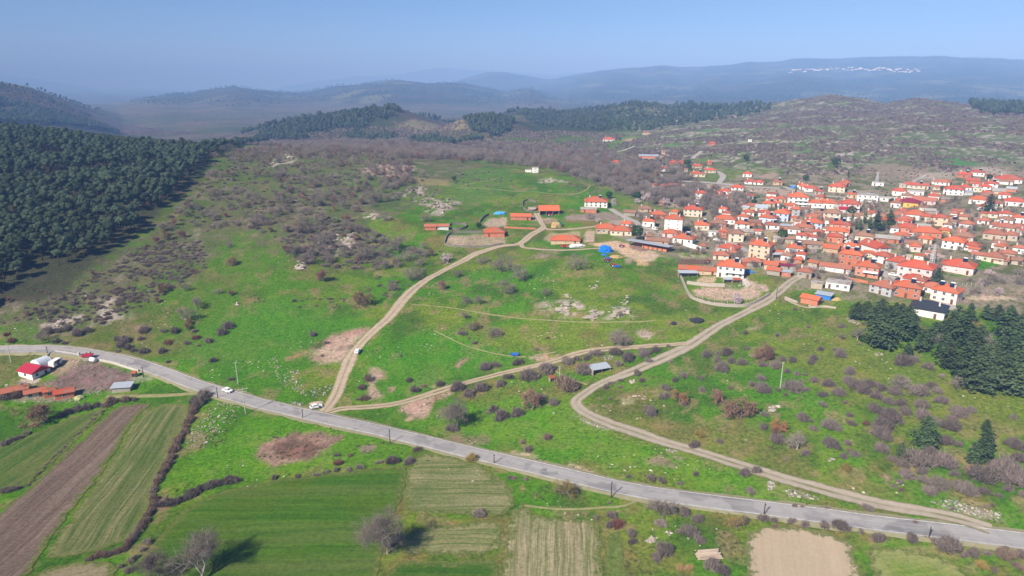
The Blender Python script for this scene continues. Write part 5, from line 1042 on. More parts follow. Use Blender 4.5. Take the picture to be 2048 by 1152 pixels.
# ---- shrubs read off the photograph: x, foot, width (zoomed pixels), kind
SH = {'P3': '458 135 80;850 560 100 b;880 650 110 b;890 500 110 b;1230 500 80;1260 580 110;1340 540 60;1480 530 100;1830 410 130;1920 380 90;1610 575 160;1810 580 150;1570 900 140;1700 620 130;1950 540 110;1960 810 170;1900 740 110;1155 290 45;1650 130 90;1750 190 60;2020 480 100;1850 750 50;900 1000 25;820 640 50 b;1700 150 40;1640 70 30;560 190 60 k;810 1010 35 k;640 1085 60 g;750 1090 50 g;530 290 40 r',
 'P4': '655 275 100 r;1095 265 150;1225 270 120;985 250 60;1290 160 90;1780 690 140 g;1070 930 130;1120 880 100;1740 245 130 y;2030 370 60;830 300 90 g;740 310 60 g;560 330 60 g;640 320 70 g;480 350 60 g;330 360 60 g;150 385 80 g',
 'P1': '945 175 80;1000 190 120;1150 110 120;1130 170 70;970 225 100;1030 240 90;940 255 50;1070 265 70;1160 280 110;1310 270 90;1310 105 70;1405 110 110;1350 200 90 r;1500 200 70;1560 95 60;1670 185 90;1760 130 110;1830 80 120;1720 340 80;1575 160 80 r;1590 210 40;620 135 120;700 105 90;380 120 120 g;450 190 70;520 190 60 k;820 30 60;540 90 90;470 110 100 g;330 120 60;1850 480 60 b;1600 690 180 g;1640 640 150 g;130 640 160 b;40 650 110;60 130 70 r;100 185 90 r;1350 340 50 r;900 680 110 b;1000 665 110 b;860 700 70 b;780 700 90;700 720 110;620 740 110;540 770 110;480 790 90;820 690 60;1080 650 70 b',
 'P5': '290 150 45;200 240 50;40 370 110;450 370 130 g;700 300 100;830 290 130;930 340 150;1060 300 150;1150 260 100;1250 215 50;850 380 100 g;280 440 200;120 500 200 g;220 640 110;450 590 250 b;400 520 150 b;340 690 120;40 780 150;590 450 180 g;1000 450 90;1040 500 80;870 490 50;790 515 60;750 560 90 g;860 540 50;1060 530 35;785 635 45;1110 775 150;1210 640 110;1230 570 100;1305 500 80;1370 470 100 g;1380 700 80;1480 460 50;1520 475 60;1515 580 80 g;1560 300 110;1640 290 70;1710 290 130;1680 420 160;1840 370 120 g;1750 350 100;1880 235 60;1860 120 70;1990 490 90;1910 530 80;2000 590 170;1740 550 60;2010 880 100;2020 780 80;1500 940 100 y;1460 1030 110;1660 990 70;275 965 110 b;135 1055 100;80 985 60;600 330 90 g;640 290 90 g;520 330 80;700 620 20;1270 350 70 g;330 195 25;420 310 60 g;1640 340 90;1930 300 60;1995 380 80;2030 370 60',
 'P6': '510 500 90;800 700 120;780 570 40;1270 660 100;1380 680 120;1490 730 120;1400 850 180 g;840 780 150 r;950 850 110;1210 1010 200 g;1860 740 100;1900 500 100;1860 360 130;1950 340 120;1600 1110 180;2000 720 100;20 380 60;110 385 50;1470 350 70;960 900 90;1500 900 110;780 770 90;670 690 60;1160 1040 120;1680 1150 140;1330 820 80 g;1110 400 110 g;1200 410 90;930 380 70;1340 420 60',
 'P7': '215 175 60;325 315 55;595 325 80;410 510 70;580 560 130;540 500 60;110 590 90;190 600 100;370 580 100;340 615 90;60 650 130;150 690 80;225 710 75;295 700 50;350 765 100;260 750 50;190 840 180;80 820 60;300 830 70;140 860 60;440 880 100;480 800 140;560 870 130;650 700 130;640 780 140;740 850 200;860 890 150;610 920 60;1070 630 200;1280 660 120 g;870 790 70;960 940 120;1060 950 120;1210 870 180;1300 810 120;1390 710 60;1215 970 150;1380 930 140;1530 1040 180;1470 1070 100;1230 1060 170;850 1000 150;960 1090 250;640 1030 80;670 1110 90;780 1100 80 r;270 1070 140;340 1070 60;500 1150 190;360 1150 90;900 1150 200;1960 1050 80;1450 1150 200;1000 860 160;900 830 130;800 800 120;1150 600 120;1350 850 110;1620 1010 100;1100 1020 130;1340 1100 120;730 450 40;380 430 30;1240 630 60',
 'P8': '490 130 150;80 100 150;290 195 90;620 110 80;690 205 90;600 215 90;620 315 110 y;135 220 40;900 170 170;900 70 200;1400 110 150;1180 290 280;1400 300 250;1480 360 100;1100 380 150;1350 480 200 g;1300 510 150;1580 520 200;1700 420 300;1900 350 250;1950 430 250;1600 340 130 b;1970 150 180;790 640 110;880 890 150;1150 890 140;1420 970 230;1640 1000 120;1690 1100 130 y;1880 1030 200 b;740 820 70;560 790 150;440 770 110;180 740 100;50 730 80;1790 590 50;2030 520 80;1050 420 70;1070 470 60;1010 440 60;1250 420 120;1500 460 120;1720 510 110;1840 530 70;1500 120 110;1650 150 90;1780 80 90;1080 300 120;1000 250 100;1300 200 140;1220 350 110;1990 250 150;1830 300 140;2040 380 90;1750 600 60;1480 620 50;1930 480 100;640 150 60;560 150 70;220 600 60;270 605 50;470 610 60;1180 730 60;300 770 100;60 760 60;640 800 80;1330 900 90;1250 850 60;1560 1010 80;1740 990 90;1900 960 90;2010 1010 120;1990 1100 120 b;1800 1120 80'}
for reg, t in SH.items():
    for e in t.split(';'):
        p = e.split(); put_shrub(reg, float(p[0]), float(p[1]), float(p[2]), p[3] if len(p) > 3 else 's')
# hedges along the field edges
def hedge(pts, n, w0, w1, k, label):
    global HEDGE
    HEDGE = []; P = np.array(pts, float); s = np.r_[0, np.cumsum(np.hypot(*np.diff(P, axis=0).T))]
    for i in range(n):
        t = s[-1] * (i + random.uniform(.2, .8)) / n; put_shrub('PX', np.interp(t, s, P[:, 0]) + random.uniform(-2, 2), np.interp(t, s, P[:, 1]) + random.uniform(-3, 3), random.uniform(w0, w1), k if random.random() < .8 else 'g')
    V = []; F = []; M = []; ks = sorted({h[2] for h in HEDGE})
    for P_, R, kk in HEDGE:
        me = random.choice(SHRUB[kk]); co = np.empty(len(me.vertices) * 3); me.vertices.foreach_get('co', co); co = co.reshape(-1, 3); a = random.uniform(0, 6.28)
        co = np.c_[(co[:, 0] * math.cos(a) - co[:, 1] * math.sin(a)) * R + P_[0], (co[:, 0] * math.sin(a) + co[:, 1] * math.cos(a)) * R + P_[1], co[:, 2] * R * 1.45 + P_[2] - .05]; k0 = len(V); V += list(co)
        for p in me.polygons: F.append(tuple(i + k0 for i in p.vertices)); M.append(ks.index(kk))
    HEDGE = None; tag(link('hedge', mesh_np('hedge', V, F, [SHRUB[q][0].materials[0] for q in ks], M)), label, 'hedge', 'hedges along the field edges')
hedge([(392,805),(386,830),(366,870),(352,895),(335,930),(318,960),(306,985),(308,1010),(296,1035),(275,1065),(250,1098),(225,1108),(175,1120)], 80, 15, 26, 'b', 'long dark brown hedge curving down the right side of the striped field')
hedge([(312,1010),(345,1010),(380,992),(430,970),(480,962)], 26, 18, 30, 's', 'purple-grey hedge climbing right from the field corner')
hedge([(0,895),(40,875),(60,865)], 5, 16, 24, 's', 'short dark hedge at the left edge above the green field'); hedge([(210,815),(175,850),(110,912),(48,978)], 40, 5, 11, 'g', 'thin dark hedge line between the green field and the ploughed strip'); hedge([(262,1150),(240,1130),(285,1110),(300,1080)], 6, 16, 26, 'g', 'ragged hedge at the bottom left beside the fallow corner')
hedge([(0,985),(40,980)], 5, 12, 20, 'g', 'short grey hedge at the left edge below the green field')
# ---- single trees
put = bare
put('P4', 1050, 975, 460, 'G', 'tall pale-branched bare tree standing in the green fields', 1.05)
put('P2', 1270, 1175, 290, 'G', 'left of two bare trees cut by the bottom edge', 1.2); put('P2', 1600, 1200, 400, 'G', 'right and larger of two bare trees cut by the bottom edge', 1.2)
put('P1', 365, 825, 190, 'O', 'brown-crowned tree with white trunk below the orange cottage row', 1.5)
put('P3', 1610, 850, 270, 'G', 'broad bare tree beside the brown dirt scar', 1.1)
for e in '''P1 220 560 90 t;P1 450 590 100 t;P1 330 175 110 t;P1 1500 70 70 R;P3 1905 140 90 t;P3 1740 75 80 Y;P5 875 200 140 t;P5 2000 320 150 O;P5 150 720 190 O;P5 1340 655 130 o;P5 1620 670 140 O;P5 1830 790 230 O;P5 1700 780 170 O;P6 410 490 160 Y;P6 1180 670 180 t;P6 1260 665 130 t;P6 1800 770 130 Y;P7 60 392 50 t;P7 585 412 60 t;P7 712 418 125 p;P7 1030 808 150 p;P7 1090 800 120 p;P7 1500 812 120 t;P7 1760 500 165 p;P7 1400 470 110 t;P7 60 1150 140 o;P8 230 140 170 p;P8 40 40 90 O;P7 430 960 70 t
S7 805 340 165 t;S7 975 400 155 p;S7 1410 325 150 t;S7 660 270 70 t;S7 835 510 130 t;S7 1180 515 75 t;S7 520 600 90 t;S7 640 600 95 t;S7 520 715 80 t;S7 585 790 80 t;S7 755 862 100 t;S7 1780 690 60 t;S7 1765 920 120 t;S7 460 380 70 t;S7 690 260 60 t;S7 330 480 90 O;S8 330 755 120 t;S8 540 900 60 t;S8 1500 870 145 O
S6 990 815 120 O;S6 1310 1005 160 O;S6 1170 335 80 O;S6 1250 500 70 R;S6 265 675 70 O;S6 870 660 120 t;S6 680 590 90 O;S6 760 600 110 t;S6 1350 620 110 t;S6 1600 580 150 t;S6 1450 620 70 t;S6 1570 690 60 t;S6 1680 800 110 t;S6 1740 770 100 t;S6 1780 690 80 t;S6 1870 520 80 g;S6 1140 220 80 t;S6 1420 180 90 t;S6 1350 180 80 t;S6 960 200 70 t;S6 640 180 70 t;S6 1000 160 70 t;S6 1960 660 90 B;S6 1480 320 90 t;S6 1800 330 70 t
S5 1310 900 90 O;S5 1580 1030 110 t;S5 1510 1130 130 t;S5 1850 690 80 O;S5 1490 890 75 t;S5 1740 920 60 t;S5 1860 920 55 R;S5 1840 540 60 t;S5 1400 360 70 O;S5 1260 500 70 R;S5 1340 480 80 O;S5 1440 460 75 R;S5 1660 280 70 t;S5 1460 130 50 R;S5 1180 220 60 R;S5 740 760 50 R;S5 80 970 50 R;S5 220 1090 60 O;S5 420 1070 70 t;S5 600 1000 60 t;S5 850 840 60 t;S5 1250 980 60 O;S5 1520 1152 60 R
S8 1270 410 90 B;C 1000 1060 130 B;B 950 330 120 B;B 730 280 130 B;B 610 310 90 B;B 1100 310 90 B;B 1200 310 80 B;B 280 310 90 B;B 1340 330 90 B;B 1790 370 90 B;B 670 210 80 B;D 60 380 80 B;B 300 330 70 B;A 1830 640 60 B;A 1740 605 80 t;A 590 820 40 k;H2 1190 945 60 R;H2 1240 800 60 R;H2 1660 780 60 R;H2 1070 790 40 R;H2 1020 900 60 O'''.replace('\n', ';').split(';'):
    p = e.split(); k = p[4]
    if k in TREE: put(p[0], float(p[1]), float(p[2]), float(p[3]), k, None, 1.15)
# ---- conifers right of the village
CG = 'dark conifers of the grove by the village'
for e in '700 250 190;780 255 200;880 475 330;860 310 250;950 310 240;1050 305 260;1060 412 250;1110 552 150;1235 502 250;1320 420 220;1150 360 220;1440 640 300;1400 570 260;1560 470 320;1500 340 250;1640 570 330;1560 725 320;1650 810 340;1750 835 340;1700 660 300;1880 770 330;1990 855 340;1950 610 340;2040 700 350;1900 400 280;2000 450 300;2040 560 280;1850 570 280;1780 670 280;1960 700 300;1800 760 300;2080 760 300;1690 470 250;1930 500 260;1610 250 190;1130 290 210;1010 260 200;900 220 170;1420 430 230;2100 800 340;2110 600 340;2090 420 330;1740 250 150;1830 270 160;1920 290 180'.split(';'):
    p = [float(q) for q in e.split()]; put_tree('pine_tree', CEDAR, 15., 'P7', p[0], p[1], p[2] * random.uniform(.68, .9), 'dark spreading conifer in the grove', CG, None, 1.3)
for p in ((1250, 130, 280), (1720, 222, 270), (1640, 250, 190), (1060, 200, 125)): put_tree('pine_tree', CEDAR, 15., 'P8', *p, 'lone dark conifer on the shrubby slope', 'lone conifers on the right slope')
put_tree('pine_tree', CEDAR, 15., 'P7', 1740, 1150, 110, 'lone dark conifer on the shrubby slope', 'lone conifers on the right slope')
for e in 'B 240 240 90;B 605 260 100;B 1150 470 70;B 1860 320 80;D 180 320 70;D 550 400 70;B 600 760 170;D 1950 320 80;F 360 510 80;F 1600 190 70;I 410 160 30;I 1090 420 60;I 1120 460 50;I 685 480 40;I 1700 370 60;H4 540 980 70;H4 300 1090 50;H3 1410 960 40;C 1560 270 140;F 1000 330 60;D 1420 460 120;A 600 700 60;A 350 220 50'.split(';'):
    p = e.split(); put_tree('evergreen_tree', DOME, 5., p[0], float(p[1]), float(p[2]), float(p[3]), 'round dark evergreen tree', 'round evergreens about the village')
for e in 'I 1023 650 60;I 1157 655 60;D 710 190 80;F 1590 620 150;D 1590 560 170;D 1430 560 140;D 1650 640 170;D 1530 650 150;D 1740 650 150;D 1820 660 150;D 1900 640 150;D 1960 650 130;D 1480 640 120;G 930 980 150;H4 640 1060 60;I 820 290 40'.split(';'):
    p = e.split(); put_tree('cypress_tree', CYP if random.random() < .45 or float(p[3]) < 90 else CEDAR, 9. if False else 9., p[0], float(p[1]), float(p[2]), float(p[3]), 'slender dark cypress', 'dark cypresses of the village')
# ---- pine forest on the left hill
def inpoly(pts, u, v):
    P = np.array(pts, float); return sdist(P, np.asarray(u, float), np.asarray(v, float)) > 0
FOREST = [(-330,640),(-60,640),(5,612),(60,585),(120,560),(170,525),(235,490),(280,450),(318,415),(345,395),(380,352),(412,325),(455,304),(497,292),(470,299),(430,299),(330,300),(250,293),(200,286),(100,275),(0,262),(-330,240)]
WP = np.array([unproj(*p)[:2] for p in FOREST if p[1] > 0])
bx0, by0 = WP.min(0); bx1, by1 = WP.max(0); sp = 5.5
gx, gy = np.meshgrid(np.arange(bx0, bx1, sp), np.arange(by0, by1, sp)); gx = gx.ravel() + RNG.uniform(-2.6, 2.6, gx.size); gy = gy.ravel() + RNG.uniform(-2.6, 2.6, gy.size)
gz = Hm(gx, gy); gu, gv, gd = project(gx, gy, gz); gap = fbm(gx / 40, gy / 40, 77)
ok = (sdist(WP, gx, gy) > 0) & (gap > .33) & (gd > 0) & (gu > -330) & ~((gu > 370) & (gu < 415) & (gv > 292) & (gv < 300))
gx, gy, gz, gu, gv, gd = (q[ok] for q in (gx, gy, gz, gu, gv, gd))
edge = sdist(WP, gx, gy); inview = (gu > -20)
score = np.where(inview, 1 / gd, 0); order = np.argsort(-score); single = order[:300]; rest = order[300:]
for i in single:
    tk, cr = PINE[RNG.integers(5)]; s = float(RNG.uniform(.62, 1.18)); o = empty('pine_tree', (gx[i], gy[i], gz[i]), float(RNG.uniform(0, 6.28))); o.scale = (s, s, s * float(RNG.uniform(.9, 1.1)))
    link('trunk', tk, o); link('crown', cr, o); THINGS.append((o, 'grey-green round-headed forest pine', 'tree', float(gu[i]), float(gv[i]), 'pines of the left-hand forest'))
# ---- stuff: what nobody could count, scattered with geometry nodes
def joined(name, parts):
    V = []; F = []; M = []; mats = []
    for me in parts:
        k = len(V); V += [v.co[:] for v in me.vertices]; b0 = len(mats); mats += list(me.materials)
        for p in me.polygons: F.append(tuple(i + k for i in p.vertices)); M.append(b0 + p.material_index)
    return bpy.data.objects.new(name, mesh_np(name, V, F, mats, M))
def scatter(name, pts, scl, protos, label, tilt=0.):
    me = bpy.data.meshes.new(name); me.from_pydata([tuple(map(float, p)) for p in pts], [], []); n_ = len(pts)
    for an, ty, da in (('sc', 'FLOAT', np.asarray(scl, np.float32)), ('rot', 'FLOAT', RNG.uniform(0, 6.28, n_).astype(np.float32)), ('pick', 'INT', RNG.integers(0, len(protos), n_).astype(np.int32))):
        a = me.attributes.new(an, ty, 'POINT'); a.data.foreach_set('value', da)
    c = bpy.data.collections.new(name + '_kinds')
    for o in protos: c.objects.link(o)
    ob = link(name, me); g = bpy.data.node_groups.new(name, 'GeometryNodeTree'); g.interface.new_socket('Geometry', in_out='INPUT', socket_type='NodeSocketGeometry'); g.interface.new_socket('Geometry', in_out='OUTPUT', socket_type='NodeSocketGeometry')
    gi = g.nodes.new('NodeGroupInput'); go = g.nodes.new('NodeGroupOutput'); ip = g.nodes.new('GeometryNodeInstanceOnPoints'); ci = g.nodes.new('GeometryNodeCollectionInfo')
    ci.inputs['Collection'].default_value = c; ci.inputs['Separate Children'].default_value = True; ci.inputs['Reset Children'].default_value = True
    def na(nm, ty):
        x = g.nodes.new('GeometryNodeInputNamedAttribute'); x.data_type = ty; x.inputs['Name'].default_value = nm; return x.outputs['Attribute']
    cx = g.nodes.new('ShaderNodeCombineXYZ'); g.links.new(na('rot', 'FLOAT'), cx.inputs[2])
    g.links.new(gi.outputs[0], ip.inputs['Points']); g.links.new(ci.outputs[0], ip.inputs['Instance']); ip.inputs['Pick Instance'].default_value = True
    g.links.new(na('pick', 'INT'), ip.inputs['Instance Index']); g.links.new(cx.outputs[0], ip.inputs['Rotation']); g.links.new(na('sc', 'FLOAT'), ip.inputs['Scale']); g.links.new(ip.outputs[0], go.inputs[0])
    md = ob.modifiers.new('scatter', 'NODES'); md.node_group = g; tag(ob, label, None, None, 'stuff'); return ob
pine_p = [joined('pine', PINE[k]) for k in range(5)]
scatter('forest', np.c_[gx[rest], gy[rest], gz[rest]], RNG.uniform(.62, 1.18, len(rest)), pine_p, 'dense pine forest covering the left-hand hill')
# far pine woods and scrub on the hills
def far_pine(seed):
    r = np.random.default_rng(seed); tv = []; tf = []
    for k in range(60):
        q = rv(r); q[2] = q[2] * .9; tufts(tv, tf, np.array([0, 0, 6.5]) + q * np.array([2.3, 2.3, 3.4]) * r.uniform(.6, 1), q, 1.0, r)
    return bpy.data.objects.new('far_pine', mesh_np('far_pine', tv, tf, NEED))
def far_bush(seed, mat):
    r = np.random.default_rng(seed); tv = []; tf = []
    for k in range(46):
        q = rv(r); q[2] = abs(q[2]); tufts(tv, tf, q * np.array([1.6, 1.6, 1.7]) * r.uniform(.5, 1), q, .55, r)
    return bpy.data.objects.new('far_bush', mesh_np('far_bush', tv, tf, mat))
fp = [far_pine(300 + k) for k in range(4)]
shr = [bpy.data.objects.new('bush', shrub_mesh('bush', 700 + j, mt, 380, 1.0, .055, 3)) for j, mt in enumerate((TWIG, TWIGG, TWIGG, TWIG, TWIGG, TWIGB))]; tre = [joined('wood_tree', TREE[k][j]) for k, j in (('t', 0), ('t', 1), ('t', 2), ('t', 3), ('t', 4), ('O', 0))]
FBUSH = leafmat('far_scrub', (.19,.15,.13), (.14,.11,.095)); fb = [far_bush(320 + k, FBUSH) for k in range(3)] + [far_bush(325, leafmat('far_scrub_2', (.22,.18,.14), (.16,.13,.10)))]
def zone(pts, n, reg='PX', far=None):
    """n ground points spread evenly over the land inside an outline of the photograph"""
    W = np.array([up(reg, *p)[:2] for p in pts]); out = []
    a0, a1 = W.min(0), W.max(0); tries = 0
    while len(out) < n and tries < 60:
        x = RNG.uniform(a0[0], a1[0], n * 2); y = RNG.uniform(a0[1], a1[1], n * 2); s = sdist(W, x, y) > 0; out += list(zip(x[s], y[s])); tries += 1
    out = np.array(out[:n]); return out
ROADP = [(P, w_) for P, w_ in ROADS]
def clear(xy, road=3., foot=1.):
    keep = np.ones(len(xy), bool)
    for P, w_ in ROADP:
        a, b_ = P.min(0) - 8, P.max(0) + 8; s = np.where((xy[:, 0] > a[0]) & (xy[:, 0] < b_[0]) & (xy[:, 1] > a[1]) & (xy[:, 1] < b_[1]))[0]
        if len(s): d = np.sqrt(((xy[s][:, None] - P[None]) ** 2).sum(2)).min(1); keep[s[d < w_ / 2 + road]] = False
    for (x, y, r_) in FOOT: keep &= np.hypot(xy[:, 0] - x, xy[:, 1] - y) > r_ + foot
    return xy[keep]
pts = []; scs = []
for poly, n_, lo, hi in [
    ([(440,296),(520,266),(620,242),(690,228),(735,222),(745,240),(735,258),(660,262),(640,280),(540,285)], 1400, .8, 1.3),
    ([(740,218),(790,216),(810,230),(770,240),(745,236)], 220, .8, 1.2),
    ([(690,270),(760,262),(790,272),(780,284),(700,284)], 260, .7, 1.1),
    ([(925,240),(985,233),(1030,244),(1020,262),(960,285),(915,290),(940,262)], 500, .8, 1.2), ([(820,280),(880,272),(912,284),(905,294),(825,290)], 260, .7, 1.1),
    ([(1040,226),(1130,226),(1200,219),(1270,207),(1340,216),(1420,222),(1500,217),(1545,210),(1540,222),(1470,240),(1380,250),(1330,262),(1270,268),(1200,265),(1120,258),(1060,250)], 2300, .75, 1.2),
    ([(1915,205),(1960,208),(2060,215),(2060,232),(1990,232),(1940,222)], 500, .9, 1.4),
    ([(-60,240),(60,248),(240,268),(200,252),(100,225),(0,200),(-60,190)], 2600, 1.0, 1.6)]:
    q = zone(poly, n_); q = q[fbm(q[:, 0] / 50, q[:, 1] / 50, 61) > .36]; pts.append(q); scs.append(RNG.uniform(lo, hi, len(q)))
# a scatter over the far ranges
r_ = np.exp(RNG.uniform(math.log(1500), math.log(8500), 26000)); t_ = RNG.uniform(math.radians(-46), math.radians(46), 26000); q = np.c_[r_ * np.sin(t_), r_ * np.cos(t_)]
m_ = fbm(q[:, 0] / 260, q[:, 1] / 260, 63); hq = Hm(q[:, 0], q[:, 1]); uq = project(q[:, 0], q[:, 1], hq)[0]; q = q[(m_ > .5) & (hq > 8) & ~((uq > 1520) & (np.hypot(q[:, 0], q[:, 1]) < 2600))]; pts.append(q); scs.append(RNG.uniform(.9, 1.8, len(q)))
pts = np.vstack(pts); scs = np.concatenate(scs); scatter('distant_pine_woods', np.c_[pts, Hm(pts[:, 0], pts[:, 1]) - .3], scs, fp, 'dark pine woods on the distant hills')
# scrub on the hills behind
q = zone([(1180,300),(1300,270),(1500,240),(1600,200),(1660,193),(1770,210),(1830,197),(2060,216),(2120,300),(2060,330),(1900,345),(1700,350),(1560,350),(1430,330),(1300,345)], 15000)
q = clear(q[(fbm(q[:, 0] / 30, q[:, 1] / 30, 66) > .47)], 1, 2); q2 = zone([(500,284),(640,262),(800,245),(1000,255),(1120,262),(1250,270),(1200,300),(1000,300),(700,286)], 5000); q2 = q2[fbm(q2[:, 0] / 40, q2[:, 1] / 40, 67) > .35]
r_ = np.exp(RNG.uniform(math.log(1300), math.log(5000), 16000)); t_ = RNG.uniform(math.radians(-46), math.radians(46), 16000); q3 = np.c_[r_ * np.sin(t_), r_ * np.cos(t_)]; q3 = q3[fbm(q3[:, 0] / 120, q3[:, 1] / 120, 68) > .45]
q4 = zone([(-60,150),(0,167),(60,177),(100,192),(180,222),(260,249),(330,262),(400,268),(300,272),(240,268),(100,250),(-60,230)], 9000); q4 = q4[RNG.random(len(q4)) < .8]
q = np.vstack([q, q2, q3, q4, q4[::2] + 4.]); scatter('distant_scrub', np.c_[q, Hm(q[:, 0], q[:, 1]) - .2], RNG.uniform(.7, 1.7, len(q)), fb, 'grey leafless scrub over the hills behind the village')
# leafless wood behind the crest
q = np.vstack([zone([(480,290),(640,298),(800,318),(940,322),(1040,335),(1120,345),(1200,372),(1260,395),(1330,400),(1420,395),(1380,350),(1290,330),(1200,302),(1000,288),(700,280)], 2300),
               zone([(1380,370),(1500,395),(1480,430),(1400,420),(1300,410),(1290,395)], 130)]); q = clear(q, 1, 2)
d_ = project(q[:, 0], q[:, 1], Hm(q[:, 0], q[:, 1]))[2]; o_ = np.argsort(d_); near = o_[:110]
for i in near:
    tk, cr = TREE['t'][RNG.integers(5)]; s = float(RNG.uniform(.75, 1.2)); z = float(Hm(*q[i])); o = empty('bare_tree', (q[i, 0], q[i, 1], z), float(RNG.uniform(0, 6.28))); o.scale = (s * 1.15, s * 1.15, s); link('trunk', tk, o); link('crown', cr, o)
    u, v, _d = project(q[i, 0], q[i, 1], z); THINGS.append((o, 'leafless grey tree of the wood', 'tree', float(u), float(v), 'leafless wood behind the crest'))
f_ = o_[110:]; scatter('leafless_wood', np.c_[q[f_], Hm(q[f_, 0], q[f_, 1])], RNG.uniform(.65, 1.15, len(f_)), tre, 'leafless grey-purple wood behind the crest')
# bushes and small trees over the left slope
LS = []
for poly, n_, lo, hi, th in [
    ([(420,330),(520,296),(660,300),(800,330),(860,360),(800,400),(700,420),(640,470),(560,480),(470,450),(400,480),(330,520),(300,470),(380,400)], 1900, 1.0, 2.8, .40),
    ([(300,480),(400,480),(420,530),(330,590),(220,640),(110,660),(60,620),(140,580),(230,530)], 760, .9, 2.2, .38),
    ([(560,480),(680,440),(760,470),(800,520),(720,540),(620,530),(570,510)], 420, 1.2, 3.0, .28),
    ([(740,540),(820,490),(880,500),(900,520),(840,560),(800,600),(770,600)], 90, .8, 1.8, .4),
    ([(500,590),(600,590),(740,600),(760,615),(600,620),(500,610)], 45, .8, 1.6, .3),
    ([(880,360),(930,340),(1000,345),(1040,370),(1000,385),(900,380)], 80, .8, 2.2, .4), ([(800,380),(880,370),(920,410),(900,430),(840,430)], 70, .8, 2.0, .35),
    ([(1120,360),(1200,380),(1220,400),(1160,385)], 40, .8, 1.8, .2),
    ([(0,560),(120,580),(60,640),(-60,660)], 70, .7, 1.5, .4), ([(900,540),(1000,520),(1060,560),(1080,620),(960,640),(900,600)], 60, .5, 1.2, .45)]:
    q = zone(poly, n_); q = q[fbm(q[:, 0] / 22, q[:, 1] / 22, 71) > th]; LS.append(np.c_[q, RNG.uniform(lo, hi, len(q)) * RNG.uniform(.6, 1, len(q))])
LS = np.vstack(LS); LS = LS[np.isin(np.arange(len(LS)), np.arange(len(LS)))]
kx = clear(LS[:, :2], .5, 1); kset = set(map(tuple, kx)); keep = np.array([tuple(a) in kset for a in LS[:, :2]]); LS = LS[keep]
if SMALL:
    A_ = np.array(SMALL); scatter('small_shrubs', A_[:, :3], A_[:, 3], shr, 'small bare shrubs dotted over the near slopes')
scatter('slope_scrub', np.c_[LS[:, :2], Hm(LS[:, 0], LS[:, 1]) - .05], LS[:, 2], shr, 'low leafless scrub covering the left-hand slope')
q = np.vstack([zone([(420,320),(520,296),(660,300),(800,325),(860,350),(800,400),(700,430),(560,480),(470,450),(400,470),(330,510),(320,460),(390,390)], 950), zone([(560,480),(680,440),(800,500),(720,530),(600,520)], 60), zone([(740,540),(820,490),(880,500),(840,560),(790,590)], 26)])
q = clear(q, 1, 2); q = q[fbm(q[:, 0] / 26, q[:, 1] / 26, 73) > .40]; dd = project(q[:, 0], q[:, 1], Hm(q[:, 0], q[:, 1]))[2]; o_ = np.argsort(dd)
for i in o_[:110]:
    tk, cr = TREE['t' if RNG.random() < .85 else 'O'][RNG.integers(3)]; s = float(RNG.uniform(.45, .85)); z = float(Hm(*q[i])); o = empty('bare_tree', (q[i, 0], q[i, 1], z), float(RNG.uniform(0, 6.28))); o.scale = (s * 1.2, s * 1.2, s); link('trunk', tk, o); link('crown', cr, o)
    u, v, _d = project(q[i, 0], q[i, 1], z); THINGS.append((o, 'small leafless slope tree', 'tree', float(u), float(v), 'leafless trees on the slopes'))
f_ = o_[110:]; scatter('slope_copse', np.c_[q[f_], Hm(q[f_, 0], q[f_, 1])], RNG.uniform(.45, .85, len(f_)), tre, 'small leafless trees thick on the upper left slope')
# garden trees and bushes among the houses
V1 = [(1230,450),(1330,400),(1480,360),(1800,340),(2120,330),(2160,600),(2000,600),(1900,580),(1700,585),(1560,550),(1420,535),(1300,480)]
q = clear(zone(V1, 1500), .5, .3); dd = project(q[:, 0], q[:, 1], Hm(q[:, 0], q[:, 1]))[2]; o_ = np.argsort(dd)
for i in o_[:50]:
    tk, cr = TREE[('t', 't', 'B', 'p')[RNG.integers(4)]][RNG.integers(2)]; s = float(RNG.uniform(.4, .7)); z = float(Hm(*q[i])); o = empty('garden_tree', (q[i, 0], q[i, 1], z), float(RNG.uniform(0, 6.28))); o.scale = (s * 1.2, s * 1.2, s); link('trunk', tk, o); link('crown', cr, o)
    u, v, _d = project(q[i, 0], q[i, 1], z); THINGS.append((o, 'bare garden tree', 'tree', float(u), float(v), 'garden trees among the houses'))
f_ = o_[50:]; h_ = len(f_) // 2; scatter('garden_trees', np.c_[q[f_[:h_]], Hm(q[f_[:h_], 0], q[f_[:h_], 1])], RNG.uniform(.3, .62, h_), tre + [joined('blossom_tree', TREE['B'][0])], 'leafless orchard trees between the village houses')
scatter('garden_bushes', np.c_[q[f_[h_:]], Hm(q[f_[h_:], 0], q[f_[h_:], 1])], RNG.uniform(.6, 1.5, len(f_) - h_), shr + [bpy.data.objects.new('bush', SHRUB['k'][0]), bpy.data.objects.new('bush', SHRUB['k'][1])], 'garden bushes between the village houses')
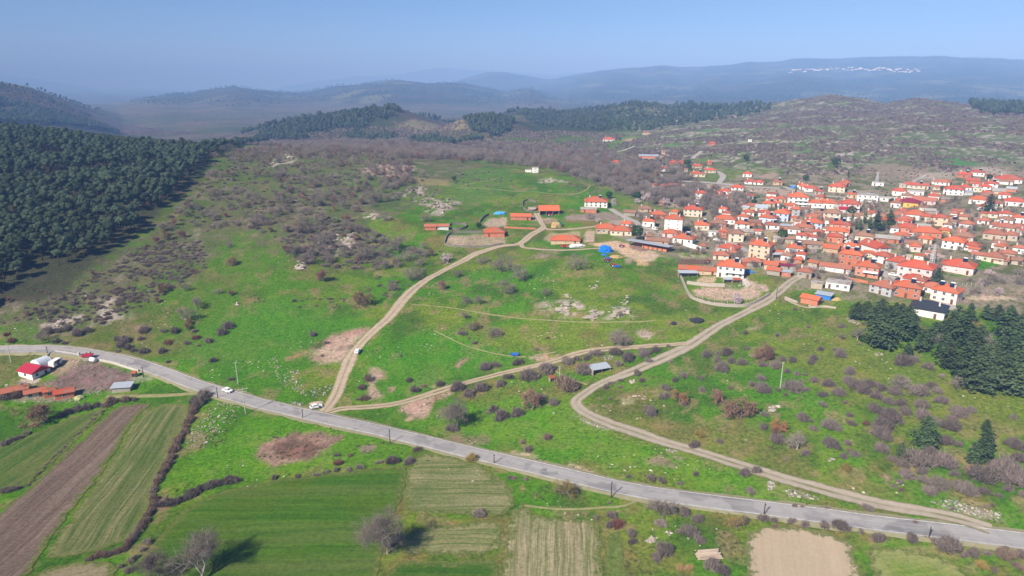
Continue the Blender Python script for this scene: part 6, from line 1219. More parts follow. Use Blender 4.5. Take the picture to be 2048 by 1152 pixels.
# grass tussocks and weeds in the meadows
T = []
for poly, n_ in [([(0,860),(400,800),(1024,930),(2048,1085),(2300,1150),(2300,560),(1700,600),(1550,600),(1250,520),(900,560),(760,620),(650,800),(400,770),(300,740),(0,640)], 5200), ([(320,1000),(400,900),(420,830),(640,850),(1000,930),(800,930),(520,960)], 700), ([(1210,1060),(1060,1000),(1100,960),(1500,1030),(1490,1100),(1500,1200),(1280,1200)], 700)]:
    q = clear(zone(poly, n_), .3, .5); q = q[fbm(q[:, 0] / 14, q[:, 1] / 14, 81) > .52]; T.append(q)
T = np.vstack(T); TUS = leafmat('tussock', (.11,.12,.035), (.17,.15,.07)); tus = [bpy.data.objects.new('tussock', shrub_mesh('tussock', 90 + k, TUS, 60, .6, .12, 2)) for k in range(3)]
scatter('tussocks', np.c_[T, Hm(T[:, 0], T[:, 1]) - .03], RNG.uniform(.25, .75, len(T)), tus, 'dry tussocks and weeds dotted over the meadows')

# ================================================================== SMALLER THINGS
BLUET = simple('blue_tarp', (.02,.20,.68), (.015,.13,.48), .6, .05, .55); BLACKT = simple('black_tarp', (.03,.03,.035), (.08,.08,.085), .8, .1, .5); GREENT = simple('green_tarp', (.03,.17,.11), (.02,.11,.08), .6)
HAY = simple('hay', (.50,.36,.17), (.38,.27,.13), 1.2); PLAST = simple('plastic_sheet', (.62,.68,.76), (.50,.57,.67), .35, .03, .45); STONEW = simple('dry_stone', (.42,.37,.31), (.27,.24,.20), 1.6); DSTONE = simple('dark_stone', (.21,.19,.165), (.13,.12,.10), 1.4)
ROCKM = simple('limestone', (.42,.37,.31), (.25,.22,.18), .9, .2); WHITEP = simple('white_paint', (.80,.80,.80), (.74,.74,.74), .5, .02, .35); TYREM = simple('tyre', (.02,.02,.02)); REDP = simple('red_paint', (.55,.03,.025), None, 1, .1, .4); BLUEP = simple('blue_paint', (.04,.16,.50), None, 1, .1, .4)
DARKP = simple('dark_car_paint', (.03,.04,.06), None, 1, .1, .3); LAMP = simple('lamp_glass', (.7,.7,.66), None, 1, 0, .2); TAIL = simple('tail_lamp', (.4,.02,.02), None, 1, 0, .2); RUSTM = simple('rusty_sheet', (.36,.10,.05), (.24,.09,.055), 1.2); LOGM = simple('cut_wood', (.52,.42,.33), (.36,.28,.22), 2); STRAWM = simple('straw', (.42,.28,.12), (.30,.20,.10), 2); PALEP = simple('pale_pole', (.50,.47,.42), None, 1); DARKPOLE = simple('creosote_pole', (.075,.065,.055), None, 1)
def lump(seed, n1=12, n2=7, jit=.18, flat=1., power=1.):
    """irregular closed mound or boulder of unit radius"""
    r = np.random.default_rng(seed); V = [(0, 0, flat)]; F = []; off = r.uniform(0, 9, 3)
    for i in range(1, n2):
        ph = math.pi * i / n2
        for k in range(n1):
            a = 6.283 * k / n1; d = np.array([math.sin(ph) * math.cos(a), math.sin(ph) * math.sin(a), math.cos(ph)])
            q = 1 + jit * (math.sin(d[0] * 3.1 + off[0]) + math.sin(d[1] * 3.7 + off[1]) + math.sin(d[2] * 4.3 + off[2])) * .5 + r.uniform(-jit, jit) * .6
            V.append((d[0] * q, d[1] * q, d[2] * q * flat))
    V.append((0, 0, -flat)); e = len(V) - 1
    for k in range(n1): F.append((0, 1 + k, 1 + (k + 1) % n1)); F.append((e, e - n1 + (k + 1) % n1, e - n1 + k))
    for i in range(n2 - 2):
        for k in range(n1): a = 1 + i * n1; F.append((a + k, a + n1 + k, a + n1 + (k + 1) % n1, a + (k + 1) % n1))
    return V, F
ROCKS = [mesh_np('rock', *lump(400 + k, 7, 5, .6, .62), ROCKM) for k in range(6)]
# ---- boulders on the hills
NR_ = 0
for reg, pts, n_, lo, hi, lab in [
    ('S7', [(1240,620),(1330,590),(1420,570),(1440,610),(1340,680),(1260,650)], 26, .7, 2.2, 'pale boulder in the central hill outcrop'), ('S7', [(1460,690),(1560,640),(1570,700),(1540,725),(1480,710)], 24, .7, 2.0, 'pale boulder in the lower hill outcrop'),
    ('S7', [(1640,660),(1760,640),(1830,620),(1820,680),(1740,710),(1650,690)], 24, .7, 1.9, 'pale boulder in the right hill outcrop'), ('S7', [(1770,560),(1830,520),(1820,590),(1780,620)], 10, .6, 1.4, 'pale boulder above the right outcrop'),
    ('S7', [(1300,520),(1390,500),(1380,550),(1310,540)], 8, .6, 1.2, 'small pale boulder near the hilltop'), ('S7', [(1520,430),(1600,410),(1570,480),(1510,480)], 9, .6, 1.2, 'pale boulder high on the grass hill'), ('S7', [(1180,600),(1230,600),(1210,625)], 4, .6, 1.2, 'boulder left of the central outcrop'),
    ('S6', [(720,680),(790,650),(860,700),(830,725),(740,710)], 9, 1.5, 3.6, 'grey crag rock beside the grassy track'), ('S6', [(1170,520),(1210,490),(1220,530),(1180,540)], 5, 1.2, 2.6, 'grey crag rock on the scrubby knoll'), ('S6', [(940,500),(1060,440),(1240,420),(1200,470),(1000,520)], 26, .9, 2.4, 'rock of the scrubby knoll'),
    ('S6', [(1780,170),(1870,140),(2030,220),(1930,280),(1830,240)], 30, .9, 2.6, 'rock of the pale outcrop left of the farm'), ('S6', [(1320,280),(1400,260),(1480,300),(1400,320)], 12, .8, 2.0, 'rock of the small outcrop on the slope'), ('S6', [(250,980),(320,980),(310,1010),(260,1005)], 4, .8, 1.6, 'rock on the lower left meadow'),
    ('S5', [(420,1140),(480,1110),(540,1130),(500,1152)], 8, .8, 1.8, 'rock at the lower left outcrop'), ('S5', [(660,960),(690,930),(710,960)], 3, 1, 2, 'rock among the left scrub'), ('S5', [(850,1040),(900,1030),(890,1060)], 4, .8, 1.6, 'rock in the dry left patch'),
    ('P1', [(370,40),(460,10),(560,20),(520,50),(420,70)], 16, .7, 1.6, 'pale rock above the road bend'), ('P5', [(920,500),(980,470),(980,500)], 5, .6, 1.2, 'white boulder beside the hairpin track'), ('P5', [(310,750),(345,730),(340,755)], 2, .6, 1., 'white boulder below the hairpin'),
    ('P5', [(930,610),(1060,600),(1110,630),(1040,640)], 8, .4, .9, 'white stone inside the hairpin bend'), ('P7', [(0,950),(60,930),(100,950),(60,990),(10,1000)], 10, .6, 1.4, 'pale boulder right of the brown oaks'), ('P8', [(490,235),(520,215),(525,240)], 3, .6, 1.1, 'white boulder on the right slope'), ('P8', [(1260,470),(1310,460),(1290,480)], 3, .6, 1.2, 'white boulder among the right shrubs'),
    ('P6', [(1060,880),(1130,840),(1150,860),(1090,895)], 8, .6, 1.3, 'white boulder of the heap beside the stubble field'), ('H2', [(100,800),(240,690),(330,700),(300,790),(150,820)], 22, 1.2, 3., 'rock of the far upper-left outcrop'), ('A', [(1230,230),(1320,180),(1480,220),(1360,240)], 18, .9, 2.2, 'rock on the slope below the white ruin')]:
    q = zone(pts, n_, reg)
    for (x, y) in q:
        s = random.uniform(lo, hi) * random.uniform(.4, .85); z = float(Hm(x, y)); o = link('rock', random.choice(ROCKS), None, (x, y, z + s * .1), random.uniform(0, 6.28), (s * random.uniform(.8, 1.3), s * random.uniform(.7, 1.1), s * random.uniform(.6, 1.)))
        u, v, _d = project(x, y, z); THINGS.append((o, lab, 'rock', float(u), float(v), 'pale rocks on the slopes')); NR_ += 1
PEB = [bpy.data.objects.new('stone', mesh_np('stone', *lump(430 + k, 6, 4, .3, .6), simple('bleached_stone', (.50,.455,.39), (.33,.30,.25), 2., .3))) for k in range(3)]
Q = [clear(zone([(0,690),(300,640),(700,600),(1000,520),(1250,520),(1560,600),(1700,610),(2100,720),(2150,1060),(1600,1000),(1024,915),(640,800)], 2600), 0, 1), zone([(320,540),(480,440),(700,400),(860,380),(760,520),(560,560)], 260), clear(zone([(400,990),(430,850),(640,860),(1024,950),(1500,1030),(1480,1180),(1230,1060),(820,930)], 260), 0, 1), zone([(0,660),(120,600),(300,580),(420,640),(200,680)], 260)]
Q = np.vstack(Q); m_ = fbm(Q[:, 0] / 16, Q[:, 1] / 16, 91) > .60; Q = Q[m_]; scatter('scattered_stones', np.c_[Q, Hm(Q[:, 0], Q[:, 1]) + .02], RNG.uniform(.08, .3, len(Q)) * RNG.uniform(.5, 1.5, len(Q)), PEB, 'small pale stones strewn over the grass')
Q = [zone([(1300,560),(1420,480),(1560,520),(1700,560),(1500,600)], 5)]
RUB = []
for reg, pts, n_ in [('P1', [(1620,760),(1740,640),(1860,660),(1940,720),(1880,800),(1760,930),(1640,980),(1540,960),(1530,880)], 300), ('P2', [(1540,0),(1680,30),(1640,130),(1500,120),(1500,70)], 90), ('P3', [(90,330),(170,280),(220,430),(340,400),(390,560),(640,500),(600,570),(480,630),(380,600),(200,520)], 300), ('P3', [(260,650),(380,660),(380,690),(280,670)], 50),
                     ('P8', [(0,400),(50,385),(60,455),(5,465)], 70), ('P8', [(110,470),(200,460),(420,530),(400,545),(180,515)], 130), ('P8', [(1290,560),(1500,540),(1600,590),(1880,650),(1840,720),(1680,680),(1480,630)], 260), ('P7', [(615,245),(660,235),(740,280),(720,295),(640,270)], 110), ('P7', [(850,520),(900,512),(930,540),(860,545)], 50),
                     ('P5', [(720,290),(800,275),(830,310),(740,330)], 70), ('P5', [(1000,95),(1060,80),(1130,110),(1100,150),(1010,130)], 110), ('P6', [(1230,140),(1320,135),(1330,160),(1240,165)], 40), ('P5', [(520,780),(700,850),(830,885),(660,850)], 120), ('S6', [(1620,910),(1760,820),(1770,830),(1640,930)], 80), ('A', [(1520,870),(1640,850),(1700,870),(1690,900),(1540,900)], 130), ('P1', [(570,270),(690,330),(600,400),(560,380)], 60), ('P1', [(100,590),(620,600),(640,660),(120,660)], 120), ('P1', [(640,560),(820,575),(800,600),(660,590)], 60), ('P6', [(1220,800),(1270,800),(1260,830)], 20), ('S8', [(1080,280),(1290,280),(1280,300),(1080,300)], 90)]:
    RUB.append(zone(pts, n_, reg))
RUB = np.vstack(RUB); RBM = [bpy.data.objects.new('debris', mesh_np('debris', *lump(440 + k, 6, 4, .35, .6), [simple('debris_white', (.42,.39,.35), (.25,.23,.20), 2, .4), simple('debris_grey', (.27,.25,.22), (.18,.165,.15), 2, .3), simple('debris_pink', (.36,.25,.20), (.35,.24,.2), 2, .2)][k % 3])) for k in range(5)]
scatter('rubble', np.c_[RUB, Hm(RUB[:, 0], RUB[:, 1]) + .03], RNG.uniform(.08, .42, len(RUB)) * RNG.uniform(.4, 1.2, len(RUB)), RBM, 'dumped rubble and litter in pale heaps')
# ---- mounds under tarpaulin
def mound(name, reg, X, Y, Wz, hgt, mat, label, cat, seed, asp=.75, rope=None):
    P = up(reg, X, Y); R = Wz / REG[reg][2] * mpp(P) / 2; V, F = lump(seed, 26, 13, .22, 1.); V = [(x * R, y * R * asp, max(z, -.05) * R * hgt) for x, y, z in V]
    o = link(name, mesh_np(name, V, F, mat, None, False), None, (P[0], P[1] + R * .5, float(Hm(P[0], P[1] + R * .5)) - .1), random.uniform(-.3, .3)); return tag(o, label, cat)
mound('tarp_heap', 'A', 1918, 945, 170, .62, BLUET, 'big hay heap under a bright blue tarpaulin', 'heap', 501)
mound('tarp_heap', 'A', 1885, 975, 60, .5, BLUET, 'small crumpled blue tarpaulin below the big blue heap', 'heap', 502)
mound('tarp_heap', 'A', 820, 562, 110, .55, simple('light_blue_tarp', (.10,.40,.75), (.03,.18,.55), .5), 'low heap under light blue sheets above the brick cowshed', 'heap', 503, .5)
mound('tarp_heap', 'P5', 1480, 25, 110, .55, BLACKT, 'heap under black sheeting beside the long track', 'heap', 504, .6); mound('tarp_heap', 'P5', 1297, 40, 50, .9, BLACKT, 'lone round black bale on the grass', 'bale', 505)
mound('hay_heap', 'A', 1400, 690, 120, .75, HAY, 'straw stack partly under a green tarpaulin', 'heap', 506, .8); mound('tarp_heap', 'A', 1432, 684, 62, 1.6, GREENT, 'green tarpaulin draped over the straw stack', 'tarpaulin', 507, .7)
mound('hay_heap', 'B', 330, 1000, 200, .25, HAY, 'spread of loose straw below the blue heap', 'heap', 508, .6); mound('sack_pile', 'A', 1610, 895, 150, .4, simple('white_sacks', (.78,.77,.80), (.5,.45,.6), 3), 'pile of white sacks in front of the long low shed', 'pile', 509, .5)
for nm_, X, Y, W_, mt_, lab in (('brush_pile', 1200, 755, 150, TWIGG, 'grey brush pile below the bare roadside trees'), ('straw_pile', 1350, 1100, 110, STRAWM, 'left heap of orange-brown straw at the bottom'), ('straw_pile', 1420, 1105, 110, STRAWM, 'right heap of orange-brown straw at the bottom')):
    P = up('P6', X, Y); R = W_ / 4 * mpp(P) / 2; tag(link(nm_, shrub_mesh(nm_, int(X), mt_, 900, .8, .06, 3), None, (P[0], P[1] + R * .4, float(Hm(P[0], P[1] + R * .4)) - .1), 0, (R, R * .8, R * .8)), lab, 'pile')
mound('scrap_heap', 'P5', 600, 395, 170, .3, RUSTM, 'rust red scrap heap beside the tin shed roof', 'heap', 512, .6)
mound('tarp_heap', 'C', 1150, 680, 120, .35, BLUET, 'blue sheet over goods right of the white solar house', 'heap', 513, .5); mound('soil_heap', 'P3', 480, 678, 100, .3, simple('pale_soil', (.46,.38,.29), (.36,.3,.23), 1), 'pale soil heap behind the parked white car', 'heap', 514, .6)
mound('hay_heap', 'E', 480, 775, 110, .5, HAY, 'straw heap right of the blue shed', 'heap', 515); mound('tarp_heap', 'P1', 620, 640, 80, .7, simple('khaki_tarp', (.45,.46,.22), None, 1), 'khaki sheet tent at the end of the cottage row', 'tarpaulin', 516)
# log pile: each log a part
P = up('P6', 1570, 995); lp = empty('log_pile', P, .15); tag(lp, 'stack of pale cut logs beside the tan field', 'log pile'); LOG = MB().tube((-2.6, 0, 0), (2.6, 0, 0), .2, .16, 7).mesh('log', [LOGM])
for k in range(22): q = link('log', LOG, lp, (random.uniform(-.5, .5), .38 * (k % 7) - 1.1 + random.uniform(-.05, .05), .2 + .34 * (k // 7)), random.uniform(-.09, .09))
# ---- walls and fences
def wall_line(name, reg, pts, h, t, mat, label, cat='wall', step=1.2, jit=.12):
    P, _ = resample(catmull([up(reg, *p)[:2] for p in pts], 6), step); d = np.gradient(P, axis=0); d /= np.hypot(d[:, 0], d[:, 1])[:, None]; nn = np.c_[-d[:, 1], d[:, 0]]; z = Hm(P[:, 0], P[:, 1]); m_ = len(P); V = []
    tt = h * (1 + RNG.uniform(-jit, jit, m_)); ww = t * (1 + RNG.uniform(-jit, jit, m_))
    for s, top in ((-1, 0), (-1, 1), (1, 1), (1, 0)):
        Q = P + nn * (s * ww / 2 * (1 if not top else .8))[:, None]; V.append(np.c_[Q, z + (tt if top else -.4)])
    F = [(k * m_ + i, k * m_ + i + 1, (k + 1) * m_ + i + 1, (k + 1) * m_ + i) for k in range(3) for i in range(m_ - 1)] + [(0, m_, 2 * m_, 3 * m_), (4 * m_ - 1, 3 * m_ - 1, 2 * m_ - 1, m_ - 1)]
    return tag(link(name, mesh_np(name, np.vstack(V), F, mat)), label, cat)
wall_line('stone_wall', 'C', [(240,690),(290,790),(350,930),(400,1000),(520,1050),(640,1080),(860,1108),(1090,1108),(1250,1050),(1400,965)], 1.3, .7, STONEW, 'long curved dry-stone wall round the bare plot')
wall_line('stone_wall', 'C', [(345,815),(480,835),(640,850),(830,855)], 1.6, .6, STONEW, 'straight stone wall in front of the tin lean-tos'); wall_line('plaster_wall', 'B', [(1195,835),(1300,870),(1420,912)], 2.4, .4, WM('white'), 'tall white compound wall slanting down in the village', jit=.02)
wall_line('concrete_wall', 'W', [(870,230),(985,148),(1100,150),(1300,178),(1455,208)], 1.1, .35, CONC, 'grey concrete wall between the farmyard and the road bend', jit=.03); wall_line('concrete_wall', 'P1', [(775,325),(900,350),(1020,388),(1110,418)], 1.0, .4, CONC, 'pale concrete wall along the road beside the brown yard', jit=.03)
wall_line('stone_wall', 'A', [(1050,470),(1060,430),(1120,415),(1190,440)], 1.2, .6, DSTONE, 'dark stone pen left of the big open barn'); wall_line('stone_wall', 'A', [(1060,500),(1100,525),(1180,520),(1200,490)], 1.2, .6, DSTONE, 'lower dark stone pen left of the big open barn')
wall_line('stone_wall', 'A', [(300,680),(330,660),(460,665),(470,695),(400,715),(310,710)], 1.2, .6, DSTONE, 'dark stone pen right of the long red shed'); wall_line('stone_wall', 'A', [(250,870),(330,885),(480,892),(640,893),(760,880),(850,862)], 1.0, .7, DSTONE, 'dark stone wall below the tan plot by the brick barn')
wall_line('brick_wall', 'A', [(860,698),(1000,705),(1190,712)], 1.2, .3, WM('brick'), 'low orange brick wall below the cowshed meadow', jit=.03); wall_line('stone_wall', 'A', [(610,640),(650,590),(700,560)], 1.2, .8, DSTONE, 'dark wall left of the round tan plot'); wall_line('stone_wall', 'A', [(250,850),(300,760),(460,745),(640,745)], 1.1, .8, DSTONE, 'dark wall above the tan plot by the brick barn')
wall_line('stone_wall', 'S8', [(1830,450),(1870,462),(1950,455),(2048,468)], .7, .6, STONEW, 'low pale stone wall below the bare brick shed'); wall_line('stone_wall', 'S8', [(1640,385),(1700,410),(1740,425)], .9, .8, STONEW, 'low stone wall leading to the bare brick shed'); wall_line('brick_wall', 'E', [(540,495),(680,520),(870,560)], 1.3, .3, WM('brick'), 'red-capped garden wall below the coral house', jit=.03)
wall_line('stone_wall', 'E', [(1160,190),(1300,205),(1440,215)], 1.2, .5, STONEW, 'stone wall along the bottom of the striped garden'); wall_line('plaster_wall', 'B', [(1330,720),(1420,745),(1525,790)], 1.4, .3, WM('beige'), 'beige yard wall beside the village street', jit=.04); wall_line('plaster_wall', 'D', [(1840,600),(1900,640),(2000,660)], 1.2, .3, WM('beige'), 'low beige wall behind the village cypresses', jit=.04)
POST = MB().box(-.07, .07, -.07, .07, -.3, 1.5).mesh('post', [PALEP])
def fence(reg, pts, n_, label):
    P, _ = resample(catmull([up(reg, *p)[:2] for p in pts], 6), .6); f = empty('wire_fence', (P[0, 0], P[0, 1], float(Hm(*P[0])))); tag(f, label, 'fence'); o0 = np.array(f.location); idx = np.linspace(0, len(P) - 1, n_).astype(int)
    for i in idx: link('post', POST, f, (P[i, 0] - o0[0], P[i, 1] - o0[1], float(Hm(*P[i])) - o0[2]))
    for hh in (.6, 1.1, 1.4):
        b = MB()
        for a, c in zip(idx[:-1], idx[1:]): b.tube((P[a, 0] - o0[0], P[a, 1] - o0[1], float(Hm(*P[a])) + hh - o0[2]), (P[c, 0] - o0[0], P[c, 1] - o0[1], float(Hm(*P[c])) + hh - o0[2]), .015, .015, 3, 0, False)
        b.build('wire', [PALEP], f)
fence('C', [(410,990),(480,1005),(640,1045),(800,1065),(940,1075),(1090,1060),(1180,1010),(1260,960)], 14, 'wire fence with pale posts inside the curved stone wall'); fence('G', [(1010,950),(1200,965),(1350,975),(1500,985)], 9, 'wire fence with white posts below the pale pink bungalow'); fence('W', [(980,130),(1150,140),(1300,160),(1450,195)], 8, 'wire fence on the concrete wall at the road bend'); fence('P1', [(790,320),(900,345),(1020,380),(1110,410)], 7, 'wire fence on the pale wall beside the brown yard')
# ---- poles
def pole(reg, X, Y, Hz, kind, label):
    P = up(reg, X, Y); H = Hz / REG[reg][2] * mpp(P) / .88; r = empty('utility_pole', P, .4); m = DARKPOLE if kind == 'd' else PALEP
    MB().tube((0, 0, -.5), (0, 0, H), .17, .10, 8).build('post', [m], r); b = MB()
    if kind == 'h': b.box(-1.6, 1.6, -.08, .08, H - .5, H - .35); b.box(-1.2, 1.2, -.08, .08, H - 1.4, H - 1.25)
    else: b.box(-.5, .5, -.05, .05, H - .45, H - .35)
    b.build('crossarm', [m], r)
    for sx in ((-1.4, 0, 1.4) if kind == 'h' else (-.42, .42)): MB().tube((sx, 0, H - .35), (sx, 0, H - .12), .06, .04, 6).build('insulator', [WHITEP], r)
    tag(r, label, 'pole', 'utility poles')
for a in [('P1', 383, 278, 62, 'd', 'dark utility pole at the road bend above the polytunnel'), ('P1', 733, 305, 50, 'd', 'dark utility pole by the farm gate'), ('P1', 1150, 462, 85, 'd', 'dark utility pole at the corner of the brown yard'), ('P1', 1743, 628, 85, 'd', 'dark utility pole just left of the white car on the road'), ('P3', 375, 785, 70, 'd', 'dark utility pole below the white car at the junction'),
          ('P3', 1073, 988, 108, 'd', 'dark utility pole right of the muddy pit'), ('P3', 1905, 1152, 78, 'd', 'dark utility pole above the thin pale field'), ('P6', 793, 527, 132, 'd', 'dark utility pole casting a long shadow on the road'), ('P6', 2015, 668, 100, 'd', 'dark utility pole left of the tan field'), ('P8', 1285, 857, 102, 'd', 'dark utility pole above the rounded green field'),
          ('P1', 90, 340, 145, 'l', 'pale pole at the left edge above the farmhouse'), ('P1', 1905, 512, 168, 'l', 'tall pale pole on the grass above the white car'), ('P1', 1965, 752, 200, 'h', 'tall pale pole with crossarms below the road'), ('P5', 380, 490, 120, 'l', 'pale pole beside the small brown hut'), ('P7', 97, 802, 200, 'l', 'tall pale pole on the shrubby right slope'), ('C', 1487, 1012, 130, 'd', 'dark pole where the long track enters the village'), ('B', 640, 740, 190, 'd', 'dark pole in front of the cream farmhouse')]: pole(*a)
def mast(reg, X, Y, Hz, wd, label):
    P = up(reg, X, Y); H = Hz / REG[reg][2] * mpp(P); r = empty('lattice_mast', P, .3); tag(r, label, 'mast', 'lattice masts'); S = simple('galvanised', (.52,.53,.54), None, 1)
    for sx, sy in ((-1, -1), (1, -1), (1, 1), (-1, 1)): MB().tube((sx * wd, sy * wd, -.5), (sx * wd * .3, sy * wd * .3, H), .13, .08, 5).build('leg', [S], r)
    b = MB(); n_ = 9
    for k in range(n_):
        z0, z1 = H * k / n_, H * (k + 1) / n_; a0, a1 = wd * (1 - .7 * k / n_), wd * (1 - .7 * (k + 1) / n_)
        for (p, q) in (((-1, -1), (1, -1)), ((1, -1), (1, 1)), ((1, 1), (-1, 1)), ((-1, 1), (-1, -1))): b.tube((p[0] * a0, p[1] * a0, z0), (q[0] * a1, q[1] * a1, z1), .07, .07, 4); b.tube((q[0] * a0, q[1] * a0, z0), (p[0] * a1, p[1] * a1, z1), .07, .07, 4)
    b.build('bracing', [S], r); MB().box(-2.4, 2.4, -.1, .1, H * .86, H * .88).box(-1.9, 1.9, -.1, .1, H * .96, H * .98).build('crossarm', [S], r)
mast('G', 862, 725, 290, .9, 'pale lattice mast standing in the striped gardens'); mast('H4', 870, 1092, 75, 1.0, 'distant pale lattice mast behind the white flat shed')
# ---- vehicles
def car_parts(paint, van=False):
    """about 4.3 m long, nose towards +x"""
    b = MB()
    prof = [(-2.1,.35),(2.08,.35),(2.15,.6),(2.05,.82),(1.1,.95),(-2.0,1.0),(-2.15,.7)] if not van else [(-2.3,.35),(2.2,.35),(2.25,.7),(1.9,1.1),(-2.3,1.1)]
    b.prism(prof, -.85, .85); body = b.mesh('body', [paint])
    top = 1.45 if not van else 1.95; c = MB(); pr = [(-1.75,.98),(1.0,.94),(.35,top),(-1.25,top)] if not van else [(-2.25,1.08),(1.85,1.08),(1.35,top),(-2.2,top)]
    c.prism(pr, -.74, .74); cab = c.mesh('cabin', [paint])
    g = MB()
    for y in (-.75, .745):
        g.add([(-1.5,y,1.03),(.75,y,1.0),(.25,y,top-.1),(-1.15,y,top-.1),(-1.5,y+.005,1.03),(.75,y+.005,1.0),(.25,y+.005,top-.1),(-1.15,y+.005,top-.1)], [(0,1,2,3),(7,6,5,4)])
    x0, x1 = (1.0, .35) if not van else (1.85, 1.35); xr0, xr1 = (-1.75, -1.25) if not van else (-2.25, -2.2)
    g.add([(x0+.01,-.62,1.0),(x0+.01,.62,1.0),(x1+.06,.55,top-.08),(x1+.06,-.55,top-.08)], [(0,1,2,3)]); g.add([(xr0-.01,-.62,1.04),(xr0-.01,.62,1.04),(xr1-.04,.55,top-.1),(xr1-.04,-.55,top-.1)], [(3,2,1,0)])
    return body, cab, g.mesh('window', [GLASS])
_w = MB().tube((0, -.1, 0), (0, .1, 0), .32, .32, 12); WHEEL = _w.mesh('wheel', [TYREM]); RIM = MB().tube((0, -.115, 0), (0, .115, 0), .19, .19, 10).mesh('rim', [TANK]); HEADL = MB().box(-.03, .03, -.16, .16, -.07, .07).mesh('headlight', [LAMP]); TAILL = MB().box(-.03, .03, -.13, .13, -.09, .09).mesh('tail_light', [TAIL])
CARS = {'white': car_parts(WHITEP), 'dark': car_parts(DARKP), 'red': car_parts(REDP), 'van': car_parts(WHITEP, True), 'blue': car_parts(BLUEP)}
def heading(reg, a, b): A, B_ = up(reg, *a), up(reg, *b); return math.atan2(B_[1] - A[1], B_[0] - A[0])
def car(reg, X, Y, kind, hd, label, lift=.26, doors=False):
    P = up(reg, X, Y); r = empty('car' if kind != 'van' else 'van', (P[0], P[1], P[2] + lift), hd); tag(r, label, 'car' if kind != 'van' else 'van'); B_, C_, G_ = CARS[kind]
    link('body', B_, r); link('cabin', C_, r); link('window', G_, r)
    for sx in (-1.35, 1.35):
        for sy in (-.8, .8): q = link('wheel', WHEEL, r, (sx, sy, .32)); link('rim', RIM, q)
    for sy in (-.58, .58): link('headlight', HEADL, r, (2.13, sy, .7)); link('tail_light', TAILL, r, (-2.13, sy, .78))
    if doors:
        for sy in (-1,): MB().box(-.95, -.02, -.03, .03, .4, 1.35).build('door', [WHITEP], r, (.85, sy * .87, 0), sy * -1.0)
    return r
car('P1', 1822, 578, 'white', heading('P1', (1790, 570), (1880, 598)), 'white car driving on the asphalt road')
car('P3', 482, 705, 'white', heading('P3', (440, 712), (530, 690)), 'white car parked with an open door at the road junction', .14, True)
car('P3', 815, 262, 'white', heading('P3', (800, 280), (830, 235)), 'white car climbing the pale dirt track', .2)
car('B', 825, 640, 'van', 1.9, 'white van parked left of the tall white block', .15); car('C', 728, 268, 'white', -.3, 'white car on the village street behind the peach house', .15); car('E', 1195, 462, 'white', -.7, 'white car below the grey-white row house', .15); car('E', 1282, 530, 'dark', -.8, 'dark car beside the low white annex', .15)
car('A', 1480, 893, 'red', .1, 'dark red car beside the white sack pile', .1); car('D', 1390, 812, 'white', .2, 'white car in the square by the cream front house', .15); car('D', 1480, 855, 'dark', -.4, 'dark car left of the large white hall', .15); car('G', 590, 345, 'van', .3, 'white van by the long brick house', .15)
for k, (x, y) in enumerate(((455, 400), (500, 412), (560, 395))): car('G', x, y, 'blue', .2 * k, ['leftmost blue vehicle below the village cypresses', 'middle blue vehicle below the village cypresses', 'rightmost blue vehicle below the village cypresses'][k], .1)
def tractor(reg, X, Y, hd, label, paint=REDP):
    P = up(reg, X, Y); r = empty('tractor', P, hd); tag(r, label, 'tractor'); MB().box(.1, 1.7, -.35, .35, .7, 1.25).box(-.9, .1, -.45, .45, .6, .95).build('body', [paint], r); MB().box(-.85, .05, -.6, .6, 1.95, 2.05).box(-.85, -.78, -.6, -.53, .9, 1.95).box(-.85, -.78, .53, .6, .9, 1.95).box(-.02, .05, -.6, -.53, .9, 1.95).box(-.02, .05, .53, .6, .9, 1.95).build('cab', [paint], r)
    for sx, sy, s in ((-.7, -.75, 2.1), (-.7, .75, 2.1), (1.25, -.6, 1.3), (1.25, .6, 1.3)): q = link('wheel', WHEEL, r, (sx, sy, .32 * s), 0, (s, s * 1.3, s)); link('rim', RIM, q)
tractor('C', 612, 545, .4, 'red tractor beside the dark brown plot'); tractor('C', 1012, 340, -.4, 'red tractor on the street behind the peach house'); tractor('B', 410, 862, .3, 'red tractor at the mouth of the long metal shed'); tractor('A', 1920, 1045, .6, 'red machine on the grass below the blue heap'); tractor('A', 1980, 1090, .2, 'second red machine lower on the grass'); tractor('A', 1328, 572, .1, 'red tractor in front of the big open barn')
def trailer(reg, X, Y, hd, paint, label):
    P = up(reg, X, Y); r = empty('trailer', P, hd); tag(r, label, 'trailer'); MB().box(-1.5, 1.5, -.9, .9, .7, .78).box(-1.5, 1.5, -.9, -.84, .78, 1.2).box(-1.5, 1.5, .84, .9, .78, 1.2).box(-1.5, -1.44, -.84, .84, .78, 1.2).box(1.44, 1.5, -.84, .84, .78, 1.2).build('bed', [paint], r); MB().box(1.5, 2.6, -.06, .06, .6, .7).build('drawbar', [DARKPOLE], r)
    for sx, sy in ((-.6, -.95), (-.6, .95), (.6, -.95), (.6, .95)): q = link('wheel', WHEEL, r, (sx, sy, .34)); link('rim', RIM, q)
trailer('P5', 20, 290, .1, BLUEP, 'blue farm trailer left of the rutted side track'); trailer('A', 1920, 1020, .1, BLUEP, 'blue farm trailer below the blue heap'); trailer('A', 2018, 1105, .4, BLUEP, 'small blue trailer lowest on the grass by the red machines')
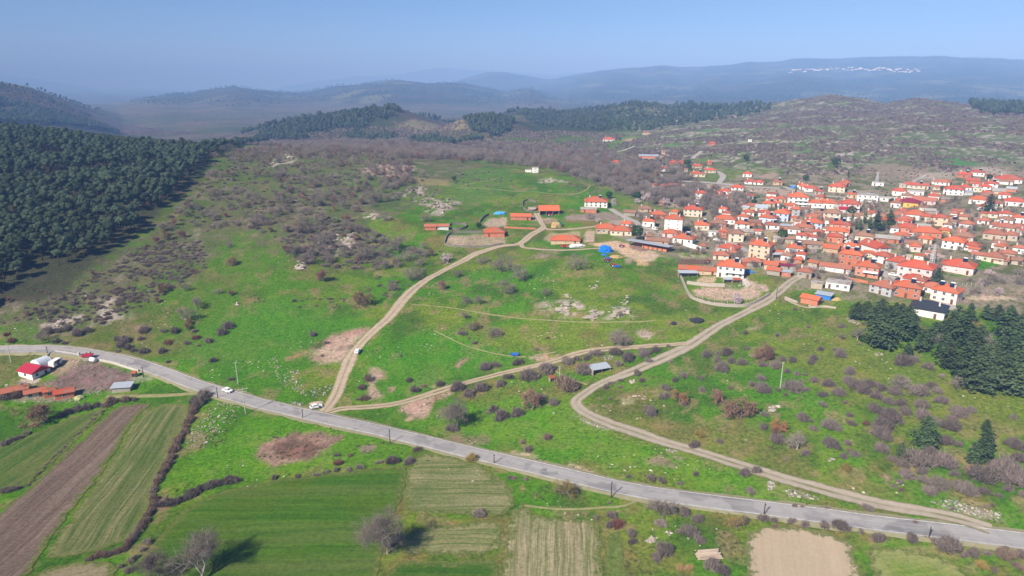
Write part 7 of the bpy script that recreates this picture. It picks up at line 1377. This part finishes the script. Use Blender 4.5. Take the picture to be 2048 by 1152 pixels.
# white box trailer and polytunnel at the left farm
def place(reg, X, Y): P = up(reg, X, Y); return P, mpp(P)
P, k = place('W', 1040, 385); r = empty('box_trailer', P, heading('W', (1010, 390), (1110, 300))); tag(r, 'white boxy caravan trailer beside the polytunnel', 'trailer')
MB().prism([(-2.7,.5),(2.7,.5),(2.7,2.2),(2.3,2.7),(-2.3,2.7),(-2.7,2.2)], -1.1, 1.1).build('body', [WHITEP], r); link('window', WIN, r, (-1.2, -1.1, 1.3)); link('window', WIN, r, (1.0, -1.1, 1.3)); link('door', DOOR, r, (0, -1.1, .5))
for sy in (-1, 1): q = link('wheel', WHEEL, r, (0, sy * .95, .32)); link('rim', RIM, q)
A_, B_ = up('W', 665, 425), up('W', 885, 300); L = math.hypot(B_[0] - A_[0], B_[1] - A_[1]); r = empty('polytunnel', ((A_[0] + B_[0]) / 2, (A_[1] + B_[1]) / 2, min(A_[2], B_[2])), math.atan2(B_[1] - A_[1], B_[0] - A_[0])); tag(r, 'white plastic polytunnel behind the red-roofed farmhouse', 'polytunnel')
b = MB(); n_ = 12; RR = 3.4; sec = 11
V = [(-L / 2 + L * i / (sec - 1), RR * math.cos(math.pi * k_ / n_), RR * (1.0 + .03 * math.sin(i * 2.4)) * math.sin(math.pi * k_ / n_) - .1) for i in range(sec) for k_ in range(n_ + 1)]; F = [(i * (n_ + 1) + k_, (i + 1) * (n_ + 1) + k_, (i + 1) * (n_ + 1) + k_ + 1, i * (n_ + 1) + k_ + 1) for i in range(sec - 1) for k_ in range(n_)] + [tuple(range(n_ + 1)), tuple(range((sec - 1) * (n_ + 1), sec * (n_ + 1)))]
b.add(V, F); b.build('cover', [PLAST], r, None, 0, True)
for i in range(0, sec, 2):
    hb = MB(); x = -L / 2 + L * i / (sec - 1)
    for k_ in range(n_): hb.tube((x, 1.03 * RR * math.cos(math.pi * k_ / n_), 1.03 * RR * math.sin(math.pi * k_ / n_)), (x, 1.03 * RR * math.cos(math.pi * (k_ + 1) / n_), 1.03 * RR * math.sin(math.pi * (k_ + 1) / n_)), .04, .04, 4)
    hb.build('hoop', [PALEP], r)
P, k = place('P1', 748, 335); r = empty('water_tank', P, -.4); tag(r, 'white round tank beside the little maroon hut', 'tank'); MB().tube((-1.3, 0, 1.0), (1.3, 0, 1.0), .95, .95, 14).build('barrel', [WHITEP], r, None, 0, True); MB().box(-.9, -.7, -.6, .6, -.3, .4).box(.7, .9, -.6, .6, -.3, .4).build('cradle', [DARKPOLE], r)
for X in (1470, 1603): P, k = place('W', X, 220); tag(MB().box(-.35, .35, -.35, .35, -.3, 2.0).box(-.45, .45, -.45, .45, 2.0, 2.12).build('gate_post', [CONC], None, P), ('left' if X < 1500 else 'right') + ' white gate post of the farmyard entrance', 'post')
# long open shed with a metal roof beside the straw yard
A_, B_ = up('B', 520, 845), up('B', 985, 925); L = math.hypot(B_[0] - A_[0], B_[1] - A_[1]); hd = math.atan2(B_[1] - A_[1], B_[0] - A_[0]); r = empty('long_shed', ((A_[0] + B_[0]) / 2, (A_[1] + B_[1]) / 2, min(A_[2], B_[2])), hd); tag(r, 'long open cattle shed with a pale metal roof', 'shed')
MB().box(-L / 2, L / 2, 4.6, 4.9, -1, 3.0).box(-L * .18, L / 2, 0, .25, -1, 1.5).build('wall', [WM('brick')], r); b = MB(); b.add([(-L/2-3,-1.2,3.4),(L/2+1.5,-1.2,3.4),(L/2+1.5,5.4,3.0),(-L/2-3,5.4,3.0),(-L/2-3,-1.2,3.25),(L/2+1.5,-1.2,3.25),(L/2+1.5,5.4,2.85),(-L/2-3,5.4,2.85)], [(0,1,2,3),(7,6,5,4),(0,4,5,1),(1,5,6,2),(2,6,7,3),(3,7,4,0)]); b.build('roof', [RM('metal')], r)
for i in range(9): MB().box(-.1, .1, -.1, .1, -1, 3.2).build('post', [DARKPOLE], r, (-L / 2 + L * i / 8, -.6, 0))
# tin shed by the rutted track and two lean-tos, little hut
def leanto(reg, xl, xr, yb, mat, rot, label, h=1.9, asp=.55):
    P = up(reg, (xl + xr) / 2, yb); S = (xr - xl) / REG[reg][2] * mpp(P); d = S * asp; r = empty('lean_to', (P[0], P[1] + d / 2, float(Hm(P[0], P[1] + d / 2))), math.radians(rot)); tag(r, label, 'shed', 'small lean-to sheds'); x, y = S / 2, d / 2
    MB().box(-x + .2, x - .2, y - .3, y - .1, -.6, h).box(-x + .2, -x + .4, -y + .2, y - .3, -.6, h - .1).box(x - .4, x - .2, -y + .2, y - .3, -.6, h - .1).build('wall', [WM('stone')], r); b = MB(); b.add([(-x,-y,h-.25),(x,-y,h-.25),(x,y,h+.35),(-x,y,h+.35),(-x,-y,h-.35),(x,-y,h-.35),(x,y,h+.25),(-x,y,h+.25)], [(0,1,2,3),(7,6,5,4),(0,4,5,1),(1,5,6,2),(2,6,7,3),(3,7,4,0)]); b.build('roof', [mat], r)
    for sx in (-1, 0, 1): MB().box(-.07, .07, -.07, .07, -.6, h - .4).build('post', [WOODP], r, (sx * (x - .3), -y + .2, 0))
leanto('P5', 620, 790, 430, RM('metal'), 22, 'tin-roofed shed beside the rutted side track'); leanto('C', 815, 932, 815, RM('metal'), -3, 'pale tin lean-to in front of the white solar house', 2.2); leanto('C', 930, 1040, 815, RUSTM, -3, 'rusty tin lean-to in front of the white solar house', 1.9); leanto('C', 240, 490, 735, RM('metal'), -2, 'blue-grey tin lean-to at the left end of the long barn', 2.4, .35); leanto('P5', 295, 345, 495, RUSTM, 20, 'small brown hut on the grass beside the pale pole', 1.6, .8); leanto('C', 1440, 1615, 490, RM('metal'), 0, 'tin awning right of the peach house', 2.2, .3); leanto('P1', 1050, 1090, 460, RUSTM, -10, 'tiny red kiosk at the corner of the brown yard', 1.9, .8); leanto('B', 80, 192, 690, RM('crimson'), 2, 'crimson panelled lean-to by the farm lane', 2.6, .5)
# crates and planks by the side track
for k_, (x, y) in enumerate(((220, 280), (265, 272), (330, 262))): P = up('P5', x, y); tag(MB().box(-2.4, 2.4, -.15, .15, 0, .2).build('timber', [LOGM], None, P, .2 + .1 * k_), ['left', 'middle', 'right'][k_] + ' pale timber lying above the side track', 'timber')
# the person by the parked car: one skin over a posed skeleton
P = up('P3', 444, 718); hd = .3
J = {'pelvis': (0,0,.95,.15), 'chest': (0,.02,1.32,.17), 'neck': (0,.03,1.5,.07), 'head': (0,.05,1.64,.11), 'crown': (0,.04,1.74,.09), 'hipL': (.1,0,.9,.11), 'kneeL': (.12,.06,.5,.075), 'ankL': (.12,0,.08,.05), 'toeL': (.13,.18,.04,.045), 'hipR': (-.1,0,.9,.11), 'kneeR': (-.11,.02,.5,.075), 'ankR': (-.12,-.08,.08,.05), 'toeR': (-.13,.1,.04,.045),
     'shL': (.2,.02,1.42,.07), 'elL': (.26,.06,1.14,.05), 'wrL': (.24,.24,.98,.035), 'shR': (-.2,.02,1.42,.07), 'elR': (-.27,.1,1.16,.05), 'wrR': (-.2,.32,1.1,.035)}
nm = list(J); E = [('pelvis','chest'),('chest','neck'),('neck','head'),('head','crown'),('pelvis','hipL'),('hipL','kneeL'),('kneeL','ankL'),('ankL','toeL'),('pelvis','hipR'),('hipR','kneeR'),('kneeR','ankR'),('ankR','toeR'),('chest','shL'),('shL','elL'),('elL','wrL'),('chest','shR'),('shR','elR'),('elR','wrR')]
me = bpy.data.meshes.new('person'); me.from_pydata([J[k_][:3] for k_ in nm], [(nm.index(a), nm.index(c)) for a, c in E], []); me.materials.append(simple('dark_clothes', (.03,.03,.04), None, 3)); po = link('person', me, None, (P[0], P[1], P[2] + .12), hd)
po.modifiers.new('skin', 'SKIN'); po.modifiers.new('sub', 'SUBSURF').levels = 1; po.modifiers['sub'].render_levels = 1
for i, k_ in enumerate(nm): me.skin_vertices[0].data[i].radius = (J[k_][3], J[k_][3])
me.skin_vertices[0].data[0].use_root = True; tag(po, 'person in dark clothes standing beside the parked white car', 'person')

# ================================================================== LABELS for the repeats
LM = [('tall white block', 1345, 455), ('blue tarp heap', 1214, 500), ('black-roofed house', 1855, 630), ('peach three-storey house', 1520, 510), ('yellow house', 1817, 412), ('white terrace house', 1593, 412), ('long pink house', 1830, 555), ('coral house', 1735, 552), ('white solar house', 1461, 552), ('brick barn', 988, 472), ('open barn', 1098, 427), ('crest ruin', 1071, 345), ('long red shed', 873, 460),
      ('hairpin bend', 1152, 803), ('side-track tin shed', 1200, 745), ('road junction', 640, 832), ('white car on the road', 455, 785), ('muddy pit', 590, 900), ('quarry scar', 680, 700), ('tall bare field tree', 775, 1105), ('stubble field', 1105, 1090), ('tan field', 1600, 1100), ('rounded green field', 1830, 1120), ('tall pale slope pole', 1560, 776), ('conifer grove', 1860, 700), ('lone conifers', 1900, 890), ('polytunnel', 82, 725), ('red-roofed farmhouse', 72, 745), ('tin animal shed', 247, 785), ('roadside rubble dump', 430, 850), ('central rock outcrop', 1180, 620), ('scrubby knoll', 670, 490), ('grassy crag', 597, 535), ('forest corner', 60, 585), ('forest edge', 250, 480), ('upper forest edge', 400, 340), ('round tan plot', 985, 445), ('farm lane fork', 1088, 457), ('pink bungalow', 1915, 545), ('white hall', 1745, 505), ('broad red-roofed block', 1677, 465), ('six-window peach house', 1880, 450), ('lattice mast', 1862, 530), ('village cypresses', 1760, 460), ('porch house', 1192, 412), ('long cattle shed', 1300, 500), ('curved stone wall', 1455, 610), ('bare brick shed', 1620, 605), ('far metal barn', 1296, 315), ('ploughed crest plot', 800, 343), ('blossom orchard', 1330, 405), ('white modern house', 1735, 402), ('long farmstead', 1400, 350), ('brown yard', 180, 755), ('log pile', 1416, 1112), ('brown oaks', 1470, 830), ('rutted side track', 900, 775), ('bottom-left hedge', 300, 1030), ('dirt scar', 850, 820), ('back street', 1650, 392), ('red skyline farm', 1925, 350), ('white villa', 1985, 360)]
ORD = ['nearest', 'second nearest', 'third nearest', 'fourth nearest', 'fifth nearest', 'sixth nearest', 'seventh nearest', 'eighth nearest', 'ninth nearest', 'tenth nearest']
def ordn(k):
    if k < 10: return ORD[k]
    n_ = k + 1; return f"{n_}{'th' if 10 <= n_ % 100 <= 20 else {1: 'st', 2: 'nd', 3: 'rd'}.get(n_ % 10, 'th')} nearest"
buck = {}
for it in THINGS:
    o, desc, cat, u, v, g = it; dd = [math.hypot(u - a, (v - b_) * 1.6) for _, a, b_ in LM]; i = int(np.argmin(dd)); du, dv = u - LM[i][1], (v - LM[i][2]) * 1.6
    side = ('right of' if du > 0 else 'left of') if abs(du) > abs(dv) else ('below' if dv > 0 else 'above')
    buck.setdefault((desc, i, side), []).append((dd[i], it))
for (desc, i, side), L_ in buck.items():
    L_.sort(key=lambda t: t[0])
    for k_, (_d, (o, desc, cat, u, v, g)) in enumerate(L_): tag(o, f"{desc}, {ordn(k_) + ' ' if len(L_) > 1 else ''}{side} the {LM[i][0]}", cat, g)
